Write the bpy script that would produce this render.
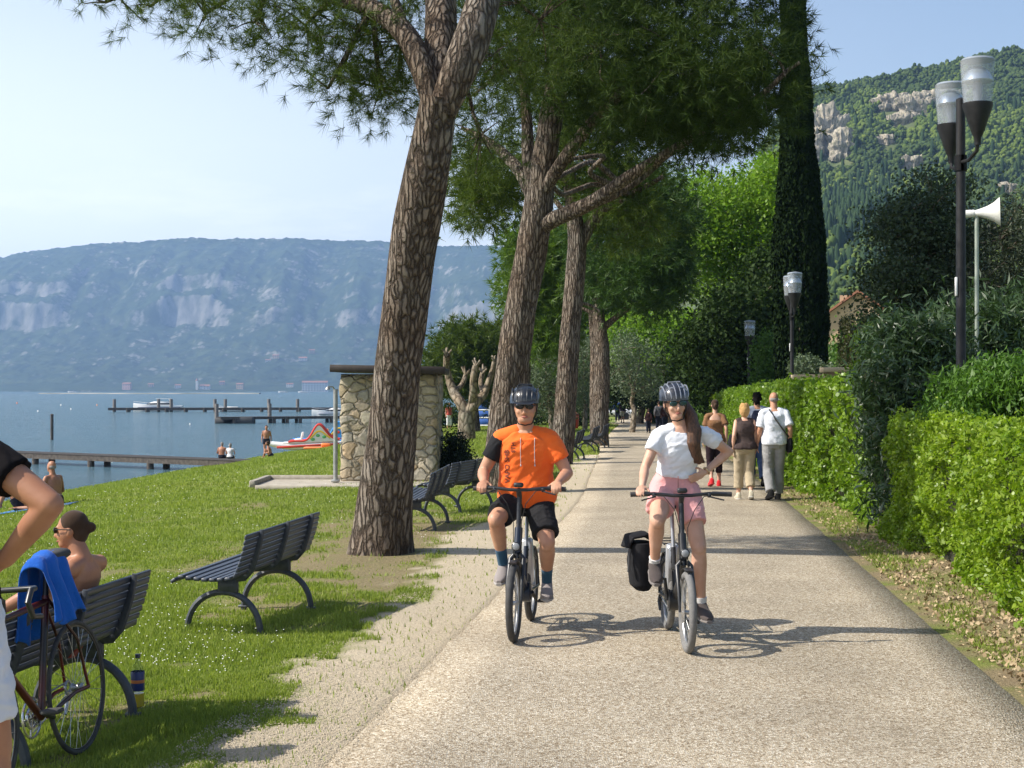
import bpy, math, random
import numpy as np
from mathutils import Vector, Matrix
from mathutils.bvhtree import BVHTree
R = math.radians
PI = math.pi
for o in list(bpy.data.objects):
    bpy.data.objects.remove(o)
scene = bpy.context.scene
COL = scene.collection

# ------------------------------------------------------------------ camera
FPX = 1450.0
cam_d = bpy.data.cameras.new('camera')
cam = bpy.data.objects.new('camera', cam_d)
COL.objects.link(cam)
cam.location = (0, 0, 1.8)
cam.rotation_euler = (R(90) + math.atan(6 / FPX), 0, 0)
cam_d.sensor_width = 36
cam_d.lens = 36 * FPX / 1024
cam_d.clip_start = 0.1
cam_d.clip_end = 30000
scene.camera = cam

# ------------------------------------------------------------------ light
SUN_EL, SUN_BACK = 42.0, 9.0
sdir = Vector((-math.cos(R(SUN_EL)) * math.cos(R(SUN_BACK)), -math.cos(R(SUN_EL)) * math.sin(R(SUN_BACK)), math.sin(R(SUN_EL))))
sun_d = bpy.data.lights.new('sun', 'SUN')
sun_d.energy = 4.8
sun_d.angle = R(0.5)
sun_d.color = (1.0, 0.94, 0.84)
sun = bpy.data.objects.new('sun', sun_d)
COL.objects.link(sun)
sun.rotation_euler = sdir.to_track_quat('Z', 'Y').to_euler()
world = bpy.data.worlds.new('World')
scene.world = world
world.use_nodes = True
wn = world.node_tree
wn.nodes.clear()
wo = wn.nodes.new('ShaderNodeOutputWorld')
bg = wn.nodes.new('ShaderNodeBackground')
sky = wn.nodes.new('ShaderNodeTexSky')
sky.sky_type = 'NISHITA'
sky.sun_disc = False
sky.sun_elevation = R(SUN_EL)
sky.sun_rotation = math.atan2(sdir.x, sdir.y)
sky.air_density = 1.0
sky.dust_density = 2.0
sky.ozone_density = 1.2
bg.inputs['Strength'].default_value = 0.12
# thin low cloud in the sky
tc = wn.nodes.new('ShaderNodeTexCoord')
mp = wn.nodes.new('ShaderNodeMapping')
mp.inputs['Scale'].default_value = (5, 5, 26)
nz = wn.nodes.new('ShaderNodeTexNoise')
nz.inputs['Scale'].default_value = 1.7
nz.inputs['Detail'].default_value = 7
nz.inputs['Roughness'].default_value = 0.6
cr = wn.nodes.new('ShaderNodeValToRGB')
cr.color_ramp.elements[0].position = 0.44
cr.color_ramp.elements[1].position = 0.72
sx = wn.nodes.new('ShaderNodeSeparateXYZ')
mr = wn.nodes.new('ShaderNodeMapRange')
mr.inputs['From Min'].default_value = 0.17
mr.inputs['From Max'].default_value = 0.06
mr.inputs['To Max'].default_value = 0.75
mm = wn.nodes.new('ShaderNodeMath')
mm.operation = 'MULTIPLY'
mx = wn.nodes.new('ShaderNodeMix')
mx.data_type = 'RGBA'
mx.inputs[7].default_value = (9.6, 9.5, 9.5, 1)
L = wn.links.new
L(tc.outputs['Generated'], mp.inputs[0]); L(mp.outputs[0], nz.inputs['Vector']); L(nz.outputs[0], cr.inputs[0])
L(tc.outputs['Generated'], sx.inputs[0]); L(sx.outputs['Z'], mr.inputs['Value'])
L(cr.outputs[0], mm.inputs[0]); L(mr.outputs[0], mm.inputs[1]); L(mm.outputs[0], mx.inputs[0])
# pale aureole low in the sky on the sun's side
g1 = wn.nodes.new('ShaderNodeMapRange'); g1.interpolation_type = 'SMOOTHSTEP'
g1.inputs['From Min'].default_value = .46; g1.inputs['From Max'].default_value = .0
g2 = wn.nodes.new('ShaderNodeMapRange'); g2.interpolation_type = 'SMOOTHSTEP'
g2.inputs['From Min'].default_value = .38; g2.inputs['From Max'].default_value = -.40; g2.inputs['To Min'].default_value = .12; g2.inputs['To Max'].default_value = .95
gm = wn.nodes.new('ShaderNodeMath'); gm.operation = 'MULTIPLY'
gx = wn.nodes.new('ShaderNodeMix'); gx.data_type = 'RGBA'; gx.inputs[7].default_value = (8.3, 8.7, 9.3, 1)
L(sx.outputs['Z'], g1.inputs['Value']); L(sx.outputs['X'], g2.inputs['Value']); L(g1.outputs[0], gm.inputs[0]); L(g2.outputs[0], gm.inputs[1])
L(gm.outputs[0], gx.inputs[0]); L(sky.outputs[0], gx.inputs[6])
L(gx.outputs[2], mx.inputs[6]); L(mx.outputs[2], bg.inputs['Color']); L(bg.outputs[0], wo.inputs[0])
scene.view_settings.view_transform = 'Standard'
scene.view_settings.look = 'None'
scene.view_settings.exposure = 0.60
scene.view_settings.gamma = 1
scene.cycles.max_bounces = 6
scene.cycles.transparent_max_bounces = 12
scene.cycles.volume_bounces = 0

# ------------------------------------------------------------------ helpers
def props(o, label=None, cat=None, group=None, kind=None):
    if label: o['label'] = label
    if cat: o['category'] = cat
    if group: o['group'] = group
    if kind: o['kind'] = kind
    return o

def empty(name, loc, rz=0, label=None, cat=None, group=None):
    o = bpy.data.objects.new(name, None)
    COL.objects.link(o)
    o.location = loc
    o.rotation_euler = (0, 0, rz)
    return props(o, label, cat, group)

def link_mesh(name, me, m, parent=None, loc=None):
    o = bpy.data.objects.new(name, me)
    COL.objects.link(o)
    if m is not None and len(me.materials) == 0:
        me.materials.append(m)
    if parent is not None: o.parent = parent
    if loc is not None: o.location = loc
    return o

def npmesh(name, V, F, m, parent=None, smooth=False, loc=None):
    """V (n,3); F (k,c) array of equal-size faces."""
    V = np.asarray(V, dtype=np.float32); F = np.asarray(F, dtype=np.int32)
    me = bpy.data.meshes.new(name)
    me.vertices.add(len(V)); me.vertices.foreach_set('co', V.ravel())
    k, c = F.shape
    me.loops.add(k * c); me.loops.foreach_set('vertex_index', F.ravel())
    me.polygons.add(k)
    me.polygons.foreach_set('loop_start', np.arange(0, k * c, c, dtype=np.int32))
    if smooth: me.polygons.foreach_set('use_smooth', np.ones(k, dtype=bool))
    me.update(calc_edges=True)
    return link_mesh(name, me, m, parent, loc)

def copy_tree(o, parent=None):
    c = o.copy(); COL.objects.link(c)
    if parent is not None:
        c.parent = parent
    for ch in list(o.children):
        copy_tree(ch, c)
    return c

class MB:
    """collects shapes into one mesh"""
    def __init__(s): s.V = []; s.F = []
    def add(s, vs, fs):
        b = len(s.V); s.V += [tuple(v) for v in vs]
        s.F += [tuple(i + b for i in f) for f in fs]
        return s
    def box(s, c, sz, rot=None, bev=0.0):
        x, y, z = sz[0] / 2, sz[1] / 2, sz[2] / 2
        if bev <= 0:
            vs = [(-x, -y, -z), (x, -y, -z), (x, y, -z), (-x, y, -z), (-x, -y, z), (x, -y, z), (x, y, z), (-x, y, z)]
            fs = [(0, 3, 2, 1), (4, 5, 6, 7), (0, 1, 5, 4), (1, 2, 6, 5), (2, 3, 7, 6), (3, 0, 4, 7)]
        else:
            b = bev
            def ring(zz, i):
                X, Y = x - i, y - i
                return [(-X + b, -Y, zz), (X - b, -Y, zz), (X, -Y + b, zz), (X, Y - b, zz), (X - b, Y, zz), (-X + b, Y, zz), (-X, Y - b, zz), (-X, -Y + b, zz)]
            vs = ring(-z, b * .7) + ring(-z + b, 0) + ring(z - b, 0) + ring(z, b * .7)
            fs = [tuple(range(7, -1, -1)), tuple(range(24, 32))]
            for k in range(3):
                for i in range(8):
                    fs.append((k * 8 + i, k * 8 + (i + 1) % 8, k * 8 + 8 + (i + 1) % 8, k * 8 + 8 + i))
        c = Vector(c)
        if rot is not None:
            q = rot if isinstance(rot, Matrix) else Matrix.Rotation(rot, 3, 'Z')
            vs = [c + q @ Vector(v) for v in vs]
        else:
            vs = [c + Vector(v) for v in vs]
        return s.add(vs, fs)
    def tube(s, pts, rads, n=10, cap=True, flat=None, ref=None):
        """tube along a polyline; rads number or list; flat=(a,b) squash along frame axes; ref: first frame axis hint"""
        pts = [Vector(p) for p in pts]
        if not hasattr(rads, '__len__'): rads = [rads] * len(pts)
        fa, fb = flat or (1, 1)
        u = None; vs = []
        for i, p in enumerate(pts):
            if i == 0: t = pts[1] - pts[0]
            elif i == len(pts) - 1: t = pts[-1] - pts[-2]
            else: t = (pts[i + 1] - pts[i]).normalized() + (pts[i] - pts[i - 1]).normalized()
            if t.length < 1e-9: t = Vector((0, 0, 1))
            t.normalize()
            if u is None:
                r = Vector(ref) if ref is not None else (Vector((0, 0, 1)) if abs(t.z) < .9 else Vector((1, 0, 0)))
                u = (r - t * r.dot(t)).normalized()
            else:
                u = (u - t * u.dot(t)); 
                if u.length < 1e-6: u = t.orthogonal()
                u.normalize()
            w = t.cross(u)
            for k in range(n):
                a = 2 * PI * k / n
                vs.append(p + u * (math.cos(a) * rads[i] * fa) + w * (math.sin(a) * rads[i] * fb))
        fs = []
        for i in range(len(pts) - 1):
            for k in range(n):
                fs.append((i * n + k, i * n + (k + 1) % n, (i + 1) * n + (k + 1) % n, (i + 1) * n + k))
        if cap:
            fs.append(tuple(range(n - 1, -1, -1))); fs.append(tuple(range((len(pts) - 1) * n, len(pts) * n)))
        return s.add(vs, fs)
    def ring(s, c, axis, Rr, r, n=40, m=8, a0=0, a1=2 * PI, flat=None):
        axis = Vector(axis).normalized(); u = axis.orthogonal().normalized(); w = axis.cross(u)
        if abs(a1 - a0 - 2 * PI) < 1e-6:
            vs = []; fs = []
            fa, fb = flat or (1, 1)
            for i in range(n):
                a = 2 * PI * i / n; d = u * math.cos(a) + w * math.sin(a)
                for k in range(m):
                    b = 2 * PI * k / m
                    vs.append(Vector(c) + d * (Rr + r * fa * math.cos(b)) + axis * (r * fb * math.sin(b)))
            for i in range(n):
                for k in range(m):
                    fs.append((i * m + k, i * m + (k + 1) % m, ((i + 1) % n) * m + (k + 1) % m, ((i + 1) % n) * m + k))
            return s.add(vs, fs)
    def lathe(s, c, prof, n=20, axis=(0, 0, 1), cap=True, closed=False):
        axis = Vector(axis).normalized()
        u = Vector((1, 0, 0)) if abs(axis.z) > .9 else axis.orthogonal().normalized()
        w = axis.cross(u); vs = []
        for (r, h) in prof:
            for k in range(n):
                a = 2 * PI * k / n
                vs.append(Vector(c) + axis * h + (u * math.cos(a) + w * math.sin(a)) * r)
        fs = []; q = len(prof)
        for i in range(q - 1 + (1 if closed else 0)):
            j = (i + 1) % q
            for k in range(n):
                fs.append((i * n + k, i * n + (k + 1) % n, j * n + (k + 1) % n, j * n + k))
        if cap and not closed:
            fs.append(tuple(range(n - 1, -1, -1))); fs.append(tuple(range((q - 1) * n, q * n)))
        return s.add(vs, fs)
    def ell(s, c, r, n=16, m=10, rot=None):
        vs = []; q = rot
        for i in range(m + 1):
            ph = PI * (i + .02 * (i == 0) - .02 * (i == m)) / m
            for k in range(n):
                a = 2 * PI * k / n
                v = Vector((r[0] * math.sin(ph) * math.cos(a), r[1] * math.sin(ph) * math.sin(a), r[2] * math.cos(ph)))
                vs.append(Vector(c) + (q @ v if q is not None else v))
        fs = []
        for i in range(m):
            for k in range(n):
                fs.append((i * n + (k + 1) % n, i * n + k, (i + 1) * n + k, (i + 1) * n + (k + 1) % n))
        fs.append(tuple(range(n))); fs.append(tuple(range((m + 1) * n - 1, m * n - 1, -1)))
        return s.add(vs, fs)
    def caps(s, p0, p1, r0, r1, n=14):
        """tapered capsule"""
        p0 = Vector(p0); p1 = Vector(p1); d = (p1 - p0)
        Ln = d.length
        if Ln < 1e-6: return s
        t = d / Ln
        ps = []; rs = []
        for k in range(4):
            a = (k + .15) / 4 * PI / 2
            ps.append(p0 - t * (r0 * math.cos(a))); rs.append(r0 * math.sin(a))
        ps.append(p0); rs.append(r0); ps.append(p1); rs.append(r1)
        for k in range(3, -1, -1):
            a = (k + .15) / 4 * PI / 2
            ps.append(p1 + t * (r1 * math.cos(a))); rs.append(r1 * math.sin(a))
        return s.tube(ps, rs, n)
    def loft(s, secs, n=20):
        """secs: (center, axis_x scaled, axis_y scaled)"""
        vs = []
        for c, ax, ay in secs:
            c = Vector(c); ax = Vector(ax); ay = Vector(ay)
            for k in range(n):
                a = 2 * PI * k / n
                ca, sa = math.cos(a), math.sin(a)
                e = .82
                vs.append(c + ax * (math.copysign(abs(ca) ** e, ca)) + ay * (math.copysign(abs(sa) ** e, sa)))
        fs = []
        for i in range(len(secs) - 1):
            for k in range(n):
                fs.append((i * n + k, i * n + (k + 1) % n, (i + 1) * n + (k + 1) % n, (i + 1) * n + k))
        fs.append(tuple(range(n - 1, -1, -1))); fs.append(tuple(range((len(secs) - 1) * n, len(secs) * n)))
        return s.add(vs, fs)
    def mesh(s, name, smooth=True):
        me = bpy.data.meshes.new(name); me.from_pydata(s.V, [], s.F); me.update()
        if smooth:
            me.polygons.foreach_set('use_smooth', np.ones(len(me.polygons), dtype=bool))
            try: me.set_sharp_from_angle(angle=R(38))
            except Exception: pass
        return me
    def build(s, name, m, parent=None, smooth=True, loc=None):
        return link_mesh(name, s.mesh(name, smooth), m, parent, loc)
    def blend(s, name, m, parent=None, voxel=.01, iters=4, fac=.5, wr=0.0):
        """union + voxel remesh + smoothing: one continuous surface"""
        me = s.mesh(name + '_src', False)
        ob = bpy.data.objects.new(name, me); COL.objects.link(ob)
        r = ob.modifiers.new('r', 'REMESH'); r.mode = 'VOXEL'; r.voxel_size = voxel; r.use_smooth_shade = True
        if iters:
            q = ob.modifiers.new('s', 'SMOOTH'); q.iterations = iters; q.factor = fac
        dg = bpy.context.evaluated_depsgraph_get()
        nm = bpy.data.meshes.new_from_object(ob.evaluated_get(dg), depsgraph=dg)
        bpy.data.objects.remove(ob); bpy.data.meshes.remove(me)
        nm.name = name
        if wr:
            n_ = len(nm.vertices); co = np.empty(n_ * 3, np.float32); no = np.empty(n_ * 3, np.float32)
            nm.vertices.foreach_get('co', co); nm.vertices.foreach_get('normal', no); co = co.reshape(-1, 3); no = no.reshape(-1, 3)
            a = co[:, 0] * 9 + co[:, 2] * 7; b_ = co[:, 1] * 9 - co[:, 2] * 5
            r1 = 1 - np.abs(fbm(a, b_, co[:, 2] * 9, 2)) * 3.2; r2 = 1 - np.abs(fbm(a * 2.1 + 3, b_ * 2.3, co[:, 2] * 12 + co[:, 0] * 9, 2)) * 3.0
            co = co + no * (wr * (np.clip(r1, 0, 1) + .5 * np.clip(r2, 0, 1) - .45))[:, None]
            nm.vertices.foreach_set('co', co.astype(np.float32).ravel()); nm.update()
        nm.polygons.foreach_set('use_smooth', np.ones(len(nm.polygons), dtype=bool))
        nm.materials.clear()
        return link_mesh(name, nm, m, parent)

# ---- numpy value noise
_rng = np.random.default_rng(5)
_P = _rng.random((64, 64, 64)).astype(np.float32)
def vnoise(x, y, z=0.0):
    x = np.asarray(x, dtype=np.float64); y = np.asarray(y, dtype=np.float64); z = np.zeros_like(x) + z
    xi = np.floor(x).astype(int); yi = np.floor(y).astype(int); zi = np.floor(z).astype(int)
    fx = x - xi; fy = y - yi; fz = z - zi
    fx = fx * fx * (3 - 2 * fx); fy = fy * fy * (3 - 2 * fy); fz = fz * fz * (3 - 2 * fz)
    def g(a, b, c): return _P[(xi + a) & 63, (yi + b) & 63, (zi + c) & 63]
    c00 = g(0, 0, 0) * (1 - fx) + g(1, 0, 0) * fx; c10 = g(0, 1, 0) * (1 - fx) + g(1, 1, 0) * fx
    c01 = g(0, 0, 1) * (1 - fx) + g(1, 0, 1) * fx; c11 = g(0, 1, 1) * (1 - fx) + g(1, 1, 1) * fx
    return (c00 * (1 - fy) + c10 * fy) * (1 - fz) + (c01 * (1 - fy) + c11 * fy) * fz
def fbm(x, y, z=0.0, o=4):
    t = 0; a = 1; s = 0
    for i in range(o):
        t = t + a * (vnoise(np.asarray(x) * 2 ** i + 17 * i, np.asarray(y) * 2 ** i + 5 * i, np.asarray(z) * 2 ** i) - .5); s += a; a *= .5
    return t / s * 2

# ------------------------------------------------------------------ materials
MATS = {}
def mat(name, col, rough=.6, metal=0.0, spec=.5, var=None, vscale=8.0, bump=0.0, bscale=40.0, coords='Object', translucent=0.0,
        island=0.0, alpha=None, transmission=0.0, emit=None, sheen=0.0, coat=0.0, stretch=(1, 1, 1), detail=4, col3=None):
    """var: second colour mixed by noise; island: random hue/value per island toward var"""
    if name in MATS: return MATS[name]
    m = bpy.data.materials.new(name); m.use_nodes = True; MATS[name] = m
    nt = m.node_tree; N = nt.nodes; K = nt.links.new
    b = N['Principled BSDF']; out = N['Material Output']
    b.inputs['Base Color'].default_value = (*col, 1); b.inputs['Roughness'].default_value = rough
    b.inputs['Metallic'].default_value = metal; b.inputs['Specular IOR Level'].default_value = spec
    b.inputs['Sheen Weight'].default_value = sheen; b.inputs['Coat Weight'].default_value = coat
    b.inputs['Transmission Weight'].default_value = transmission
    cout = None
    tcn = N.new('ShaderNodeTexCoord'); mpn = N.new('ShaderNodeMapping'); mpn.inputs['Scale'].default_value = stretch
    K(tcn.outputs[coords], mpn.inputs[0])
    if var is not None:
        mxn = N.new('ShaderNodeMix'); mxn.data_type = 'RGBA'
        mxn.inputs[6].default_value = (*col, 1); mxn.inputs[7].default_value = (*var, 1)
        nzn = N.new('ShaderNodeTexNoise'); nzn.inputs['Scale'].default_value = vscale; nzn.inputs['Detail'].default_value = detail
        K(mpn.outputs[0], nzn.inputs['Vector'])
        rp = N.new('ShaderNodeMapRange'); rp.inputs['From Min'].default_value = .35; rp.inputs['From Max'].default_value = .65
        if island > 0:
            ge = N.new('ShaderNodeNewGeometry'); mi = N.new('ShaderNodeMix')
            mi.inputs[0].default_value = island
            K(nzn.outputs[0], rp.inputs[0]); K(rp.outputs[0], mi.inputs[2]); K(ge.outputs['Random Per Island'], mi.inputs[3])
            K(mi.outputs[0], mxn.inputs[0])
        else:
            K(nzn.outputs[0], rp.inputs[0]); K(rp.outputs[0], mxn.inputs[0])
        cout = mxn.outputs[2]
        if col3 is not None:
            m3 = N.new('ShaderNodeMix'); m3.data_type = 'RGBA'; m3.inputs[7].default_value = (*col3, 1)
            n3 = N.new('ShaderNodeTexNoise'); n3.inputs['Scale'].default_value = vscale * 3.7; n3.inputs['Detail'].default_value = 3
            K(mpn.outputs[0], n3.inputs['Vector'])
            r3 = N.new('ShaderNodeMapRange'); r3.inputs['From Min'].default_value = .52; r3.inputs['From Max'].default_value = .7
            K(n3.outputs[0], r3.inputs[0]); K(r3.outputs[0], m3.inputs[0]); K(cout, m3.inputs[6]); cout = m3.outputs[2]
        K(cout, b.inputs['Base Color'])
    if bump > 0:
        nb = N.new('ShaderNodeTexNoise'); nb.inputs['Scale'].default_value = bscale; nb.inputs['Detail'].default_value = 5
        K(mpn.outputs[0], nb.inputs['Vector'])
        bm_ = N.new('ShaderNodeBump'); bm_.inputs['Strength'].default_value = 1; bm_.inputs['Distance'].default_value = bump
        K(nb.outputs[0], bm_.inputs['Height']); K(bm_.outputs[0], b.inputs['Normal'])
    if translucent > 0:
        tr = N.new('ShaderNodeBsdfTranslucent'); ms = N.new('ShaderNodeMixShader'); ms.inputs[0].default_value = translucent
        if cout is not None:
            g = N.new('ShaderNodeMix'); g.data_type = 'RGBA'; g.blend_type = 'MULTIPLY'; g.inputs[0].default_value = 1
            g.inputs[7].default_value = (1.25, 1.35, .55, 1); K(cout, g.inputs[6]); K(g.outputs[2], tr.inputs[0])
        else: tr.inputs[0].default_value = (*col, 1)
        K(b.outputs[0], ms.inputs[1]); K(tr.outputs[0], ms.inputs[2]); K(ms.outputs[0], out.inputs[0])
    if emit:
        b.inputs['Emission Color'].default_value = (*emit[0], 1); b.inputs['Emission Strength'].default_value = emit[1]
    return m

def node_mat(name):
    m = bpy.data.materials.new(name); m.use_nodes = True; MATS[name] = m
    nt = m.node_tree
    return m, nt.nodes, nt.links.new, nt.nodes['Principled BSDF']

# ------------------------------------------------------------------ layout functions
Yk = [-30, 0, 6.9, 12.3, 24.4, 40, 53.6, 76, 107, 130, 400]
XLk = [-5.2, -1.75, -.89, -.18, 1.19, 2.4, 3.25, 5.2, 8.0, 10.2, 34]
XRk = [-.8, 2.2, 2.89, 3.42, 4.63, 5.95, 7.0, 8.9, 11.5, 13.4, 38]
def XL(y): return np.interp(y, Yk, XLk)
def XR(y): return np.interp(y, Yk, XRk)
_yy = np.linspace(-30, 400, 4301)
def _sm(a, k=41):
    p = np.pad(a, k // 2, mode='edge'); return np.convolve(p, np.ones(k) / k, 'valid')
_XL = _sm(XL(_yy)); _XR = _sm(XR(_yy))
_Z0 = _sm(np.interp(_yy, [-30, 36, 72, 110, 200, 400], [0, 0, -.36, -.65, -.9, -1]), 101)
def XL(y): return np.interp(y, _yy, _XL)
def XR(y): return np.interp(y, _yy, _XR)
def Z0(y): return np.interp(y, _yy, _Z0)
_dd = np.linspace(0, 60, 1201)
_dz = _sm(np.interp(_dd, [0, 6, 9.9, 13, 16.5, 20, 23.3, 23.6, 26, 60], [0, -.1, -.34, -.85, -1.5, -2.1, -2.5, -2.75, -3.4, -6]), 31)
WATER_Z = -2.6
def ground(x, y):
    x = np.asarray(x, dtype=float); y = np.asarray(y, dtype=float)
    d = XL(y) - x
    zz = np.interp(np.clip(d, 0, 60), _dd, _dz) - _dz[0]
    z0 = Z0(y)
    w = np.clip(d / 16, 0, 1)
    z = z0 * (1 - w) + zz - .02
    e = np.clip(x - XR(y), 0, 400)
    return z + np.where(e > 0, np.minimum(.05 + e * .01, .02 + e * .03), 0)
def gz(x, y): return float(ground(x, y))
def px(p, Y): return (p - 512) / FPX * Y
def pz(q, Y): return 1.8 + (390 - q) / FPX * Y
# ------------------------------------------------------------------ ground sheet
def build_ground():
    dl = np.concatenate([np.array([60, 45, 36, 30, 27]), np.arange(25.5, 12, -.5), np.arange(12, 5, -.25), np.arange(5, 0, -.07)])
    er = np.concatenate([np.arange(.02, 1.6, .06), np.arange(1.7, 5, .3), np.array([6, 9, 14, 22, 35, 60, 100, 180, 320, 600, 1200, 3000])])
    ys = [-6.0]
    while ys[-1] < 3000:
        y = ys[-1]
        ys.append(y + max(.09, .012 * max(y, 0)))
    ys = np.array(ys)
    off = np.concatenate([-dl, np.array([0, .5]), 1 + er])  # negative: left of path; 0..1 across path; >1 right
    Yg, O = np.meshgrid(ys, off, indexing='ij')
    xl = XL(Yg); xr = XR(Yg)
    X = np.where(O <= 0, xl + O, np.where(O >= 1, xr + (O - 1), xl + (xr - xl) * O))
    # at far distance the right part spreads out
    Z = ground(X, Yg)
    rough = fbm(X * 1.1, Yg * 1.1, 0, 4) * .035 * np.clip((np.abs(O - .5) - .6) * 1.2, 0, 1)
    Z = Z + rough
    Z = np.where((O > -.02) & (O < 1.01), Z - .03, Z)
    n, m = X.shape
    V = np.stack([X, Yg, Z], -1).reshape(-1, 3)
    i = np.arange(n - 1)[:, None] * m + np.arange(m - 1)[None, :]
    F = np.stack([i, i + 1, i + m + 1, i + m], -1).reshape(-1, 4)
    # bare soil where feet and benches wear the turf
    d = -O
    nlow = fbm(X * .9, Yg * .5, 3.3, 5); nf = fbm(X * 4, Yg * 4, 9.1, 4)
    edge = .62 + .30 * nlow * 1.6 + .2 * np.exp(-((Yg - 9) / 4) ** 2) + .75 * np.exp(-((Yg - 17.3) / 3.2) ** 2)
    sand = np.clip((edge - d) * 5 + nf * 2.2, 0, 1) * (O < .2)
    bald = np.clip(1.5 - np.hypot((X + 1.5) / 1.6, (Yg - 16.6) / 4.2) * 1.25 + nf * .9 + nlow * 1.2, 0, 1) * .85
    bald = np.maximum(bald, np.clip(1.0 - np.hypot((X + 2.1) / .75, (Yg - 12.3) / 1.3) + nf * .9, 0, 1) * .9)
    bald = np.maximum(bald, np.clip(1.0 - np.hypot((X + 1.2) / 1.4, (Yg - 20.5) / 2.6) + nf * .9, 0, 1) * .8)
    bald = np.maximum(bald, np.clip(.75 - np.hypot((X + 2.2) / .8, (Yg - 8.2) / 1.5) + nf * 1.2, 0, 1) * .8)
    patch = np.clip((nlow - .28) * 6 + nf * .8, 0, 1) * .55 * (d > 0) * (d < 14)
    e = O - 1
    right = np.clip((1.3 - e) * 2, 0, 1) * np.clip(.62 + nf * 1.3 + nlow * .6, .1, 1) * (O > .9)
    dirt = np.maximum.reduce([bald * (O < .2), patch, right])
    o = npmesh('lawn', V, F, None, smooth=True)
    for nm, a in (('sand', sand), ('dirt', dirt)):
        at = o.data.attributes.new(nm, 'FLOAT', 'POINT'); at.data.foreach_set('value', np.asarray(a, dtype=np.float32).ravel())
    props(o, kind='structure')
    m, N, K, b = node_mat('ground')
    def nz_(sc, det=6, ro=.6, vec=None, st=None):
        t = N.new('ShaderNodeTexNoise'); t.inputs['Scale'].default_value = sc; t.inputs['Detail'].default_value = det; t.inputs['Roughness'].default_value = ro
        K(tcn.outputs['Object'], t.inputs['Vector']); return t.outputs[0]
    tcn = N.new('ShaderNodeTexCoord')
    def mixc(f, a, c):
        x = N.new('ShaderNodeMix'); x.data_type = 'RGBA'
        for i, v in ((6, a), (7, c)):
            if isinstance(v, tuple): x.inputs[i].default_value = (*v, 1)
            else: K(v, x.inputs[i])
        if isinstance(f, float): x.inputs[0].default_value = f
        else: K(f, x.inputs[0])
        return x.outputs[2]
    def rng(v, a, c):
        r = N.new('ShaderNodeMapRange'); r.inputs['From Min'].default_value = a; r.inputs['From Max'].default_value = c; K(v, r.inputs[0]); return r.outputs[0]
    g1 = mixc(rng(nz_(1.3), .4, .62), (.155, .205, .036), (.24, .275, .062))
    g2 = mixc(rng(nz_(22, 5, .7), .45, .65), g1, (.085, .135, .020))
    g3 = mixc(rng(nz_(.35, 4), .5, .68), g2, (.20, .22, .055))
    so = mixc(rng(nz_(40, 6, .7), .4, .65), (.30, .235, .145), (.17, .125, .07))
    sa = mixc(rng(nz_(60, 6, .75), .38, .62), (.58, .50, .37), (.46, .385, .27))
    a1 = N.new('ShaderNodeAttribute'); a1.attribute_name = 'dirt'
    a2 = N.new('ShaderNodeAttribute'); a2.attribute_name = 'sand'
    c = mixc(a1.outputs['Fac'], g3, so); c = mixc(a2.outputs['Fac'], c, sa)
    K(c, b.inputs['Base Color']); b.inputs['Roughness'].default_value = .95; b.inputs['Specular IOR Level'].default_value = .15
    bp = N.new('ShaderNodeBump'); bp.inputs['Distance'].default_value = .03; K(nz_(35, 6, .7), bp.inputs['Height']); K(bp.outputs[0], b.inputs['Normal'])
    o.data.materials.append(m)
    return o
lawn = build_ground()

def dirt_at():
    """nearest lookups of soil for planting grass"""
    me = lawn.data; n = len(me.vertices)
    co = np.empty(n * 3, dtype=np.float32); me.vertices.foreach_get('co', co); co = co.reshape(-1, 3)
    a = np.empty(n, dtype=np.float32); me.attributes['dirt'].data.foreach_get('value', a)
    s = np.empty(n, dtype=np.float32); me.attributes['sand'].data.foreach_get('value', s)
    return co, np.maximum(a, s)

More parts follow.
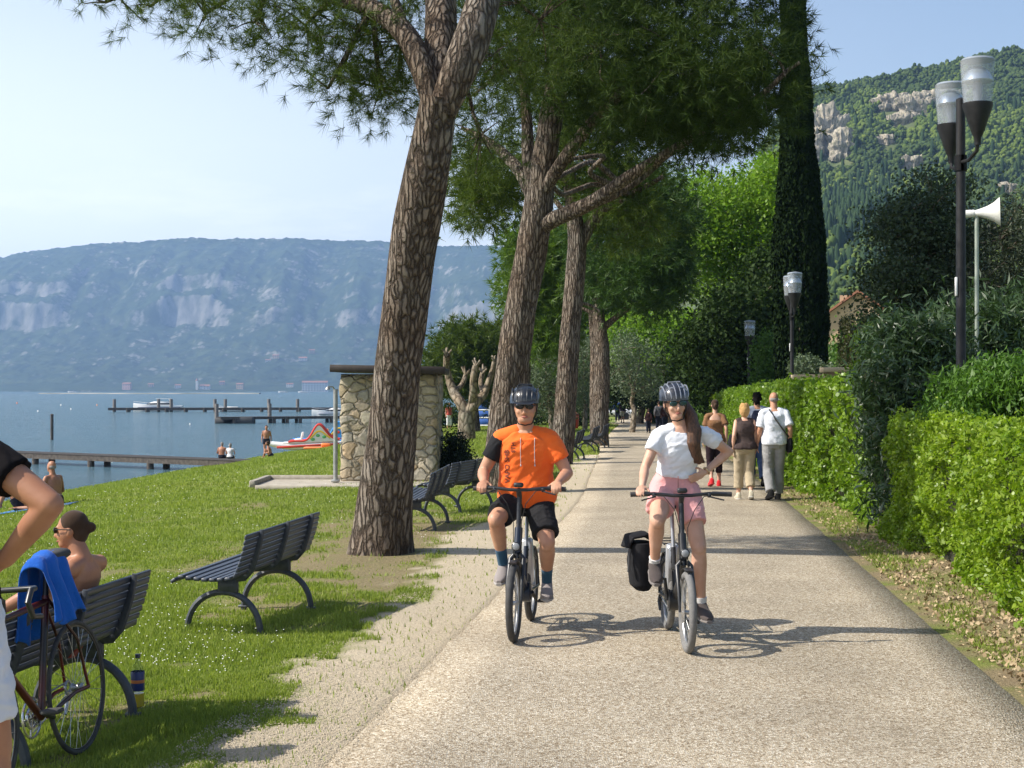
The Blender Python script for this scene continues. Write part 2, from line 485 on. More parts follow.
# ------------------------------------------------------------------ footpath
def build_path():
    ys = [-6.0]
    while ys[-1] < 135: ys.append(ys[-1] + max(.12, .01 * max(ys[-1], 0)))
    ys = np.array(ys)
    ts = np.linspace(0, 1, 9)
    rows = []
    for y in ys:
        jl = .05 * float(fbm(y * 2.3, 1.5, 0, 4)); jr = .045 * float(fbm(y * 2.1, 7.5, 0, 4))
        a = XL(y) + jl; c = XR(y) + jr
        z0 = float(Z0(y))
        rows.append([(a + .0, y, z0 - .035)] + [(a + (c - a) * t, y, z0 + .012 * (1 - (2 * t - 1) ** 2) - .004) for t in ts] + [(c, y, z0 - .035)])
    V = np.array(rows); n, m, _ = V.shape
    i = np.arange(n - 1)[:, None] * m + np.arange(m - 1)[None, :]
    F = np.stack([i, i + 1, i + m + 1, i + m], -1).reshape(-1, 4)
    o = npmesh('footpath', V.reshape(-1, 3), F, None, smooth=True); props(o, kind='structure')
    m, N, K, b = node_mat('path_aggregate')
    tcn = N.new('ShaderNodeTexCoord')
    vo = N.new('ShaderNodeTexVoronoi'); vo.inputs['Scale'].default_value = 95; K(tcn.outputs['Object'], vo.inputs['Vector'])
    hs = N.new('ShaderNodeSeparateColor'); K(vo.outputs['Color'], hs.inputs[0])
    cr = N.new('ShaderNodeValToRGB'); cr.color_ramp.interpolation = 'CONSTANT'
    e = cr.color_ramp.elements; e[0].position = 0; e[0].color = (.22, .165, .10, 1); e[1].position = .14; e[1].color = (.36, .295, .205, 1)
    for p, c in ((.38, (.43, .365, .265)), (.62, (.50, .435, .33)), (.80, (.64, .58, .47)), (.93, (.24, .18, .115))):
        q = e.new(p); q.color = (*c, 1)
    K(hs.outputs[0], cr.inputs[0])
    n1 = N.new('ShaderNodeTexNoise'); n1.inputs['Scale'].default_value = .8; n1.inputs['Detail'].default_value = 6; K(tcn.outputs['Object'], n1.inputs['Vector'])
    r1 = N.new('ShaderNodeMapRange'); r1.inputs['From Min'].default_value = .3; r1.inputs['From Max'].default_value = .7; r1.inputs['To Min'].default_value = .80; r1.inputs['To Max'].default_value = 1.10; K(n1.outputs[0], r1.inputs[0])
    n2 = N.new('ShaderNodeTexNoise'); n2.inputs['Scale'].default_value = 26; n2.inputs['Detail'].default_value = 4; K(tcn.outputs['Object'], n2.inputs['Vector'])
    r2 = N.new('ShaderNodeMapRange'); r2.inputs['From Min'].default_value = .3; r2.inputs['From Max'].default_value = .7; r2.inputs['To Min'].default_value = .76; r2.inputs['To Max'].default_value = 1.02; K(n2.outputs[0], r2.inputs[0])
    mu = N.new('ShaderNodeMath'); mu.operation = 'MULTIPLY'; K(r1.outputs[0], mu.inputs[0]); K(r2.outputs[0], mu.inputs[1])
    vm = N.new('ShaderNodeVectorMath'); vm.operation = 'SCALE'; K(cr.outputs[0], vm.inputs[0]); K(mu.outputs[0], vm.inputs['Scale'])
    K(vm.outputs[0], b.inputs['Base Color'])
    b.inputs['Roughness'].default_value = .85; b.inputs['Specular IOR Level'].default_value = .3
    bp = N.new('ShaderNodeBump'); bp.inputs['Distance'].default_value = .006; K(vo.outputs['Distance'], bp.inputs['Height']); K(bp.outputs[0], b.inputs['Normal'])
    o.data.materials.append(m)
    # expansion joints across the path
    j = MB()
    for y in (26.5, 38.5, 50.5, 62.5, 74.5):
        a = float(XL(y)); c = float(XR(y)); z = float(Z0(y)) + .006
        j.box(((a + c) / 2, y, z), (c - a, .035, .006))
    q = j.build('path_joint', mat('joint', (.05, .045, .035), .9), smooth=False); props(q, kind='structure')
build_path()

# ------------------------------------------------------------------ lake
def build_lake():
    V = [(-9000, -300, WATER_Z), (2600, -300, WATER_Z), (2600, 7600, WATER_Z), (-9000, 7600, WATER_Z)]
    m, N, K, b = node_mat('lake_water')
    b.inputs['Base Color'].default_value = (.075, .155, .195, 1); b.inputs['Roughness'].default_value = .12
    b.inputs['IOR'].default_value = 1.33
    tcn = N.new('ShaderNodeTexCoord'); mpn = N.new('ShaderNodeMapping'); mpn.inputs['Scale'].default_value = (.45, 1.0, 1)
    K(tcn.outputs['Object'], mpn.inputs[0])
    n1 = N.new('ShaderNodeTexNoise'); n1.inputs['Scale'].default_value = .55; n1.inputs['Detail'].default_value = 9; n1.inputs['Roughness'].default_value = .66
    n2 = N.new('ShaderNodeTexNoise'); n2.inputs['Scale'].default_value = .09; n2.inputs['Detail'].default_value = 4
    K(mpn.outputs[0], n1.inputs['Vector']); K(mpn.outputs[0], n2.inputs['Vector'])
    ad = N.new('ShaderNodeMath'); ad.operation = 'MULTIPLY_ADD'; ad.inputs[1].default_value = 2.0
    K(n2.outputs[0], ad.inputs[0]); K(n1.outputs[0], ad.inputs[2])
    bp = N.new('ShaderNodeBump'); bp.inputs['Distance'].default_value = 1.3; bp.inputs['Strength'].default_value = 1
    K(ad.outputs[0], bp.inputs['Height']); K(bp.outputs[0], b.inputs['Normal'])
    o = npmesh('lake', V, [(0, 1, 2, 3)], m); props(o, kind='structure')
build_lake()

# ------------------------------------------------------------------ mountain across the lake
MTN = {}
def build_mountain():
    nx, ny = 720, 330
    xs = np.linspace(-2900, 1500, nx); ys = np.linspace(3750, 6100, ny)
    X, Y = np.meshgrid(xs, ys, indexing='ij')
    Yr = 5250.0
    p = 512 + FPX * X / Yr
    rq = np.interp(p, [-400, -100, 0, 50, 100, 150, 200, 350, 450, 515, 700, 900], [300, 272, 258, 250, 246, 241, 239, 240, 245, 250, 262, 300])
    rz = 1.8 + (390 - rq) / FPX * Yr
    wob = fbm(X / 500, Y / 900, 1.1, 4)
    v = (Y - 3800 - 110 * fbm(X / 260, 0 * X, 4.4, 4)) / (Yr - 3800)
    v = v + wob * .06
    base = np.interp(v, [-.1, 0, .12, .45, 1.0, 1.5], [-.03, 0, .04, .30, 1.0, 1.12])
    smooth = np.interp(v, [-.1, 0, .12, .4, .75, 1.0, 1.6], [-.03, 0, .04, .25, .74, 1.0, 1.06])
    cl = np.interp(v, [-.1, 0, .12, .40, .50, .525, .60, .62, .80, 1.0, 1.6], [-.03, 0, .04, .25, .38, .56, .61, .70, .87, 1.0, 1.06])
    k = np.clip(fbm(X / 260, Y / 2500, 7.7, 4) * 2.2 + .85, 0, 1)
    h = smooth * (1 - k) + cl * k
    gully = np.abs(fbm(X / 120, Y / 900, 2.2, 4)) * 34 * np.clip(h * 2.2, 0, 1) * np.clip((1.08 - h) * 3, 0, 1)
    Z = h * rz - gully + fbm(X / 45, Y / 45, 5.5, 3) * 9 * np.clip(h * 6, 0, 1)
    Z += (vnoise(X / 9, Y / 9, 8.8) - .4) * 9 * np.clip(h * 20, 0, 1)
    Z = np.where(v > 1.0, Z - (v - 1.0) * 90, Z)
    Z -= np.where(v < 0, 6, 0)
    V = np.stack([X, Y, Z], -1).reshape(-1, 3)
    i = np.arange(nx - 1)[:, None] * ny + np.arange(ny - 1)[None, :]
    F = np.stack([i, i + ny, i + ny + 1, i + 1], -1).reshape(-1, 4)
    o = npmesh('mountain', V, F, None, smooth=False); props(o, kind='structure')
    m, N, K, b = node_mat('mountain_forest')
    tcn = N.new('ShaderNodeTexCoord'); ge = N.new('ShaderNodeNewGeometry')
    def nz_(sc, det=5, st=(1, 1, 1)):
        mp_ = N.new('ShaderNodeMapping'); mp_.inputs['Scale'].default_value = st; K(tcn.outputs['Object'], mp_.inputs[0])
        t = N.new('ShaderNodeTexNoise'); t.inputs['Scale'].default_value = sc; t.inputs['Detail'].default_value = det; t.inputs['Roughness'].default_value = .65; K(mp_.outputs[0], t.inputs['Vector']); return t.outputs[0]
    def rng(v_, a, c, lo=0, hi=1):
        r = N.new('ShaderNodeMapRange'); r.inputs['From Min'].default_value = a; r.inputs['From Max'].default_value = c; r.inputs['To Min'].default_value = lo; r.inputs['To Max'].default_value = hi; K(v_, r.inputs[0]); return r.outputs[0]
    def mixc(f, a, c):
        x = N.new('ShaderNodeMix'); x.data_type = 'RGBA'
        for i_, v_ in ((6, a), (7, c)):
            if isinstance(v_, tuple): x.inputs[i_].default_value = (*v_, 1)
            else: K(v_, x.inputs[i_])
        K(f, x.inputs[0]); return x.outputs[2]
    g = mixc(rng(nz_(.02), .42, .6), (.026, .042, .022), (.062, .082, .036))
    g = mixc(rng(nz_(.004), .45, .62), g, (.040, .060, .028))
    rk = mixc(rng(nz_(.03, 6, (1, 1, .25)), .4, .6), (.26, .25, .225), (.12, .125, .10))
    sp = N.new('ShaderNodeSeparateXYZ'); K(ge.outputs['True Normal'], sp.inputs[0])
    a = N.new('ShaderNodeMath'); a.operation = 'ADD'; K(sp.outputs['Z'], a.inputs[0]); K(rng(nz_(.012, 6, (1, 1, .5)), .3, .7, -.32, .32), a.inputs[1])
    f = rng(a.outputs[0], .64, .47)
    c = mixc(f, g, rk)
    K(c, b.inputs['Base Color']); b.inputs['Roughness'].default_value = .95; b.inputs['Specular IOR Level'].default_value = 0
    o.data.materials.append(m)
    MTN['x'] = xs; MTN['y'] = ys; MTN['z'] = Z
    # low spit with a pale shore
    s = MB(); n = 90
    import itertools
    vs = []; 
    for i_ in range(n + 1):
        t = i_ / n; Y0 = 1650 + 30 * math.sin(t * 9); X0 = px(40, 1650) + (px(258, 1650) - px(40, 1650)) * t
        w = 22 * math.sin(PI * min(1, max(0, t * .94 + .03))) ** .4
        for (dy, z) in ((-w, -3.2), (-w * .8, -2.25), (-w * .3, -1.7), (w * .5, -1.5), (w, -3.2)):
            vs.append((X0, Y0 + dy, z + .25 * float(fbm(t * 40, dy * .1))))
    fs = [(i_ * 5 + k_, i_ * 5 + 5 + k_, i_ * 5 + 6 + k_, i_ * 5 + 1 + k_) for i_ in range(n) for k_ in range(4)]
    s.add(vs, fs); q = s.build('shore_spit', mat('spit', (.34, .32, .25), .9, var=(.12, .13, .08), vscale=.035)); props(q, kind='structure')
build_mountain()
def mz(x, y):
    i = int(np.clip(np.searchsorted(MTN['x'], x), 0, len(MTN['x']) - 1)); j = int(np.clip(np.searchsorted(MTN['y'], y), 0, len(MTN['y']) - 1))
    return float(MTN['z'][i, j])

# ------------------------------------------------------------------ wooded hill on the right
HRY = 900.0
def hill_z(X, Y):
    p = 512 + FPX * np.asarray(X) / np.maximum(np.asarray(Y), 1)
    rq = np.interp(p, [450, 500, 560, 700, 790, 805, 830, 850, 870, 900, 940, 980, 1024, 1100, 1300], [402, 396, 360, 250, 108, 102, 96, 88, 80, 78, 70, 62, 56, 45, 40])
    rz = 1.8 + (390 - rq) / FPX * HRY
    t = (np.asarray(Y) - 260 - 30 * fbm(np.asarray(X) / 90, np.asarray(Y) / 90, 3.1, 3)) / (HRY - 260)
    h = np.interp(t, [-.5, 0, .2, .6, .75, 1.0, 1.15, 1.6], [-.01, 0, .09, .42, .66, 1.0, 1.0, .75])
    return h * rz + fbm(np.asarray(X) / 38, np.asarray(Y) / 38, 6.1, 3) * 7 * np.clip(h * 8, 0, 1) - 1.0 - 9 * np.clip((520 - p) / 14, 0, 1)
def hill_hit(pxx, q):
    """distance at which the sight line of a photo point meets the hill"""
    Y = np.linspace(280, 960, 1500); z = hill_z((pxx - 512) / FPX * Y, Y)
    k = np.argmax(z >= 1.8 + (390 - q) / FPX * Y); return float(Y[k]) if k else 900.0
ICO_V = ICO_F = None
def ico(sub=2):
    import bmesh
    bm = bmesh.new(); bmesh.ops.create_icosphere(bm, subdivisions=sub, radius=1); bm.verts.ensure_lookup_table()
    v = np.array([q.co[:] for q in bm.verts]); f = np.array([[w.index for w in t.verts] for t in bm.faces]); bm.free(); return v, f
ICO_V, ICO_F = ico(2)
ICO1 = ico(1)
def unit_(r, n):
    v = r.normal(size=(n, 3)); return v / np.linalg.norm(v, axis=1, keepdims=True)
def blobs(name, C, S, m, seed=0, jit=.28, lean=None, parent=None, shape=None):
    iv, if_ = shape or (ICO_V, ICO_F)
    r = np.random.default_rng(seed); n = len(C); nv = len(iv)
    V = iv[None] * (1 + (r.random((n, nv, 1)) - .5) * 2 * jit)
    a = r.random(n) * 6.28; ca, sa = np.cos(a)[:, None], np.sin(a)[:, None]
    V = np.stack([V[..., 0] * ca - V[..., 1] * sa, V[..., 0] * sa + V[..., 1] * ca, V[..., 2]], -1)
    V = V * S[:, None, :] + C[:, None, :]
    F = if_[None] + (np.arange(n) * nv)[:, None, None]
    return npmesh(name, V.reshape(-1, 3), F.reshape(-1, 3), m, parent)
def build_hill():
    nx, ny = 190, 170
    xs = np.linspace(-40, 760, nx); ys = np.linspace(250, 1180, ny)
    X, Y = np.meshgrid(xs, ys, indexing='ij'); Z = hill_z(X, Y)
    V = np.stack([X, Y, Z], -1).reshape(-1, 3)
    i = np.arange(nx - 1)[:, None] * ny + np.arange(ny - 1)[None, :]
    F = np.stack([i, i + ny, i + ny + 1, i + 1], -1).reshape(-1, 4)
    o = npmesh('hillside', V, F, mat('hill_floor', (.05, .075, .02), .95, var=(.10, .12, .04), vscale=.08), smooth=True); props(o, kind='structure')
    rg = np.random.default_rng(11)
    cliffs = [(827, 138, 38, 54), (843, 150, 20, 32), (814, 150, 18, 44), (893, 105, 34, 20), (917, 107, 32, 22), (935, 95, 26, 11), (905, 120, 30, 16), (960, 96, 26, 12), (914, 163, 26, 18), (1010, 190, 22, 14), (888, 142, 26, 12), (815, 260, 10, 8)]
    n = 15000
    pp = rg.uniform(760, 1075, n); t = rg.random(n) ** .75
    Yb = 285 + t * 640; Xb = (pp - 512) / FPX * Yb
    zb = hill_z(Xb, Yb)
    q = 390 - (zb + 3 - 1.8) / Yb * FPX
    keep = np.ones(n, bool)
    for (cx, cy, w, h) in cliffs[:11]:
        keep &= ~((np.abs(pp - cx) < w * .40 * (1 + .5 * fbm(q / 9, pp / 9, 1.0, 2))) & (q > cy - h * .45) & (q < cy + h * .50))
    Xb, Yb, zb, pp, q = Xb[keep], Yb[keep], zb[keep], pp[keep], q[keep]
    n = len(Xb)
    band = fbm(Xb / 60, Yb / 60, 2.7, 3)
    cyp = rg.random(n) < (q > 105) * np.clip(.035 + .42 * np.exp(-((pp - 865) / 50) ** 2 - ((q - 235) / 42) ** 2) + .05 * band, 0, .7)
    r = rg.uniform(1.7, 3.7, n)
    S = np.stack([r, r, r * rg.uniform(.8, 1.25, n)], -1)
    C = np.stack([Xb, Yb, zb + S[:, 2] * .8], -1)
    b1 = ~cyp
    light = b1 & (band + rg.normal(0, .18, n) + (q > 130) * .10 > .08)
    dark = b1 & ~light
    def add(name, msk, m, sd):
        # several small lumps per crown for a leafy outline
        c = C[msk]; s = S[msk]; CC = []; SS = []
        for k in range(11):
            a = unit_(rg, len(c)) * rg.random((len(c), 1)) ** .4
            CC.append(c + a * s * .72); SS.append(s * rg.uniform(.24, .46, (len(c), 1)))
        w = blobs(name, np.concatenate(CC), np.concatenate(SS), m, sd, .34, shape=ICO1); props(w, kind='stuff'); w['label'] = name
        return w
    w1 = add('broadleaf_wood', light, mat('wood_light', (.058, .095, .018), .9, var=(.125, .165, .032), vscale=.5, island=.7, spec=.1), 1)
    w1['label'] = 'light green broadleaf wood covering the steep hill'
    w2 = add('oak_wood', dark, mat('wood_dark', (.026, .050, .015), .9, var=(.070, .10, .026), vscale=.5, island=.7, spec=.1), 2)
    w2['label'] = 'dark green oak wood covering the steep hill'
    Sc = np.stack([rg.uniform(.8, 1.2, n), rg.uniform(.8, 1.2, n), rg.uniform(3.5, 6.5, n)], -1)[cyp]
    Cc = np.stack([Xb[cyp], Yb[cyp], zb[cyp] + Sc[:, 2] * .85], -1)
    w3 = blobs('cypress_wood', Cc, Sc, mat('wood_cyp', (.018, .038, .014), .9, var=(.035, .06, .02), vscale=.6, island=.8, spec=.1), 3, .22)
    props(w3, 'narrow dark cypresses scattered over the wooded hill', kind='stuff')
    # bare limestone faces
    rock = mat('limestone', (.43, .38, .29), .95, var=(.20, .175, .135), vscale=.35, bump=.5, bscale=.9, stretch=(1, 1, .35), col3=(.07, .09, .035), detail=9)
    V2, F2 = ico(6)
    Vs = []; Fs = []
    for k, (cx, cy, w, h) in enumerate(cliffs[:11]):
        Yc = hill_hit(cx, cy + h * .35) + 5
        a = w / FPX * Yc * .56; c = h / FPX * Yc * .56
        P = np.array([(cx - 512) / FPX * Yc, Yc, 1.8 + (390 - cy) / FPX * Yc])
        v = V2.copy()
        v = np.sign(v) * np.abs(v) ** .7
        w3d = v * np.array([a, 5.0, c]) + P
        s = (.16 - .85 * np.abs(fbm(w3d[:, 0] / 3.4, w3d[:, 1] / 9, w3d[:, 2] / 11 + k, 5)) + .30 * fbm(w3d[:, 0] / 7, w3d[:, 1] / 9, w3d[:, 2] / 5, 4) + .10 * np.sign(np.sin(w3d[:, 2] * 1.1 + 2 * fbm(w3d[:, 0] / 6, w3d[:, 2] / 6, k))))[:, None]
        w3d = P + (v * (1 + s)) * np.array([a * 1.05, 4.0, c])
        Fs.append(F2 + sum(len(q_) for q_ in Vs)); Vs.append(w3d)
    o = npmesh('rock_face', np.concatenate(Vs), np.concatenate(Fs), rock); props(o, kind='structure')
build_hill()
# ------------------------------------------------------------------ haze
def build_haze():
    hz = MB(); hz.box((-2700, 3650, 246), (12900, 8000, 510))
    m = bpy.data.materials.new('haze_air'); m.use_nodes = True
    nt = m.node_tree; nt.nodes.clear()
    o_ = nt.nodes.new('ShaderNodeOutputMaterial'); v_ = nt.nodes.new('ShaderNodeVolumePrincipled')
    v_.inputs['Color'].default_value = (.38, .61, 1.0, 1); v_.inputs['Density'].default_value = 1.6e-4; v_.inputs['Anisotropy'].default_value = .25
    nt.links.new(v_.outputs[0], o_.inputs['Volume'])
    o = hz.build('haze', m, smooth=False); props(o, kind='stuff')
build_haze()

def onground(b):
    b = np.array(list(b), float); b[2] = gz(b[0], b[1]) - .03; return b
def P(p, q, Y): return Vector((px(p, Y), Y, pz(q, Y)))

# ------------------------------------------------------------------ foliage generators
def unit(r, n):
    v = r.normal(size=(n, 3)); return v / np.linalg.norm(v, axis=1, keepdims=True)
def leaves(name, C, size, m, parent=None, seed=0, aspect=.55, up=None, droop=0.0, fold=.12):
    """one rhombic folded leaf per point"""
    r = np.random.default_rng(seed); n = len(C)
    d = unit(r, n)
    if up is not None: d = d + np.asarray(up); d /= np.linalg.norm(d, axis=1, keepdims=True)
    d[:, 2] -= droop; d /= np.linalg.norm(d, axis=1, keepdims=True)
    w = np.cross(d, unit(r, n)); w /= np.linalg.norm(w, axis=1, keepdims=True)
    nn = np.cross(d, w)
    s = (np.asarray(size) * r.uniform(.6, 1.3, n))[:, None]
    a = C - d * s * .5; b = C + d * s * .5
    l = C + w * s * aspect * .5 + nn * s * fold - d * s * .06; q = C - w * s * aspect * .5 + nn * s * fold - d * s * .06
    V = np.stack([a, q, b, l], 1).reshape(-1, 3)
    F = np.arange(n * 4).reshape(n, 4)
    return npmesh(name, V, F, m, parent)
def tufts(name, C, D, m, parent=None, seed=0, k=18, Ln=.14, w=.005, spread=.75, stem=.10):
    r = np.random.default_rng(seed); n = len(C)
    Cc = np.repeat(C, k, 0); Dd = np.repeat(D, k, 0)
    t = r.random((n * k, 1))
    base = Cc + Dd * t * stem
    d = Dd * (.35 + .65 * t) + unit(r, n * k) * spread; d /= np.linalg.norm(d, axis=1, keepdims=True)
    ln = Ln * r.uniform(.75, 1.2, (n * k, 1))
    s = np.cross(d, unit(r, n * k)); s /= np.linalg.norm(s, axis=1, keepdims=True)
    tip = base + d * ln; tip[:, 2] -= ln[:, 0] * .08
    V = np.stack([base - s * w * .5, base + s * w * .5, tip], 1).reshape(-1, 3)
    return npmesh(name, V, np.arange(n * k * 3).reshape(-1, 3), m, parent)
def in_ball(r, n, c, rad, lo=.0):
    u = unit(r, n); q = (lo ** 3 + (1 - lo ** 3) * r.random((n, 1))) ** (1 / 3)
    return np.asarray(c) + u * q * np.asarray(rad)
def clumps(r, blobs_, per_m3=None, n=100, k=20, sig=.22, lo=.45):
    """blobs_: (center, radii, weight) -> clump centres and member points"""
    W = np.array([b[2] for b in blobs_], float); W /= W.sum()
    cen = []
    for (c, rad, _), w in zip(blobs_, W):
        cen.append(in_ball(r, max(1, int(n * w)), c, rad, lo))
    cen = np.concatenate(cen)
    pts = np.repeat(cen, k, 0) + r.normal(size=(len(cen) * k, 3)) * np.asarray(sig)
    return cen, pts

def mat_leaf(name, a, b, tr=.35, rough=.5, spec=.35, vs=1.2):
    return mat(name, a, rough, var=b, vscale=vs, island=.75, translucent=tr, spec=spec)
PINE = mat_leaf('pine_needles', (.034, .066, .010), (.105, .145, .018), .26, .5, .2, .9)
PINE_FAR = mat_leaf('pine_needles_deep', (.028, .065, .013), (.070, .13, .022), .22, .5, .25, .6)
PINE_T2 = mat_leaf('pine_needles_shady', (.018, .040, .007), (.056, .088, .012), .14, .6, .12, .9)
LIME = mat_leaf('lime_leaves', (.11, .22, .018), (.21, .33, .03), .45, .5, .3, .5)
MIDG = mat_leaf('mid_leaves', (.05, .11, .018), (.10, .19, .03), .35, .5, .3, .5)
DARKG = mat_leaf('dark_leaves', (.016, .034, .009), (.040, .070, .016), .2, .6, .1, .5)
OLIVE = mat_leaf('olive_leaves', (.07, .105, .055), (.14, .18, .10), .2, .5, .3, .5)
CYPR = mat_leaf('cypress_sprays', (.007, .015, .005), (.015, .028, .008), .0, .9, .04, .8)

def bark(name, a, b, c, sc=9.0, dist=.05, st=(1, 1, .22)):
    m, N, K, p = node_mat(name)
    tcn = N.new('ShaderNodeTexCoord'); mpn = N.new('ShaderNodeMapping'); mpn.inputs['Scale'].default_value = st
    nd = N.new('ShaderNodeTexNoise'); nd.inputs['Scale'].default_value = 7.0; nd.inputs['Detail'].default_value = 4
    va = N.new('ShaderNodeVectorMath'); va.operation = 'MULTIPLY_ADD'; va.inputs[1].default_value = (.07, .07, .04)
    K(tcn.outputs['Object'], mpn.inputs[0]); K(tcn.outputs['Object'], nd.inputs['Vector']); K(nd.outputs['Color'], va.inputs[0]); K(mpn.outputs[0], va.inputs[2])
    vo = N.new('ShaderNodeTexVoronoi'); vo.feature = 'DISTANCE_TO_EDGE'; vo.inputs['Scale'].default_value = sc; K(va.outputs[0], vo.inputs['Vector'])
    r = N.new('ShaderNodeMapRange'); r.inputs['From Min'].default_value = .0; r.inputs['From Max'].default_value = .26; nq = N.new('ShaderNodeTexNoise'); nq.inputs['Scale'].default_value = 15; nq.inputs['Detail'].default_value = 6; nq.inputs['Roughness'].default_value = .7; K(mpn.outputs[0], nq.inputs['Vector'])
    mq = N.new('ShaderNodeMath'); mq.operation = 'MULTIPLY_ADD'; mq.inputs[1].default_value = .42; K(nq.outputs[0], mq.inputs[0]); sq = N.new('ShaderNodeMath'); sq.operation = 'SUBTRACT'; sq.inputs[1].default_value = .20; K(vo.outputs['Distance'], sq.inputs[0]); K(sq.outputs[0], mq.inputs[2]); K(mq.outputs[0], r.inputs[0])
    n1 = N.new('ShaderNodeTexNoise'); n1.inputs['Scale'].default_value = 26; n1.inputs['Detail'].default_value = 6; n1.inputs['Roughness'].default_value = .7; K(mpn.outputs[0], n1.inputs['Vector'])
    cr = N.new('ShaderNodeValToRGB'); e = cr.color_ramp.elements
    e[0].position = 0; e[0].color = (*a, 1); e[1].position = .35; e[1].color = (*b, 1); q = e.new(.9); q.color = (*c, 1)
    mu = N.new('ShaderNodeMath'); mu.operation = 'MULTIPLY_ADD'; mu.inputs[1].default_value = .7
    K(n1.outputs[0], mu.inputs[0]); 
    sub = N.new('ShaderNodeMath'); sub.operation = 'SUBTRACT'; sub.inputs[1].default_value = .35; K(r.outputs[0], sub.inputs[0]); K(sub.outputs[0], mu.inputs[2])
    K(mu.outputs[0], cr.inputs[0])
    nl = N.new('ShaderNodeTexNoise'); nl.inputs['Scale'].default_value = 1.3; nl.inputs['Detail'].default_value = 5; K(tcn.outputs['Object'], nl.inputs['Vector'])
    rl = N.new('ShaderNodeMapRange'); rl.inputs['From Min'].default_value = .35; rl.inputs['From Max'].default_value = .68; K(nl.outputs[0], rl.inputs[0])
    ml = N.new('ShaderNodeMix'); ml.data_type = 'RGBA'; ml.blend_type = 'MULTIPLY'; ml.inputs[7].default_value = (.84, .73, .64, 1); K(rl.outputs[0], ml.inputs[0]); K(cr.outputs[0], ml.inputs[6]); K(ml.outputs[2], p.inputs['Base Color'])
    p.inputs['Roughness'].default_value = .95; p.inputs['Specular IOR Level'].default_value = .15
    h = N.new('ShaderNodeMath'); h.operation = 'MULTIPLY_ADD'; h.inputs[1].default_value = .45; K(n1.outputs[0], h.inputs[0]); K(r.outputs[0], h.inputs[2])
    bp = N.new('ShaderNodeBump'); bp.inputs['Distance'].default_value = dist; bp.inputs['Strength'].default_value = 1; K(h.outputs[0], bp.inputs['Height']); K(bp.outputs[0], p.inputs['Normal'])
    return m
BARK = bark('pine_bark', (.060, .048, .039), (.145, .117, .093), (.26, .225, .187), sc=18, dist=.055, st=(1, 1, .15))
BARK2 = bark('smooth_bark', (.10, .085, .06), (.20, .17, .13), (.32, .28, .22), sc=5, dist=.02, st=(1, 1, .5))

def trunk_mesh(paths, name, parent, m=BARK, seed=0, n=26, rough=.10, fine=.16):
    """paths: list of (points, radii); each resampled, roughened and swept"""
    V = []; F = []; b = 0
    for pi, (pts, rads) in enumerate(paths):
        pts = np.array([list(p) for p in pts], float); rads = np.array(rads if hasattr(rads, '__len__') else [rads] * len(pts), float)
        seg = np.r_[0, np.cumsum(np.linalg.norm(np.diff(pts, axis=0), axis=1))]
        big = rads.max() > .09
        k = max(4, int(seg[-1] / (.09 if big else fine)))
        t = np.linspace(0, seg[-1], k)
        # smooth interpolation
        c = np.stack([np.interp(t, seg, pts[:, i]) for i in range(3)], 1); rr = np.interp(t, seg, rads)
        for _ in range(6 if big else 3):
            c[1:-1] = (c[:-2] + 2 * c[1:-1] + c[2:]) / 4; rr[1:-1] = (rr[:-2] + 2 * rr[1:-1] + rr[2:]) / 4
        nn = n if big else 7
        tg = np.gradient(c, axis=0); tg /= np.linalg.norm(tg, axis=1, keepdims=True) + 1e-9
        u = np.array([1., 0, 0]) if abs(tg[0, 0]) < .8 else np.array([0, 1., 0])
        ring = []
        ang = np.arange(nn) / nn * 2 * PI
        for i in range(k):
            u = u - tg[i] * u.dot(tg[i]); u /= np.linalg.norm(u) + 1e-9; w = np.cross(tg[i], u)
            rad = rr[i] * np.ones(nn)
            if big:
                x = np.cos(ang) * 2.4; y = np.sin(ang) * 2.4
                rad = rad * (1 + rough * fbm(x + seed * 3.1 + pi, y, t[i] * .9, 3) + .07 * fbm(x * 3.2, y * 3.2 + seed, t[i] * 1.3, 2))
            ring.append(c[i] + np.cos(ang)[:, None] * u * rad[:, None] + np.sin(ang)[:, None] * w * rad[:, None])
        V.append(np.concatenate(ring))
        ii = np.arange(k - 1)[:, None] * nn; jj = np.arange(nn)[None]; j2 = (jj + 1) % nn
        F.append((np.stack([ii + jj, ii + j2, ii + nn + j2, ii + nn + jj], -1).reshape(-1, 4)) + b); b += k * nn
    return npmesh(name, np.concatenate(V), np.concatenate(F), m, parent, smooth=True)

def curvy(r, a, b, n=5, amp=.12, sag=0):
    a = np.array(list(a), float); b = np.array(list(b), float); L_ = np.linalg.norm(b - a)
    t = np.linspace(0, 1, n)[:, None]
    p = a * (1 - t) + b * t + r.normal(size=(n, 3)) * amp * L_ * np.sin(t * PI) * .5
    p[:, 2] += np.sin(t[:, 0] * PI) * sag * L_
    return p
def local(paths, o): return [(np.array([list(p) for p in pts], float) - np.array(o), r_) for pts, r_ in paths]

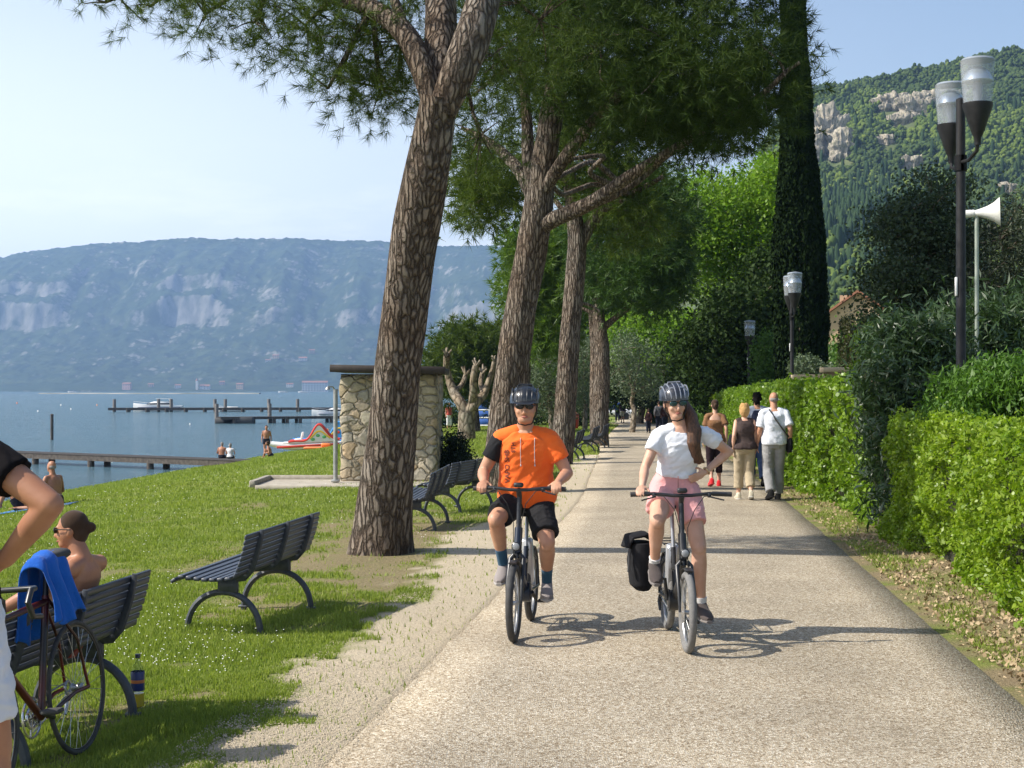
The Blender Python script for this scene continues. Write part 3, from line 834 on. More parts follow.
def pine(base, trunk, limbs, blobs_, n_cl, k, sig, needles, label, group, tuftk=16, Ln=.16, w=.01, seed=0, twig=.35, m=PINE, lo=.35, name='pine_tree', tr=.02, nbr=60):
    r = np.random.default_rng(seed)
    base = onground(base)
    root = empty(name, base, 0, label, 'tree', group)
    paths = [trunk] + limbs
    ends = [np.array([list(q) for q in p_], float) for p_, _ in limbs] or [np.array([list(q) for q in trunk[0]], float)]
    anchors = np.concatenate([e[len(e) // 2:] for e in ends] + [np.array([list(q) for q in trunk[0]])[-1:]])
    cen, pts = clumps(r, blobs_, n=n_cl, k=k, sig=sig, lo=lo)
    # secondary branches: one to each blob, twigs to some clumps
    hubs = []
    for (c, rad, _) in blobs_:
        c = np.array(list(c), float); a = anchors[np.argmin(np.linalg.norm(anchors - c, axis=1))]
        p = curvy(r, a, c, 7, .12, .05); paths.append((p, np.linspace(tr * 2.6, tr, 7))); hubs += [p[3], p[5], p[6]]
    hubs = np.array(hubs)
    for c in cen[r.permutation(len(cen))[:nbr]]:
        a = hubs[np.argmin(np.linalg.norm(hubs - c, axis=1))]
        paths.append((curvy(r, a, c, 5, .15, .04), np.linspace(tr * .8, tr * .25, 5)))
    trunk_mesh(local(paths, base), 'trunk', root, BARK, seed)
    # needles point away from the branch and upward
    par = np.repeat(cen, k, 0); D = pts - par + unit(r, len(pts)) * np.mean(sig) * .5; D[:, 2] += np.mean(sig) * .35
    D /= np.linalg.norm(D, axis=1, keepdims=True) + 1e-9
    tufts('crown', pts - base, D, m, root, seed, tuftk, Ln, w)
    return root

PG = 'pine trees along the lakeside promenade'
def blob_px(lst, depth):
    """(px, py, Y, rx_px, ry_px, weight) -> world blob"""
    out = []
    for (p, q, Y, a, b, w) in lst:
        out.append((P(p, q, Y), (a / FPX * Y, depth, b / FPX * Y), w))
    return out

# nearest pine
tp = [(380, 560, 16.5), (383, 525, 16.45), (388, 470, 16.25), (394, 410, 16.05), (400, 350, 15.85), (407, 290, 15.7), (416, 230, 15.5), (425, 180, 15.3), (434, 130, 15.15), (439, 95, 15.05)]
tpts = [P(*q) for q in tp]; tr_ = [.40, .325, .28, .262, .250, .245, .245, .238, .205, .19]
limbs1 = [([P(438, 118, 15.1), P(426, 75, 15.1), P(412, 42, 15.2), P(396, 22, 15.4), P(372, 8, 15.6), P(335, -4, 15.9), P(270, -22, 16.2), P(200, -30, 16.6)], [.13, .135, .125, .115, .105, .095, .075, .04]),
          ([P(440, 115, 15.1), P(441, 60, 15.3), P(441, 10, 15.6), P(437, -50, 15.9), P(445, -130, 16.3)], [.14, .17, .165, .15, .09]),
          ([P(442, 112, 15.05), P(456, 76, 15.0), P(470, 48, 15.0), P(480, 15, 15.1), P(488, -30, 15.3), P(520, -110, 15.6)], [.15, .18, .19, .18, .16, .09]),
          ([P(408, 42, 15.3), P(400, 15, 15.5), P(385, -25, 15.7)], [.08, .06, .04])]
left = [(105, 2, 16.2, 26, 10, .35), (150, 6, 16.2, 36, 13, .9), (205, 14, 16.0, 42, 20, 1.5), (255, 22, 16, 45, 28, 2.0), (305, 25, 15.9, 45, 38, 2.6), (328, 88, 15.8, 20, 14, .7),
        (350, 50, 15.9, 42, 45, 3.0), (382, 88, 16.2, 30, 34, 2.2), (400, 45, 16.5, 40, 60, 3.0), (255, -20, 16, 90, 25, 2.0), (360, -40, 16.2, 80, 40, 2.2), (500, 60, 17, 50, 70, 3.0), (480, 135, 17.4, 30, 40, 1.3), (540, 20, 17, 60, 60, 2.5),
        (420, -130, 16.6, 110, 60, 3.2), (520, -110, 16.8, 90, 60, 3.0), (470, -210, 17, 110, 50, 2.5)]
pine(P(380, 550, 16.5), (tpts, tr_), limbs1, blob_px(left, .9), 330, 9, (.17, .17, .12), None,
     'nearest thick pine with furrowed bark, forking just above the footpath verge', PG, tuftk=30, Ln=.15, w=.0055, seed=3, nbr=200, tr=.017)
# second pine, with the long low branch over the path
t2 = [(500, 500, 26), (504, 450, 26), (508, 400, 26), (514, 350, 25.9), (522, 300, 25.8), (531, 250, 25.7), (538, 212, 25.6), (541, 180, 25.5), (548, 140, 25.4), (556, 90, 25.4), (566, 30, 25.4), (572, -40, 25.4)]
tw = [v / FPX * 26 for v in (19.5, 18, 17, 16, 15.5, 16, 15, 12.5, 11.5, 11, 10, 8)]
limbs2 = [([P(538, 228, 25.6), P(560, 216, 25.3), P(590, 204, 25), P(615, 186, 24.7), P(645, 166, 24.4), P(676, 148, 24), P(720, 120, 23.6)], [.15, .14, .125, .11, .095, .08, .04]),
          ([P(580, 208, 25.1), P(612, 198, 25.2), P(640, 180, 25.4), P(672, 152, 25.6)], [.08, .075, .06, .04]),
          ([P(534, 200, 25.6), P(520, 170, 25.8), P(500, 150, 26.2), P(480, 136, 26.8), P(462, 128, 27.3)], [.12, .105, .095, .075, .03]),
          ([P(536, 196, 25.5), P(528, 160, 25.6), P(527, 120, 25.8), P(522, 60, 26)], [.13, .12, .10, .07]),
          ([P(544, 190, 25.4), P(570, 150, 25), P(592, 122, 24.7), P(620, 95, 24.4), P(660, 60, 24)], [.12, .11, .10, .08, .05])]
b2 = [(480, 90, 26, 45, 55, 1.2), (530, 60, 25, 60, 60, 2.2), (600, 50, 24, 70, 70, 4), (650, 95, 24, 60, 55, 4), (700, 70, 23.5, 65, 70, 4.5), (740, 105, 24, 48, 52, 3), (765, 55, 24.5, 36, 65, 3), (700, 135, 24.5, 45, 28, 1.6),
      (610, -40, 25, 130, 70, 8), (700, -50, 25, 110, 80, 8), (500, -40, 26, 80, 60, 4), (640, -150, 25.5, 150, 60, 9), (520, -120, 25.5, 120, 60, 6), (800, 62, 23, 10, 22, .12)]
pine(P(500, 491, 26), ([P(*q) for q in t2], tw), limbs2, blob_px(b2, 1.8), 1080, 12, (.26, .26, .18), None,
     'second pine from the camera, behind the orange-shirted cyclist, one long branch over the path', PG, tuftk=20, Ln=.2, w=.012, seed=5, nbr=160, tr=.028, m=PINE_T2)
b2b = [(478, 165, 27.5, 30, 22, 1), (475, 200, 27.5, 24, 20, 1.2), (500, 190, 27.5, 22, 26, 1), (488, 140, 27.5, 26, 20, 1), (466, 178, 27.5, 14, 16, .5)]
# third pine
t3 = [(561, 470, 36), (564, 430, 36), (567, 380, 36), (570, 330, 36), (575, 280, 36), (578, 240, 36), (572, 200, 36), (566, 150, 36), (560, 90, 36), (556, 20, 36)]
tw3 = [v / FPX * 36 for v in (12, 11, 10.5, 10, 10, 9.5, 7, 6.5, 6, 5)]
limbs3 = [([P(578, 246, 36), P(592, 222, 36), P(606, 205, 35.6), P(606, 150, 35.5), P(604, 80, 35.5)], [.18, .15, .13, .11, .08]),
          ([P(600, 212, 35.6), P(630, 195, 35), P(664, 176, 34.4)], [.09, .08, .05]),
          ([P(574, 230, 36), P(560, 205, 36.4), P(545, 190, 37)], [.09, .07, .05]),
          ([P(572, 305, 36), P(590, 300, 36), P(600, 312, 36)], [.05, .04, .03])]
b3 = [(570, 160, 36, 45, 40, 1.3), (620, 190, 35.5, 40, 26, 1.0), (640, 225, 36, 30, 24, .9), (600, 110, 36, 60, 50, 2), (560, 90, 36, 60, 50, 1.5), (650, 120, 36, 60, 50, 2), (478, 165, 30, 30, 22, .7), (478, 202, 30, 26, 22, .9), (502, 185, 30, 18, 30, .6), (590, 20, 36, 120, 60, 3)]
pine(P(561, 463, 36), ([P(*q) for q in t3], tw3), limbs3, blob_px(b3, 1.8), 520, 12, (.30, .30, .2), None,
     'third pine along the path, slender with a forked top above two benches', PG, tuftk=16, Ln=.24, w=.018, seed=7, nbr=120, tr=.03)
# fourth pine: twin stem, dark round crown
t4 = [(600, 447, 51), (600, 420, 51), (602, 380, 51), (602, 345, 51), (599, 318, 51), (596, 280, 51), (600, 220, 51)]
tw4 = [v / FPX * 51 for v in (9, 8.5, 8, 7.5, 6, 4, 2)]
limbs4 = [([P(596, 445, 51.6), P(595, 400, 51.8), P(595, 350, 52), P(593, 320, 52), P(590, 290, 52)], [.2, .19, .17, .15, .08]),
          ([P(601, 330, 51), P(615, 318, 51), P(628, 308, 50.6), P(650, 290, 50)], [.13, .11, .1, .06]),
          ([P(599, 322, 51), P(592, 312, 51), P(582, 308, 51)], [.1, .08, .05])]
b4 = [(610, 240, 51, 40, 34, 2), (650, 225, 50, 44, 40, 3), (652, 262, 50, 32, 34, 3), (640, 285, 50, 42, 28, 2.6), (608, 280, 51, 30, 28, 1.6), (600, 195, 51, 40, 30, 1.6), (648, 192, 51, 34, 26, 1.6)]
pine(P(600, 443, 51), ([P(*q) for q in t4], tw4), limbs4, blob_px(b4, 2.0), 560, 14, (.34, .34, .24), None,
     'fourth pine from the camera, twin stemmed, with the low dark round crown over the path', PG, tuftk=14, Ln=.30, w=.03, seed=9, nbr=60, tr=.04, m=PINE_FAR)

def leafy(name, base, blobs_, n_cl, k, sig, size, m, label, group=None, seed=0, trunk=None, tr=.12, nbr=50, cat='tree', lo=.5, bm=None, aspect=.6, up=None, crown='crown', core=None):
    r = np.random.default_rng(seed); base = onground(base)
    root = empty(name, base, 0, label, cat, group)
    paths = []
    blobs_ = [(np.array(list(c), float), rad, w) for c, rad, w in blobs_]
    cm = sum(c * w for c, _, w in blobs_) / sum(w for _, _, w in blobs_)
    cen, pts = clumps(r, blobs_, n=n_cl, k=k, sig=sig, lo=lo)
    if trunk is None:
        top = base * .45 + cm * .55; top[2] = base[2] + (cm[2] - base[2]) * .8
        tpth = curvy(r, base, top, 6, .06); tw_ = np.linspace(tr, tr * .5, 6)
    else: tpth = np.array([list(q) for q in trunk[0]], float); tw_ = trunk[1]
    paths.append((tpth, tw_)); hubs = []
    for c, rad, _ in blobs_:
        a = tpth[len(tpth) // 2 + int(r.integers(0, max(1, len(tpth) // 2)))]
        p = curvy(r, a, c, 6, .12, .03); paths.append((p, np.linspace(tr * .45, tr * .15, 6))); hubs += list(p[2:])
    hubs = np.array(hubs)
    for c in cen[r.permutation(len(cen))[:nbr]]:
        a = hubs[np.argmin(np.linalg.norm(hubs - c, axis=1))]
        paths.append((curvy(r, a, c, 4, .15), np.linspace(tr * .12, tr * .05, 4)))
    if tr > 0: trunk_mesh(local(paths, base), 'trunk', root, bm or BARK2, seed, fine=.4)
    leaves(crown, pts - base, size, m, root, seed, aspect, up)
    return root
BG = 'trees at the back of the promenade'
# bright green deciduous trees
leafy('broadleaf_tree', P(712, 400, 62), blob_px([(708, 205, 60, 38, 36, 2.4), (745, 215, 60, 44, 44, 3), (735, 250, 60, 50, 34, 2.5), (770, 180, 60, 22, 30, 1.2), (692, 245, 60, 26, 34, 1.4), (765, 262, 60, 28, 24, 1), (720, 285, 60, 34, 18, .9), (778, 230, 60, 18, 46, 1.2)], 2.2),
      520, 60, (.42, .42, .22), .17, LIME, 'tall bright lime green tree left of the dark cypress', BG, 21, tr=.13, nbr=160, lo=.3, bm=BARK)
leafy('broadleaf_tree', P(668, 410, 84), blob_px([(625, 330, 84, 26, 14, 1), (660, 345, 84, 45, 20, 2.4), (690, 325, 84, 26, 16, 1.2), (650, 325, 84, 30, 12, 1), (700, 350, 84, 20, 14, .8), (630, 352, 84, 24, 10, .8), (672, 372, 86, 24, 10, .6)], 3),
      340, 60, (.6, .6, .25), .22, LIME, 'low spreading light green tree above the far end of the path', BG, 22, tr=.2, nbr=60, lo=.3)
leafy('evergreen_oak', P(738, 405, 56), blob_px([(740, 315, 56, 32, 28, 2), (715, 350, 56, 28, 32, 2.6), (750, 350, 56, 30, 40, 3), (735, 380, 56, 40, 20, 2.2), (705, 380, 58, 22, 18, 1.4), (765, 300, 57, 16, 50, 1.6)], 2.0),
      700, 60, (.5, .5, .32), .2, DARKG, 'dark evergreen oak behind the far street lamp', BG, 23, tr=.3, nbr=40)
leafy('broadleaf_tree', P(640, 412, 104), blob_px([(640, 385, 104, 34, 22, 2), (680, 385, 104, 34, 24, 2), (610, 375, 104, 26, 26, 1.6), (660, 362, 104, 50, 14, 1.6), (590, 380, 106, 20, 30, 1.2), (712, 392, 98, 18, 16, 1.)], 3.5),
      620, 50, (.6, .6, .4), .28, DARKG, 'dark shady tree closing the view at the end of the path', BG, 24, tr=.3, nbr=30)
leafy('broadleaf_tree', P(596, 415, 96), blob_px([(560, 330, 96, 30, 40, 2), (590, 300, 96, 30, 40, 2), (535, 300, 96, 26, 34, 1.6), (545, 270, 96, 20, 30, 1), (620, 310, 96, 28, 20, 1), (555, 375, 92, 26, 20, 1.)], 4),
      560, 50, (.6, .6, .35), .28, MIDG, 'mid green tree filling the gap between the second and fourth pines', BG, 25, tr=.3, nbr=30)
for s_, (p_, q_, Y_, bl, lab) in enumerate([
    (632, 412, 74, [(622, 350, 74, 16, 18, 1), (640, 362, 74, 22, 20, 1.4), (628, 380, 74, 24, 16, 1.2), (650, 384, 74, 16, 14, .8)], 'grey green olive tree right of the twin stemmed pine'),
    (553, 425, 62, [(545, 365, 62, 22, 26, 1.2), (556, 395, 62, 20, 22, 1), (536, 395, 62, 16, 18, .7)], 'grey green olive tree left of the third pine'),
    (585, 420, 80, [(584, 360, 80, 14, 26, 1), (580, 390, 80, 16, 22, 1)], 'grey green olive tree between the third and fourth pines')]):
    leafy('olive_tree', P(p_, q_, Y_), blob_px(bl, 1.5), 130, 50, (.35, .35, .3), .16, OLIVE, lab, 'olive trees behind the pines', 30 + s_, tr=.16, nbr=40, aspect=.3)
# round umbrella pine behind the shelter
pine(P(476, 432, 76), ([P(476, 432, 76), P(474, 405, 76), P(470, 370, 76)], [.25, .22, .14]), [], blob_px([(470, 345, 76, 30, 22, 2), (450, 362, 76, 24, 20, 1.6), (495, 350, 76, 24, 24, 1.6), (500, 378, 76, 26, 22, 1.4), (440, 380, 76, 14, 14, .7), (470, 380, 77, 34, 18, 1.6), (515, 350, 77, 22, 30, 1.4), (512, 385, 77, 18, 24, 1.2)], 2.6), 520, 14, (.42, .42, .3), None,
     'rounded green pine behind the stone shelter', PG, tuftk=12, Ln=.36, w=.05, seed=41, nbr=30, tr=.05)
pine(P(524, 430, 58), ([P(524, 430, 58), P(527, 350, 58), P(530, 280, 58), P(528, 240, 58)], [.2, .17, .12, .07]), [], blob_px([(545, 262, 58, 26, 26, 1.4), (560, 300, 58, 26, 30, 1.4), (518, 250, 58, 12, 16, .5), (520, 290, 58, 14, 22, .6), (548, 335, 58, 22, 18, .8), (570, 250, 58, 20, 30, 1)], 1.8), 330, 13, (.32, .32, .3), None,
     'yellow green young pine half hidden behind the second pine trunk', PG, tuftk=14, Ln=.34, w=.04, seed=43, nbr=50, tr=.03, m=mat_leaf('pine_fresh', (.06, .12, .016), (.14, .22, .03), .35))

# tall dark Italian cypress
def cypress(base, H, Rr, seed, label, m=CYPR, n=80000, size=.18):
    r = np.random.default_rng(seed); base = onground(base)
    root = empty('cypress_tree', base, 0, label, 'tree')
    t = r.random(n) ** .8; a = r.random(n) * 2 * PI
    prof = Rr * np.interp(t, [0, .03, .14, .28, .46, .72, 1], [.35, .85, 1.0, .92, .60, .40, .04])
    lump = 1 + .22 * fbm(np.cos(a) * 2.2, np.sin(a) * 2.2, t * H * .55, 3) + .10 * fbm(np.cos(a) * 7, np.sin(a) * 7, t * H * 1.8, 2)
    rr = prof * lump * (1 - .3 * r.random(n) ** 2)
    C = np.stack([np.cos(a) * rr - .50 * t ** 1.5, np.sin(a) * rr, t * H + .6], -1)
    leaves('crown', C, size, m, root, seed, .45, up=(0, 0, 1.4))
    trunk_mesh([([(0, 0, -.2), (0, 0, H * .4), (-.4, 0, H * .90)], [Rr * .2, Rr * .1, .02])], 'trunk', root, BARK2, seed)
    return root
cypress(P(802, 415, 47) , 20.0, .90, 51, 'very tall narrow dark cypress standing behind the street lamps')
# ------------------------------------------------------------------ hedges
HEDGE = mat_leaf('hedge_leaves', (.12, .22, .014), (.27, .37, .028), .42, .42, .45, 2.0)
IVY = mat_leaf('ivy_leaves', (.09, .18, .014), (.22, .33, .028), .42, .4, .5, 1.0)
CORE_SHADE = mat('hedge_core_shade', (.035, .028, .014), .95, var=(.02, .028, .01), vscale=14, bump=.05, bscale=16)  # hedge core colour: the inner shade is painted in as near-black brown
def hedge(name, line, thick, hfun, n, size, m, label, seed, cat='hedge', group=None, rough=.10, aspect=.55, inset=.22, up=None, ends=True):
    r = np.random.default_rng(seed); line = np.array(line, float)
    seg = np.r_[0, np.cumsum(np.linalg.norm(np.diff(line, axis=0), axis=1))]; Ln = seg[-1]
    def at(s):
        x = np.interp(s, seg, line[:, 0]); y = np.interp(s, seg, line[:, 1])
        x2 = np.interp(np.minimum(s + .1, Ln), seg, line[:, 0]); y2 = np.interp(np.minimum(s + .1, Ln), seg, line[:, 1])
        x1 = np.interp(np.maximum(s - .1, 0), seg, line[:, 0]); y1 = np.interp(np.maximum(s - .1, 0), seg, line[:, 1])
        dx, dy = x2 - x1, y2 - y1; l = np.hypot(dx, dy) + 1e-9
        return x, y, dy / l, -dx / l      # normal points away from the path (to the right)
    base = np.array([line[0, 0], line[0, 1], gz(*line[0])])
    root = empty(name, base, 0, label, cat, group)
    dens = r.random(n)
    s = r.random(n) * Ln; H = hfun(s)
    per = H + thick + (H if ends else 0)
    t = r.random(n) * (H + thick) 
    front = t < H
    z = np.where(front, t, H); off = np.where(front, 0, t - H)
    if ends:
        e = r.random(n) < (thick * np.mean(H)) / (thick * np.mean(H) + Ln * (np.mean(H) + thick)) * 2.0
        s = np.where(e, np.where(r.random(n) < .5, 0, Ln), s); z = np.where(e, r.random(n) * H, z); off = np.where(e, r.random(n) * thick, off)
    x, y, nx_, ny_ = at(s)
    bump = rough * 2.0 * fbm(s * 1.3, z * 1.5 + off * 1.5, seed * 1.7, 4) + rough * .7 * fbm(s * 6, z * 6, off * 5 + seed, 2)
    deep = r.exponential(.055, n).clip(0, .3)
    out = bump - deep
    # round the upper front edge
    rd = np.clip(1 - (H - z) / .25, 0, 1) * front * .10
    off2 = np.where(front, off - out + rd, off); z2 = np.where(front, z, z + out * .8)
    z2 = z2 + r.normal(0, .012, n)
    gap = fbm(s * 1.9, z * 2.1, off * 2 + seed, 3)
    out = out - np.clip(gap - .22, 0, 1) * .9; off2 = np.where(front, off - out + rd, off)
    spr = r.random(n) < .022
    z2 = z2 + spr * (z > H * .85) * r.random(n) * .14
    s2 = out * (s <= 0) * -1 + out * (s >= Ln)
    X = x + nx_ * off2; Y = y + ny_ * off2
    tx, ty = -ny_, nx_
    X += tx * s2; Y += ty * s2
    Z = ground(X, Y) + z2
    C = np.stack([X, Y, Z], -1) - base
    leaves('foliage', C, size, m, root, seed, aspect, up)
    # solid dark core added behind the leaves, standing in for the shade inside
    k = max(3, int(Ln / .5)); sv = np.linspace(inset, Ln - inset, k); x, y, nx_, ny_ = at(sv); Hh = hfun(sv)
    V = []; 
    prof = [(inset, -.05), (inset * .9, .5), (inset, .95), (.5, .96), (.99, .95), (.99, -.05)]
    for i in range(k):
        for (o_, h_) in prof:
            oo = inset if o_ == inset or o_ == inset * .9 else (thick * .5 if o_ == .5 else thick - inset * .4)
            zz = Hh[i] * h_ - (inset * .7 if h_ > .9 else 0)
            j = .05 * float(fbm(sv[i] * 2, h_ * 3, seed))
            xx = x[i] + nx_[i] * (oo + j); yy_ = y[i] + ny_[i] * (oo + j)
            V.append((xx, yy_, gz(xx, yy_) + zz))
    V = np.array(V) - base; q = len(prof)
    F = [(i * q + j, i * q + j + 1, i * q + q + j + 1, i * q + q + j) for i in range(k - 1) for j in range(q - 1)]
    npmesh('shade_core', V, F, CORE_SHADE, root)
    return root
h1 = [(3.58, 7.0), (3.80, 9.0), (4.0, 11.2), (4.2, 13.5), (4.50, 17.4)]
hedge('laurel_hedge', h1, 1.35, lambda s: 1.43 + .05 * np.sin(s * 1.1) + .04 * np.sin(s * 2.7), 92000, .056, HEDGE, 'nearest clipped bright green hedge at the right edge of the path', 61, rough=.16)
h2 = [(4.76, 18.7), (4.95, 22), (5.14, 26.6), (5.75, 34), (6.6, 42), (7.35, 52), (8.2, 62)]
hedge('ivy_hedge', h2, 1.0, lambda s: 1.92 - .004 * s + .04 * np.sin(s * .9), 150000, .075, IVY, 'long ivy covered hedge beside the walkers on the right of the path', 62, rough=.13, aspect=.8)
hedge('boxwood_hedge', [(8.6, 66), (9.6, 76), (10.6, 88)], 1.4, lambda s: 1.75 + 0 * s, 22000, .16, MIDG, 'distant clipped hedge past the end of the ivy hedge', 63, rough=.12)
for k_, (p_, Y_, w_, H_) in enumerate([(656, 100, 1.4, 2.0), (672, 98, 1.8, 1.9), (642, 104, 1.2, 1.7)]):
    x_ = px(p_, Y_) + .3
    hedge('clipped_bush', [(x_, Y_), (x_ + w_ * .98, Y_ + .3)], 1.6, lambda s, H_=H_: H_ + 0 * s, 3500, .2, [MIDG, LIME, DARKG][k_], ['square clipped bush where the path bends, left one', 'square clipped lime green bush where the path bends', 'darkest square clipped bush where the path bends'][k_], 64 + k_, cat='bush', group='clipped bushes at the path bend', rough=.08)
# brown clipped block of hedge beside the house
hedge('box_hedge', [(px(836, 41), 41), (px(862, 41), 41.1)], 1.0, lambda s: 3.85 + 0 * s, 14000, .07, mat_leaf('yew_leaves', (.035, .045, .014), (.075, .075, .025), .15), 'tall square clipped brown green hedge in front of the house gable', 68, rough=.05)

# shrubs and trees on the right
OLEA = mat_leaf('oleander_leaves', (.022, .050, .016), (.060, .105, .035), .2, .38, .5, 2)
leafy('oleander_bush', P(880, 520, 18.6), blob_px([(905, 355, 18.8, 36, 34, 2), (880, 385, 18.4, 16, 40, 1.2), (880, 440, 18.2, 8, 50, .8), (920, 400, 18.4, 36, 30, 1.8), (890, 340, 19, 20, 18, .8), (884, 495, 18.0, 6, 26, .3), (940, 350, 18.8, 30, 30, 1.2)], .5),
      300, 46, (.13, .13, .12), .15, OLEA, 'dark oleander bush with long leaves filling the gap between the two hedges', seed=71, tr=.05, nbr=60, aspect=.2, up=(0, 0, .5), cat='bush', lo=.1)
leafy('oleander_bush', P(985, 500, 20), blob_px([(965, 335, 20, 40, 34, 2), (1005, 330, 20, 36, 40, 2), (1040, 345, 20, 30, 50, 1.5), (960, 380, 19.5, 50, 24, 1.5), (1010, 375, 19.5, 40, 24, 1.4)], .8),
      330, 46, (.16, .16, .14), .17, OLEA, 'dark long leaved bush below the tall double lamp', seed=72, tr=.05, nbr=50, aspect=.18, up=(0, 0, .7), cat='bush', lo=.1)
leafy('cedar_tree', P(925, 430, 26), blob_px([(932, 195, 26, 20, 22, 1.3), (912, 235, 26, 30, 24, 2), (945, 240, 26, 30, 30, 2), (904, 275, 26, 30, 24, 2), (940, 285, 26, 40, 30, 2.6), (896, 310, 26, 18, 24, 1.4), (950, 320, 26, 40, 30, 2), (912, 215, 26, 22, 16, 1)], 1.5),
      430, 70, (.30, .30, .075), .075, mat_leaf('cedar_sprays', (.020, .042, .017), (.060, .088, .035), .1, .5, .3, 1.0), 'dark cedar rising behind the tall double street lamp', seed=73, tr=.14, nbr=120, lo=.35)
leafy('olive_tree', P(1030, 430, 24), blob_px([(1000, 240, 24, 28, 28, 1.6), (1035, 225, 24, 36, 36, 2), (985, 280, 24, 24, 28, 1.4), (1020, 290, 24, 36, 36, 2.2), (1060, 270, 24, 34, 50, 2), (975, 310, 24, 26, 26, 1)], 1.4),
      380, 55, (.20, .20, .16), .08, mat_leaf('dark_olive_leaves', (.020, .032, .016), (.055, .072, .036), .12), 'dark grey olive tree at the right picture edge behind the white horn loudspeaker', seed=74, tr=.12, nbr=120, aspect=.3, lo=.2)
leafy('laurel_bush', P(990, 480, 15.6), blob_px([(985, 395, 15.6, 42, 28, 2), (1030, 392, 15.2, 44, 34, 2), (960, 410, 15.8, 22, 18, 1), (1070, 400, 15, 40, 34, 1.4)], .9),
      380, 60, (.10, .10, .07), .085, mat_leaf('laurel_leaves', (.045, .115, .013), (.10, .20, .022), .3), 'rounded laurel bush rising behind the nearest hedge', seed=75, tr=.05, nbr=10, aspect=.3, up=(0, 0, .9), cat='bush', lo=.2)
leafy('young_bush', P(876, 420, 25), blob_px([(872, 340, 25, 12, 14, 1), (878, 360, 25, 14, 20, 1.2), (868, 375, 25, 12, 14, 1)], .5), 60, 50, (.12, .12, .10), .09, HEDGE, 'light green leafy bush left of the dark oleander, above the ivy hedge', seed=76, tr=.04, cat='bush')
leafy('cypress_bush', P(770, 400, 50), blob_px([(768, 350, 50, 13, 16, 1), (770, 370, 50, 18, 20, 1.6), (764, 385, 50, 14, 14, 1)], .7), 110, 50, (.16, .16, .16), .11, MIDG, 'small rounded conifer between the two far street lamps', seed=77, tr=.06, cat='bush')
leafy('sage_bush', P(812, 400, 44), blob_px([(805, 368, 44, 14, 10, 1), (820, 374, 44, 14, 8, 1)], .6), 60, 50, (.14, .14, .10), .10, OLIVE, 'silvery grey shrub at the foot of the tall cypress', seed=78, tr=.04, cat='bush')
leafy('broadleaf_tree', P(850, 400, 70), blob_px([(840, 362, 70, 20, 14, 1), (868, 345, 70, 16, 20, 1), (905, 350, 70, 34, 34, 2), (960, 340, 70, 44, 44, 3), (1030, 340, 70, 50, 50, 3)], 3), 400, 50, (.5, .5, .35), .22, MIDG, 'green trees rising beyond the garden wall on the right', BG, seed=79, tr=.2)
leafy('dark_bush', P(455, 476, 31), blob_px([(455, 447, 31, 11, 14, 1), (450, 462, 31, 12, 12, 1), (461, 462, 31, 9, 10, .8)], .35), 110, 50, (.10, .10, .09), .06, mat_leaf('dark_bush_leaves', (.006, .016, .006), (.02, .042, .012), .1), 'small dark green bush just right of the stone shelter', seed=80, tr=.03, cat='bush', lo=.2)  # this bush has very dark green leaves throughout
leafy('garden_hedge', P(520, 440, 92), blob_px([(470, 415, 92, 30, 10, 1), (530, 412, 92, 30, 14, 1), (575, 412, 90, 26, 14, 1), (430, 418, 92, 24, 10, .8)], 1.6), 260, 40, (.5, .5, .3), .2, DARKG, 'long low dark hedge closing the lawn behind the bare pollarded tree', seed=81, tr=.05, cat='hedge', lo=.1)

# pollarded plane tree without leaves
def pollard():
    r = np.random.default_rng(4); Y = 60
    base = onground(P(466, 436, Y)); root = empty('pollarded_tree', base, 0, 'bare pollarded plane tree with knobbly stubs on the lawn', 'tree')
    s = lambda w: w / FPX * Y
    J = [([P(466, 440, Y), P(467, 425, Y), P(467, 412, Y)], [s(10), s(8.5), s(8)]),
         ([P(466, 414, Y), P(460, 402, Y), P(453, 392, Y + .5), P(449, 378, Y + .6), P(446, 364, Y + .4), P(447, 355, Y)], [s(6), s(5), s(4.5), s(3.5), s(3), s(3.4)]),
         ([P(468, 414, Y), P(476, 402, Y - .3), P(484, 396, Y), P(488, 384, Y), P(493, 370, Y), P(495, 362, Y)], [s(6), s(5), s(4), s(3), s(2.4), s(2.8)]),
         ([P(472, 406, Y), P(474, 392, Y - .6), P(473, 378, Y - .8), P(476, 366, Y - .8)], [s(5), s(4), s(3.4), s(3.6)]),
         ([P(453, 392, Y + .5), P(462, 386, Y + 1), P(466, 374, Y + 1.4)], [s(3), s(2.4), s(2.4)]),
         ([P(484, 396, Y), P(480, 382, Y + .8), P(483, 372, Y + 1)], [s(3), s(2.4), s(2.6)])]
    for a, b in ((447, 355), (476, 366), (495, 362), (466, 374), (483, 372), (446, 364), (474, 378)):
        for k in range(5):
            J.append(([P(a, b + 1, Y), P(a + r.uniform(-5, 5), b - r.uniform(2, 8), Y + r.uniform(-.4, .4))], [s(1.4), s(1.0)]))
    trunk_mesh(local(J, base), 'trunk', root, BARK2, 4, n=14, rough=.25, fine=.3)
pollard()

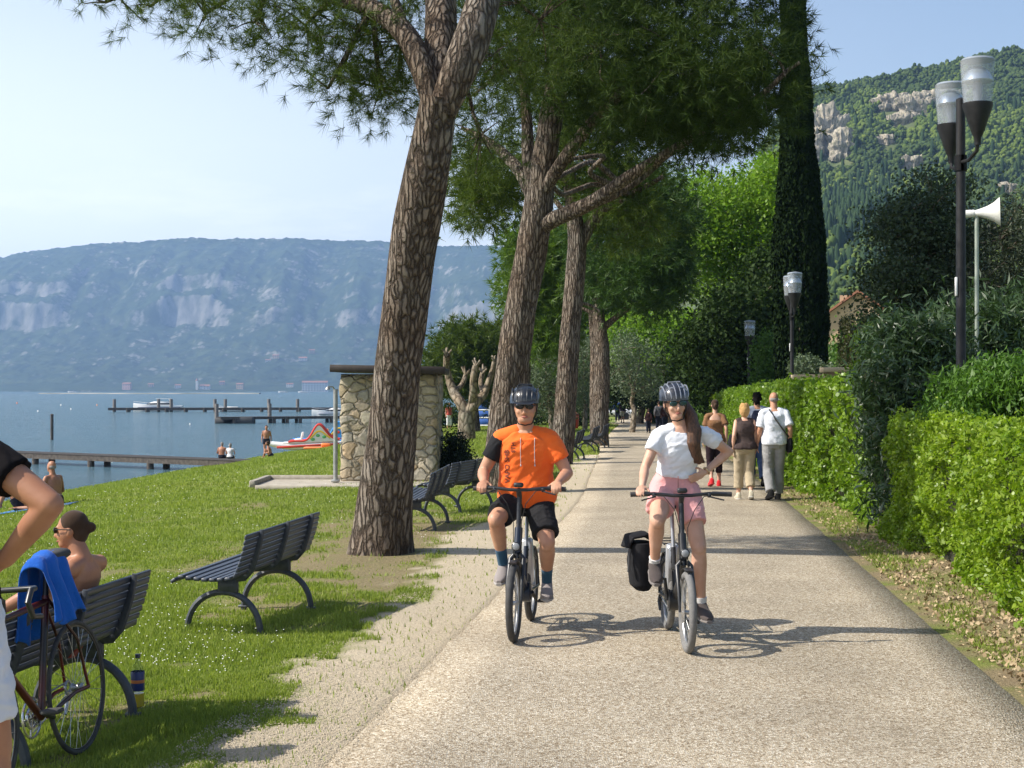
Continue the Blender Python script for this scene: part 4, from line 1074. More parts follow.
# ------------------------------------------------------------------ lawn grass and flowers
def build_grass():
    r = np.random.default_rng(17)
    co, msk = dirt_at()
    # coarse lookup of bare soil
    gx = np.clip(((co[:, 0] + 30) / .12).astype(int), 0, 499); gy = np.clip((co[:, 1] / .12).astype(int), 0, 499)
    T = np.zeros((500, 500), np.float32); 
    ok = (co[:, 1] > 0) & (co[:, 1] < 60) & (co[:, 0] > -30) & (co[:, 0] < 30)
    T[gx[ok], gy[ok]] = msk[ok]
    # fill empty cells from the left neighbour
    S = np.zeros((500, 500), bool); S[gx[ok], gy[ok]] = True
    for _ in range(12):
        for ax in (0, 1):
            e = ~S; sh = np.roll(T, 1, ax); ss = np.roll(S, 1, ax); T = np.where(e & ss, sh, T); S = S | ss
    def scatter(n, y0, y1, x0f, x1f, p=1.0):
        y = (y0 ** -p + r.random(n) * (y1 ** -p - y0 ** -p)) ** (-1 / p)
        x = r.uniform(0, 1, n) * (x1f(y) - x0f(y)) + x0f(y); return x, y
    def blades(name, x, y, h, w, m, lean=.5):
        n = len(x); z = ground(x, y) + fbm(x * 1.1, y * 1.1, 0, 4) * .035 * np.clip((XL(y) - x + .5 - .6) * 1.2, 0, 1) * (x < XL(y))
        a = r.random(n) * 2 * PI; ln = r.random(n) * lean
        hh = h * r.uniform(.5, 1.25, n)
        b0 = np.stack([x, y, z - .01], -1); s = np.stack([np.cos(a), np.sin(a), 0 * a], -1) * (w * .5)[:, None]
        a2 = r.random(n) * 2 * PI
        tip = b0 + np.stack([np.cos(a2) * hh * ln, np.sin(a2) * hh * ln, hh], -1)
        V = np.stack([b0 - s, b0 + s, tip], 1).reshape(-1, 3)
        return npmesh(name, V, np.arange(3 * n).reshape(-1, 3), m)
    x, y = scatter(520000, 6.3, 42, lambda y: np.maximum(-.37 * y - .4, XL(y) - 21), lambda y: XL(y) - .02, 1.0)
    tv = T[np.clip(((x + 30) / .12).astype(int), 0, 499), np.clip((y / .12).astype(int), 0, 499)]
    tuft = fbm(x * 3.3, y * 3.3, 1.9, 3)
    keep = r.random(len(x)) > np.clip(tv * 1.35 - tuft * .5, 0, .985)
    x, y, tuft = x[keep], y[keep], tuft[keep]
    h = (.026 + .022 * np.clip(tuft + .3, 0, 1)) * (1 + .02 * y); w = .0045 + .00085 * y
    GR = mat_leaf('grass_blades', (.15, .215, .032), (.30, .35, .075), .35, .5, .3, .9)
    o = blades('grass', x, y, h, w, GR); props(o, 'short green lawn grass with worn patches', kind='stuff')
    x, y = scatter(90000, 42, 100, lambda y: XL(y) - 22.5, lambda y: XL(y) - .02, 1.0)
    o = blades('far_grass', x, y, .10 + 0 * x, .0045 + .0011 * y, GR); props(o, 'lawn grass in the distance by the water', kind='stuff')
    # sparse grass on the right verge
    x, y = scatter(60000, 6.5, 60, lambda y: XR(y) + .02, lambda y: XR(y) + .95, 1.1)
    k = r.random(len(x)) < np.clip(fbm(x * 2.5, y * 1.2, 5.1, 4) * 2.2 + .30, .02, .95); x, y = x[k], y[k]
    o = blades('verge_grass', x, y, .045 + 0 * x, .006 + .0006 * y, GR, .8); props(o, 'thin grass along the foot of the hedges', kind='stuff')
    # fallen leaves on the verge
    x, y = scatter(5200, 6.5, 40, lambda y: XR(y) - .05, lambda y: XR(y) + .95, 1.2)
    C = np.stack([x, y, ground(x, y) + .015], -1)
    o = leaves('leaf_litter', C, .045, mat('dry_leaves', (.30, .21, .11), .8, var=(.42, .33, .2), vscale=3, island=.8), None, 5, .6); props(o, 'dry fallen leaves under the hedge', kind='stuff')
    # daisies
    x, y = scatter(1900, 7, 45, lambda y: np.maximum(-.37 * y, XL(y) - 20), lambda y: XL(y) - 1.2, .9)
    k = (fbm(x * .6, y * .5, 8.8, 3) > .02); x, y = x[k], y[k]
    C = np.stack([x, y, ground(x, y) + .055 + r.random(len(x)) * .02], -1); s = (.0026 + .00024 * y)
    V = np.stack([C + np.stack([s, 0 * s, 0 * s], -1), C + np.stack([0 * s, s, s * .3], -1), C - np.stack([s, 0 * s, 0 * s], -1), C - np.stack([0 * s, s, s * .3], -1)], 1).reshape(-1, 3)
    o = npmesh('daisies', V, np.arange(len(x) * 4).reshape(-1, 4), mat('daisy', (.8, .8, .74), .7)); props(o, 'tiny white daisies dotted over the lawn', kind='stuff')
    # gravel grains spilled along the sand strip
    x, y = scatter(34000, 6.4, 30, lambda y: XL(y) - .9, lambda y: XL(y) + .30, 1.3)
    k = (x < XL(y) + .04) | (r.random(len(x)) < .35 * np.exp(-(x - XL(y)) / .09)); x, y = x[k], y[k]
    n = len(x); s = r.uniform(.002, .0065, n); a = r.random(n) * 6.28
    z = ground(x, y) + .004; z = np.where(x > XL(y), Z0(y) + .002, z + fbm(x * 1.1, y * 1.1, 0, 4) * .0)
    O = np.array([[1, 0, 0], [0, 1, 0], [-1, 0, 0], [0, -1, 0], [0, 0, .9]])
    V = (O[None] * s[:, None, None] * r.uniform(.6, 1.4, (n, 5, 1))) + np.stack([x, y, z], -1)[:, None]
    F = (np.array([[0, 1, 4], [1, 2, 4], [2, 3, 4], [3, 0, 4]])[None] + np.arange(n)[:, None, None] * 5).reshape(-1, 3)
    o = npmesh('gravel', V.reshape(-1, 3), F, mat('gravel_grains', (.46, .39, .28), .9, var=(.34, .28, .20), vscale=3, island=.9)); props(o, 'loose gravel on the sandy verge', kind='stuff')
build_grass()

# ------------------------------------------------------------------ benches
IRON = mat('bench_iron', (.035, .042, .055), .5, .0, .5, var=(.06, .065, .075), vscale=20)
SLAT = mat('bench_slats', (.030, .038, .055), .42, .0, .5, var=(.055, .062, .080), vscale=9, stretch=(.3, 8, 8), bump=.001, bscale=60)
def make_bench():
    root = empty('park_bench', (0, 0, 0))
    W = 1.62
    def prof(t):
        # seat profile from the rolled front edge to the rear
        return Vector((0, .50 - t * .50, .445 + .012 * math.cos(t * 5) - .055 * max(0, .16 - t) / .16))
    s = MB(); n = 8
    for i in range(n):
        t = (i + .5) / n; p = prof(t); q = prof(min(1, t + .05)) - prof(max(0, t - .05)); a = math.atan2(q.z, -q.y)
        s.box(p, (W, .046, .026), Matrix.Rotation(-a, 3, 'X'), .005)
    s.build('seat', SLAT, root)
    b = MB(); n = 8
    for i in range(n):
        t = (i + .4) / n; y = -.020 - .10 * t - .015 * math.sin(t * 3); z = .455 + .33 * t
        b.box((0, y, z), (W, .020, .036), Matrix.Rotation(R(13), 3, 'X'), .005)
    b.build('backrest', SLAT, root)
    for sx in (-.56, .56):
        L_ = MB(); pts = []
        for k in range(19):
            a = PI * k / 18; pts.append((sx, .17 + .30 * math.cos(a), -.03 + .335 * math.sin(a) ** .85))
        L_.tube(pts, .029, 8, flat=(1.0, .85)); L_.box((sx, .13, .355), (.05, .16, .11), None, .01); 
        for e in (.47, -.13): L_.box((sx, e, -.005), (.06, .08, .02), None, .004)
        L_.build('leg', IRON, root)
    for sx in (-.56, 0, .56):
        f = MB(); pts = [(sx, .48, .40)] + [(sx, prof(t).y, prof(t).z - .028) for t in (.1, .3, .5, .7, .9, 1.0)] + [(sx, -.055, .48), (sx, -.085, .56), (sx, -.118, .65), (sx, -.145, .75), (sx, -.150, .79)]
        f.tube(pts, [.014, .02, .02, .024, .026, .026, .026, .026, .025, .022, .018, .014], 8, flat=(1.1, .8)); f.build('frame', IRON, root)
    return root
def bench_at(o, c, ang, label):
    z = gz(c[0], c[1]); o.location = (c[0], c[1], z + .005); o.rotation_euler = (0, R(-1.5), R(ang)); props(o, label, 'bench', 'dark slatted benches facing the lake'); return o
proto = make_bench()
B2 = bench_at(proto, (-1.93, 11.65), 78, 'empty slatted bench standing alone on the grass left of the nearest pine')
B1 = bench_at(copy_tree(proto), (-2.38, 7.66), 78, 'bench with the sunbathing man and the leaning bicycle at the left edge')
B3 = bench_at(copy_tree(proto), (-1.08, 19.6), 84, 'bench just right of the nearest pine trunk, by the cyclist\'s arm')
B4 = bench_at(copy_tree(proto), (-.66, 22.2), 66, 'bench turned toward the shelter, half hidden behind the orange-shirted cyclist')
for k_, (x_, y_, l_) in enumerate([(1.72, 38.6, 'nearest of the far benches right of the third pine'), (2.45, 44.0, 'middle one of the far benches between third and fourth pine'), (3.05, 48.6, 'far bench right in front of the twin stemmed pine')]):
    bench_at(copy_tree(proto), (x_, y_), 80, l_)

# ------------------------------------------------------------------ stone shelter
def stone_mat():
    m, N, K, p = node_mat('rubble_stone')
    tcn = N.new('ShaderNodeTexCoord'); mp_ = N.new('ShaderNodeMapping'); mp_.inputs['Scale'].default_value = (1, 1, 1.35); K(tcn.outputs['Object'], mp_.inputs[0])
    nd = N.new('ShaderNodeTexNoise'); nd.inputs['Scale'].default_value = 4; K(tcn.outputs['Object'], nd.inputs['Vector'])
    va = N.new('ShaderNodeVectorMath'); va.operation = 'MULTIPLY_ADD'; va.inputs[1].default_value = (.25, .25, .25); K(nd.outputs['Color'], va.inputs[0]); K(mp_.outputs[0], va.inputs[2])
    v1 = N.new('ShaderNodeTexVoronoi'); v1.feature = 'DISTANCE_TO_EDGE'; v1.inputs['Scale'].default_value = 3.4; v2 = N.new('ShaderNodeTexVoronoi'); v2.inputs['Scale'].default_value = 3.4
    K(va.outputs[0], v1.inputs['Vector']); K(va.outputs[0], v2.inputs['Vector'])
    sc = N.new('ShaderNodeSeparateColor'); K(v2.outputs['Color'], sc.inputs[0])
    cr = N.new('ShaderNodeValToRGB'); e = cr.color_ramp.elements; e[0].color = (.33, .27, .17, 1); e[1].color = (.52, .46, .34, 1)
    for p_, c_ in ((.3, (.42, .36, .25)), (.55, (.38, .35, .28)), (.78, (.46, .34, .20))): q = e.new(p_); q.color = (*c_, 1)
    K(sc.outputs[0], cr.inputs[0])
    n1 = N.new('ShaderNodeTexNoise'); n1.inputs['Scale'].default_value = 14; n1.inputs['Detail'].default_value = 7; n1.inputs['Roughness'].default_value = .7; K(tcn.outputs['Object'], n1.inputs['Vector'])
    r1 = N.new('ShaderNodeMapRange'); r1.inputs['From Min'].default_value = .3; r1.inputs['From Max'].default_value = .7; r1.inputs['To Min'].default_value = .7; r1.inputs['To Max'].default_value = 1.2; K(n1.outputs[0], r1.inputs[0])
    vs = N.new('ShaderNodeVectorMath'); vs.operation = 'SCALE'; K(cr.outputs[0], vs.inputs[0]); K(r1.outputs[0], vs.inputs['Scale'])
    r = N.new('ShaderNodeMapRange'); r.inputs['From Min'].default_value = .012; r.inputs['From Max'].default_value = .05; K(v1.outputs['Distance'], r.inputs[0])
    mx_ = N.new('ShaderNodeMix'); mx_.data_type = 'RGBA'; mx_.inputs[6].default_value = (.27, .23, .165, 1); K(r.outputs[0], mx_.inputs[0]); K(vs.outputs[0], mx_.inputs[7]); K(mx_.outputs[2], p.inputs['Base Color'])
    p.inputs['Roughness'].default_value = .9
    h = N.new('ShaderNodeMath'); h.operation = 'MULTIPLY_ADD'; h.inputs[1].default_value = .5; K(n1.outputs[0], h.inputs[0])
    r3 = N.new('ShaderNodeMapRange'); r3.inputs['From Max'].default_value = .12; K(v1.outputs['Distance'], r3.inputs[0]); K(r3.outputs[0], h.inputs[2])
    bp = N.new('ShaderNodeBump'); bp.inputs['Distance'].default_value = .05; K(h.outputs[0], bp.inputs['Height']); K(bp.outputs[0], p.inputs['Normal'])
    return m
def shelter():
    Y = 29.5; x0 = px(341, Y); x1 = px(437, Y); zg = gz((x0 + x1) / 2, Y) - .05
    root = empty('stone_shelter', ((x0 + x1) / 2, Y, zg), 0, 'small rubble stone shelter with a dark flat roof behind the nearest pine', 'shelter')
    W = x1 - x0; H = pz(374, Y) - zg
    def rough_box(c, s, sd):
        k = 14; V = []; F = []
        b = MB()
        import bmesh
        bm = bmesh.new(); bmesh.ops.create_cube(bm, size=1)
        bmesh.ops.subdivide_edges(bm, edges=bm.edges[:], cuts=15, use_grid_fill=True)
        for v in bm.verts:
            w = Vector((v.co.x * s[0], v.co.y * s[1], v.co.z * s[2])) + Vector(c)
            d = Vector((float(fbm(w.x * 5 + sd, w.y * 5, w.z * 5, 3)), float(fbm(w.x * 5, w.y * 5 + 9, w.z * 5, 3)), 0)) * .055
            v.co = w + d
        me = bpy.data.meshes.new('wall'); bm.to_mesh(me); bm.free(); me.polygons.foreach_set('use_smooth', np.ones(len(me.polygons), bool)); return me
    sm = stone_mat()
    link_mesh('wall', rough_box((0, .2, H / 2), (W, .42, H), 0), sm, root)
    link_mesh('wall', rough_box((W / 2 - .2, 1.3, H / 2), (.4, 1.78, H), 5), sm, root)
    r = MB(); r.box((-.02, 1.0, H + .085), (W + .34, 2.7, .12), Matrix.Rotation(R(1.0), 3, 'Y'), .02); rf = r.build('roof', mat('roof_board', (.028, .022, .019), .8, var=(.05, .04, .032), vscale=6, stretch=(1, 6, 6)), root)
    e = MB(); e.box((0, -.37, H + .09), (W + .36, .03, .15), Matrix.Rotation(R(1.0), 3, 'Y'), .004); e.build('fascia', mat('fascia', (.022, .015, .012), .7, var=(.04, .028, .022), vscale=12), root)
    # concrete pad in front, with a low kerb
    zg2 = zg + .05; p = MB(); p.box((px(352, 29.2), 29.15, zg2 - .02), (3.55, 1.9, .10), None, .01)
    o = p.build('paving', mat('concrete', (.42, .38, .31), .9, var=(.33, .29, .23), vscale=5, bump=.004, bscale=60)); props(o, kind='structure')
    k = MB(); k.box((px(352, 29.2) - .02, 30.14, zg2 + .05), (3.6, .12, .13), None, .015); k.box((px(352, 29.2) - 1.84, 29.2, zg2 + .05), (.12, 1.9, .13), None, .015)
    o = k.build('kerb', mat('kerb_stone', (.36, .33, .27), .9, var=(.25, .22, .18), vscale=8)); props(o, kind='structure')
    # shower post
    xs, ys = px(335.5, 29), 29.0; t = empty('shower_post', (xs, ys, zg2 + .02), 0, 'thin grey metal shower post on the concrete pad left of the stone shelter', 'post')
    gal = mat('galvanised', (.42, .42, .40), .45, .6, var=(.30, .30, .28), vscale=12)
    q = MB(); q.tube([(0, 0, 0), (0, 0, 1.88)], .045, 12); q.build('pole', gal, t)
    q = MB(); q.box((0, 0, .05), (.16, .16, .05), None, .008); q.build('base_plate', gal, t)
    q = MB(); q.tube([(0, 0, 1.84), (-.05, -.05, 1.93), (-.14, -.12, 1.93)], .014, 8); q.lathe((-.14, -.12, 1.87), [(.05, 0), (.045, .03), (.012, .06)], 12); q.build('shower_head', gal, t)
shelter()

# ------------------------------------------------------------------ street lamps, horn
BLK = mat('lamp_black', (.010, .010, .011), .55, .0, .3, var=(.018, .018, .019), vscale=14)
def glass_mat():
    m, N, K, p = node_mat('lantern_glass')
    p.inputs['Base Color'].default_value = (.93, .95, .97, 1); p.inputs['Roughness'].default_value = .08; p.inputs['IOR'].default_value = 1.45
    tr = N.new('ShaderNodeBsdfTransparent'); tr.inputs[0].default_value = (.86, .89, .92, 1); ms = N.new('ShaderNodeMixShader'); ms.inputs[0].default_value = .13
    K(tr.outputs[0], ms.inputs[1]); K(p.outputs[0], ms.inputs[2]); K(ms.outputs[0], N['Material Output'].inputs[0])
    return m
GLASS = glass_mat()
def make_lamp(H, arms, glass_d=.385, pole_r=.058):
    """H: height of the lantern tops"""
    root = empty('street_lamp', (0, 0, 0))
    p = MB(); top = H - .34
    p.lathe((0, 0, 0), [(.12, 0), (.12, .04), (.09, .06), (.085, .9), (pole_r, 1.0), (pole_r * .92, top - .02), (.02, top)], 16); p.build('pole', BLK, root)
    q = MB(); q.box((-.062, -.02, 3.0), (.02, .05, .22), None, .003); q.build('label_plate', mat('plate_white', (.7, .7, .68), .6), root)
    k = glass_d / .385
    for (ax, ay) in arms:
        zb = H - 1.0 * k
        a = MB(); a.tube([(0, 0, zb - .10), (ax * .5, ay * .5, zb - .12), (ax * .95, ay * .95, zb - .06), (ax, ay, zb + .04)], .022, 8); a.lathe((0, 0, zb - .2), [(pole_r * 1.25, 0), (pole_r * 1.25, .18)], 14); a.build('arm', BLK, root)
        L_ = MB(); L_.lathe((ax, ay, zb), [(.035, 0), (.04, .08 * k), (.06 * k, .12 * k), (.165 * k, .43 * k), (.168 * k, .47 * k), (.150 * k, .47 * k), (.12 * k, .40 * k)], 24); base = L_.build('lantern_base', BLK, root)
        g = MB(); g.lathe((ax, ay, zb + .455 * k), [(.155 * k, 0), (.178 * k, .25 * k), (.192 * k, .50 * k), (.185 * k, .50 * k), (.172 * k, .25 * k), (.149 * k, .0)], 28, cap=False, closed=True); gl = g.build('lantern_glass', GLASS, base)
        c = MB(); c.lathe((ax, ay, zb + .93 * k), [(.19 * k, .02 * k), (.17 * k, .045 * k), (.03, .07 * k)], 24); c.build('lantern_lid', mat('lamp_lid', (.30, .34, .38), .35, .3), base)
        d = MB(); d.lathe((ax, ay, zb + .72 * k), [(.165 * k, -.01), (.172 * k, 0), (.13 * k, .10 * k), (.05 * k, .16 * k)], 24); d.build('reflector', mat('reflector', (.62, .66, .70), .25, .7), base)
        b = MB(); b.lathe((ax, ay, zb + .45 * k), [(.045 * k, 0), (.05 * k, .14 * k), (.06 * k, .20 * k), (.03 * k, .28 * k)], 12); b.build('bulb_holder', mat('holder', (.25, .26, .27), .4, .4), base)
    return root
def place_lamp(o, p, Y, lab, grp='black street lamps behind the hedges'):
    x = px(p, Y); o.location = (x, Y, gz(x, Y) - .03); return props(o, lab, 'street lamp', grp)
l1 = place_lamp(make_lamp(5.60 - gz(px(961, 17), 17), [(0.0, -.62), (.10, .70)]), 961, 17, 'nearest and tallest street lamp, with two glass lanterns on one black pole')
l2 = place_lamp(make_lamp(5.05 - gz(7.7, 40), [(-.03, -.55), (.08, .62)], .42, .055), 792, 40, 'street lamp with two glass lanterns in front of the tall cypress')
l3 = make_lamp(4.45, [(.02, -.05)], .42, .055); place_lamp(l3, 749, 52, 'street lamp with a single lantern, left of the cypress')
place_lamp(copy_tree(l3), 658, 112, 'tiny far street lamp above the bend, left of the woman cyclist\'s helmet'); place_lamp(copy_tree(l3), 684, 100, 'tiny far street lamp above the woman cyclist\'s helmet')
def horn():
    Y = 19.0; x = px(977, Y); z0 = gz(x, Y); root = empty('horn_loudspeaker', (x, Y, z0), 0, 'white horn loudspeaker on a thin pole right of the tall lamp', 'loudspeaker')
    zt = pz(214, Y) - z0
    W = mat('horn_white', (.72, .72, .68), .5, var=(.6, .6, .55), vscale=6)
    q = MB(); q.tube([(0, 0, 0), (0, 0, zt)], .028, 10); q.build('pole', mat('pole_green', (.22, .27, .22), .5, var=(.3, .33, .28), vscale=8), root)
    q = MB(); ax = (.93, -.32, .03)
    q.lathe((-.02, 0, zt + .01), [(.045, -.06), (.05, -.02), (.04, .0), (.055, .06), (.085, .15), (.125, .23), (.185, .30), (.19, .31), (.175, .30), (.11, .22), (.05, .1)], 24, axis=ax); q.build('horn', W, root)
    q = MB(); q.lathe((-.02, 0, zt + .01), [(.02, -.16), (.05, -.15), (.05, -.05)], 14, axis=ax); q.tube([(0, 0, zt - .02), (-.16, .05, zt - .01)], .014, 6); q.build('driver', W, root)
horn()

# ------------------------------------------------------------------ garden wall, houses
def garden_wall():
    Y = 38.5; root = empty('garden_wall', (px(827, Y), Y, gz(px(827, Y), Y)), 0, 'low yellowish garden wall with stepped pale coping behind the ivy hedge', 'wall')
    m1 = mat('wall_brick', (.40, .29, .16), .9, var=(.30, .21, .12), vscale=7, bump=.01, bscale=20); m2 = mat('wall_coping', (.55, .44, .28), .85, var=(.45, .34, .20), vscale=5)
    z0 = gz(px(827, Y), Y)
    for (a, b, q) in ((796, 827, 377), (822, 860, 370)):
        zt = pz(q, Y) - z0; w = (b - a) / FPX * Y; cx = px((a + b) / 2, Y) - px(827, Y); dy = -.2 if a == 822 else .15
        k = MB(); k.box((cx, dy, zt / 2 - .05), (w, .3, zt), None, .01); k.build('wall_section', m1, root)
        k = MB(); k.box((cx, dy, zt), (w + .12, .5, .13), None, .015); k.build('coping', m2, root)
garden_wall()
def house(name, c, W, D, H, rise, rz, wall, roof, label, win=(3, 2), gable=True, cat='house', wsz=(1.0, 1.4), chim=False, group=None):
    root = empty(name, c, rz, label, cat, group)
    w = MB(); w.box((0, 0, H / 2), (W, D, H))
    if gable: w.add([(-W / 2, -D / 2, H), (-W / 2, D / 2, H), (-W / 2, 0, H + rise), (W / 2, -D / 2, H), (W / 2, D / 2, H), (W / 2, 0, H + rise)], [(0, 1, 2), (3, 5, 4), (0, 2, 5, 3), (1, 4, 5, 2)])
    w.build('wall', wall, root, smooth=False)
    r = MB(); t = .035 * W ** .5; e = .06 * D + .3
    sl = rise / (D / 2)
    for s in (-1, 1):
        y0, z0 = s * (D / 2 + e), H - e * sl
        a = [(-W / 2 - .5, y0, z0 + .05), (W / 2 + .5, y0, z0 + .05), (W / 2 + .5, 0, H + rise + .05), (-W / 2 - .5, 0, H + rise + .05)]
        r.add(a + [(x, y, z + t + .1) for x, y, z in a], [(0, 3, 2, 1), (4, 5, 6, 7), (0, 1, 5, 4), (1, 2, 6, 5), (2, 3, 7, 6), (3, 0, 4, 7)])
    if rise > 0: rf = r.build('roof', roof, root, smooth=False)
    nx_, nz_ = win; dk = mat('window_dark', (.05, .06, .07), .2)
    for i in range(nx_):
        for j in range(nz_):
            q = MB(); q.box((-W / 2 + (i + .5) * W / nx_, -D / 2 - .03, (j + .55) * H / nz_), (wsz[0], .08, wsz[1])); q.build('window', dk, root, smooth=False)
    if chim:
        q = MB(); q.box((W * .2, D * .15, H + rise * .8), (.7, .7, 1.6)); q.build('chimney', wall, root, smooth=False)
    return root
TAN = mat('plaster_tan', (.50, .36, .22), .9, var=(.42, .30, .19), vscale=.7); TILE = mat('roof_tiles', (.36, .15, .08), .85, var=(.24, .11, .07), vscale=3, bump=.03, bscale=14)
WHT = mat('plaster_white', (.70, .67, .60), .9, var=(.6, .56, .5), vscale=.5); PNK = mat('plaster_pink', (.60, .34, .26), .9, var=(.52, .3, .24), vscale=.4)
house('village_house', (px(876, 118), 124, -1.0), 9, 8.2, 7.9, 2.9, R(76), TAN, TILE, 'ochre house whose gable shows above the square clipped hedge', chim=True)
house('village_house', (px(836, 165), 168, -1.0), 9, 8, 5.2, 1.6, R(10), PNK, TILE, 'small red roofed house at the foot of the wooded hill right of the cypress')
# far shore village
k_ = 0
for (p_, Y_, W_, H_, wl, lab) in [(127, 3840, 22, 16, PNK, 'pinkish house on the far shore, leftmost'), (205, 3800, 26, 10, WHT, 'low white house beside the bell tower on the far shore'), (178, 3830, 16, 9, WHT, 'small white house left of the bell tower across the lake'), (240, 3830, 18, 14, TAN, 'tan house at the tip of the pale far shoreline'),
        (151, 3880, 15, 8, TAN, 'small tan house between the pinkish house and the bell tower'), (268, 4190, 16, 9, WHT, 'white house on the far slope, lowest left'), (276, 4230, 18, 9, TAN, 'tan house on the far slope beside the white one'), (303, 4250, 24, 9, WHT, 'long white house on the far slope above the hotel'),
        (312, 4330, 18, 10, TAN, 'tan house on the far slope, highest right'), (290, 3900, 18, 9, WHT, 'white lakeside house left of the far hotel'), (222, 3900, 15, 8, PNK, 'pink lakeside house right of the bell tower')]:
    x_ = px(p_, Y_); house('shore_house', (x_, Y_, max(mz(x_, Y_), -1) - 1), W_, W_ * .6, H_, W_ * .14, R(-6 + k_ * 7 % 20), wl, TILE, lab, cat='house', wsz=(2, 2.2), group='houses on the far shore'); k_ += 1
x_ = px(315, 3790); house('hotel', (x_, 3790, -2.5), 66, 24, 24, 4, R(4), WHT, TILE, 'large pale hotel on the far shore above the pedal boats', (9, 4), cat='hotel', wsz=(4, 3))
x_ = px(197, 3790)
t_ = empty('bell_tower', (x_, 3790, -2), 0, 'white bell tower with a pointed roof on the far shore', 'tower')
q = MB(); q.box((0, 0, 14), (6, 6, 28)); q.build('shaft', WHT, t_, False); q = MB(); q.lathe((0, 0, 28), [(4.6, 0), (3.8, 1.2), (.1, 7)], 4); q.build('spire', TILE, t_, False)

# ------------------------------------------------------------------ piers, posts, buoys
WOOD = mat('pier_wood', (.05, .041, .034), .85, var=(.03, .025, .021), vscale=4, stretch=(1, 1, 1)); PILE = mat('pier_pile', (.10, .085, .07), .9, var=(.05, .042, .036), vscale=5)
def pier(name, a, b, zdeck, w, th, piles, label, tall=(), rail=False, pr=.16, planks=True, two=True):
    a = Vector((a[0], a[1], zdeck)); b = Vector((b[0], b[1], zdeck)); d = (b - a); Ln = d.length; ang = math.atan2(d.y, d.x)
    root = empty(name, a, ang, label, 'pier')
    k = MB()
    if planks:
        n = int(Ln / .32)
        for i in range(n): k.box(((i + .5) * Ln / n, 0, -.03), (Ln / n * .94, w, .05))
    else: k.box((Ln / 2, 0, -.04), (Ln, w, .08))
    k.build('deck', WOOD, root, False)
    k = MB(); 
    for s in (-1, 1): k.box((Ln / 2, s * (w / 2 - .08), -.06 - th / 2), (Ln, .12, th))
    k.build('beam', PILE, root, False)
    for t in piles:
        for s in ((-1, 1) if two else (0,)): q = MB(); q.tube([(t * Ln, s * (w / 2 - .2), -.04), (t * Ln, s * (w / 2 - .2), -3.2)], pr, 10); q.build('pile', PILE, root)
    for t in tall:
        q = MB(); q.tube([(t * Ln, w / 2 + .2, -3), (t * Ln, w / 2 + .2, 1.7)], pr * 1.1, 10); q.build('mooring_post', mat('post_grey', (.22, .20, .18), .9, var=(.14, .13, .12), vscale=5), root)
    return root
pier('wooden_pier', (px(255, 77), 77), (px(-60, 92), 92), -1.92, 1.6, .28, (.1, .27, .45, .63, .80, .95), 'near low pier with two people sitting on its end', pr=.20)
pier('wooden_pier', (px(219, 190), 190), (px(470, 205), 205), -1.72, 2.2, .28, [.05, .1, .2, .25, .3, .42, .52, .62, .72, .82, .92], 'middle pier ending in two floats behind the pedal boats', tall=(0.0, .2), pr=.24, planks=False)
pier('wooden_pier', (px(109, 290), 290), (px(520, 300), 300), -1.75, 2.6, .45, [i / 22 for i in range(1, 22)], 'farthest long pier with tall mooring posts and the moored motor yacht', tall=(.01, .115, .145, .25, .275, .38, .45, .6), pr=.30, planks=False)
q = MB(); q.box((0, 0, 0), (2.6, 2, .9), None, .1); fl = q.build('pontoon', mat('float_dark', (.05, .05, .05), .7), None, loc=(px(226, 191), 191, WATER_Z + .3)); props(fl, 'small dark float with a white top at the tip of the middle pier', 'float')
q = MB(); q.box((0, 0, .0), (3.9, 2, 1.0), None, .1); fl = q.build('pontoon', MATS['float_dark'], None, loc=(px(239.5, 191), 191, WATER_Z + .35)); props(fl, 'larger dark float beside the tip of the middle pier', 'float')
q = MB(); q.tube([(0, 0, -2), (0, 0, 2.2)], .14, 10); q.lathe((0, 0, 2.2), [(.16, 0), (.16, .05), (.05, .10)], 10); o = q.build('mooring_pole', PILE, None, loc=(px(52, 128), 128, WATER_Z)); props(o, 'single dark wooden pole standing in the water at left', 'pole')
for (p_, q_, c_, lab) in [(17, 403, (.75, .2, .05), 'orange buoy floating far left'), (38, 411, (.8, .8, .78), 'white buoy below the orange one'), (61, 405, (.8, .8, .78), 'white buoy right of the orange one'), (71, 409, (.8, .8, .78), 'white buoy left of the far pier\'s tip'), (97, 405, (.75, .3, .12), 'small orange white buoy next to the far pier\'s tip'), (190, 424, (.8, .8, .78), 'white buoy in open water below the middle pier tip')]:
    Y_ = 4.4 * FPX / (q_ - 390 + .5); s_ = .9 / FPX * Y_
    s_ = min(s_, .42)
    b = MB(); b.lathe((0, 0, -s_ * .6), [(.02, 0), (s_ * .7, s_ * .2), (s_, s_ * .8), (s_ * .8, s_ * 1.5), (s_ * .25, s_ * 1.9), (s_ * .18, s_ * 2.5)], 12)
    o = b.build('buoy', mat('buoy_%d' % int(c_[1] * 100), c_, .5), None, loc=(px(p_, Y_), Y_, WATER_Z)); props(o, lab, 'buoy', 'buoys on the lake')

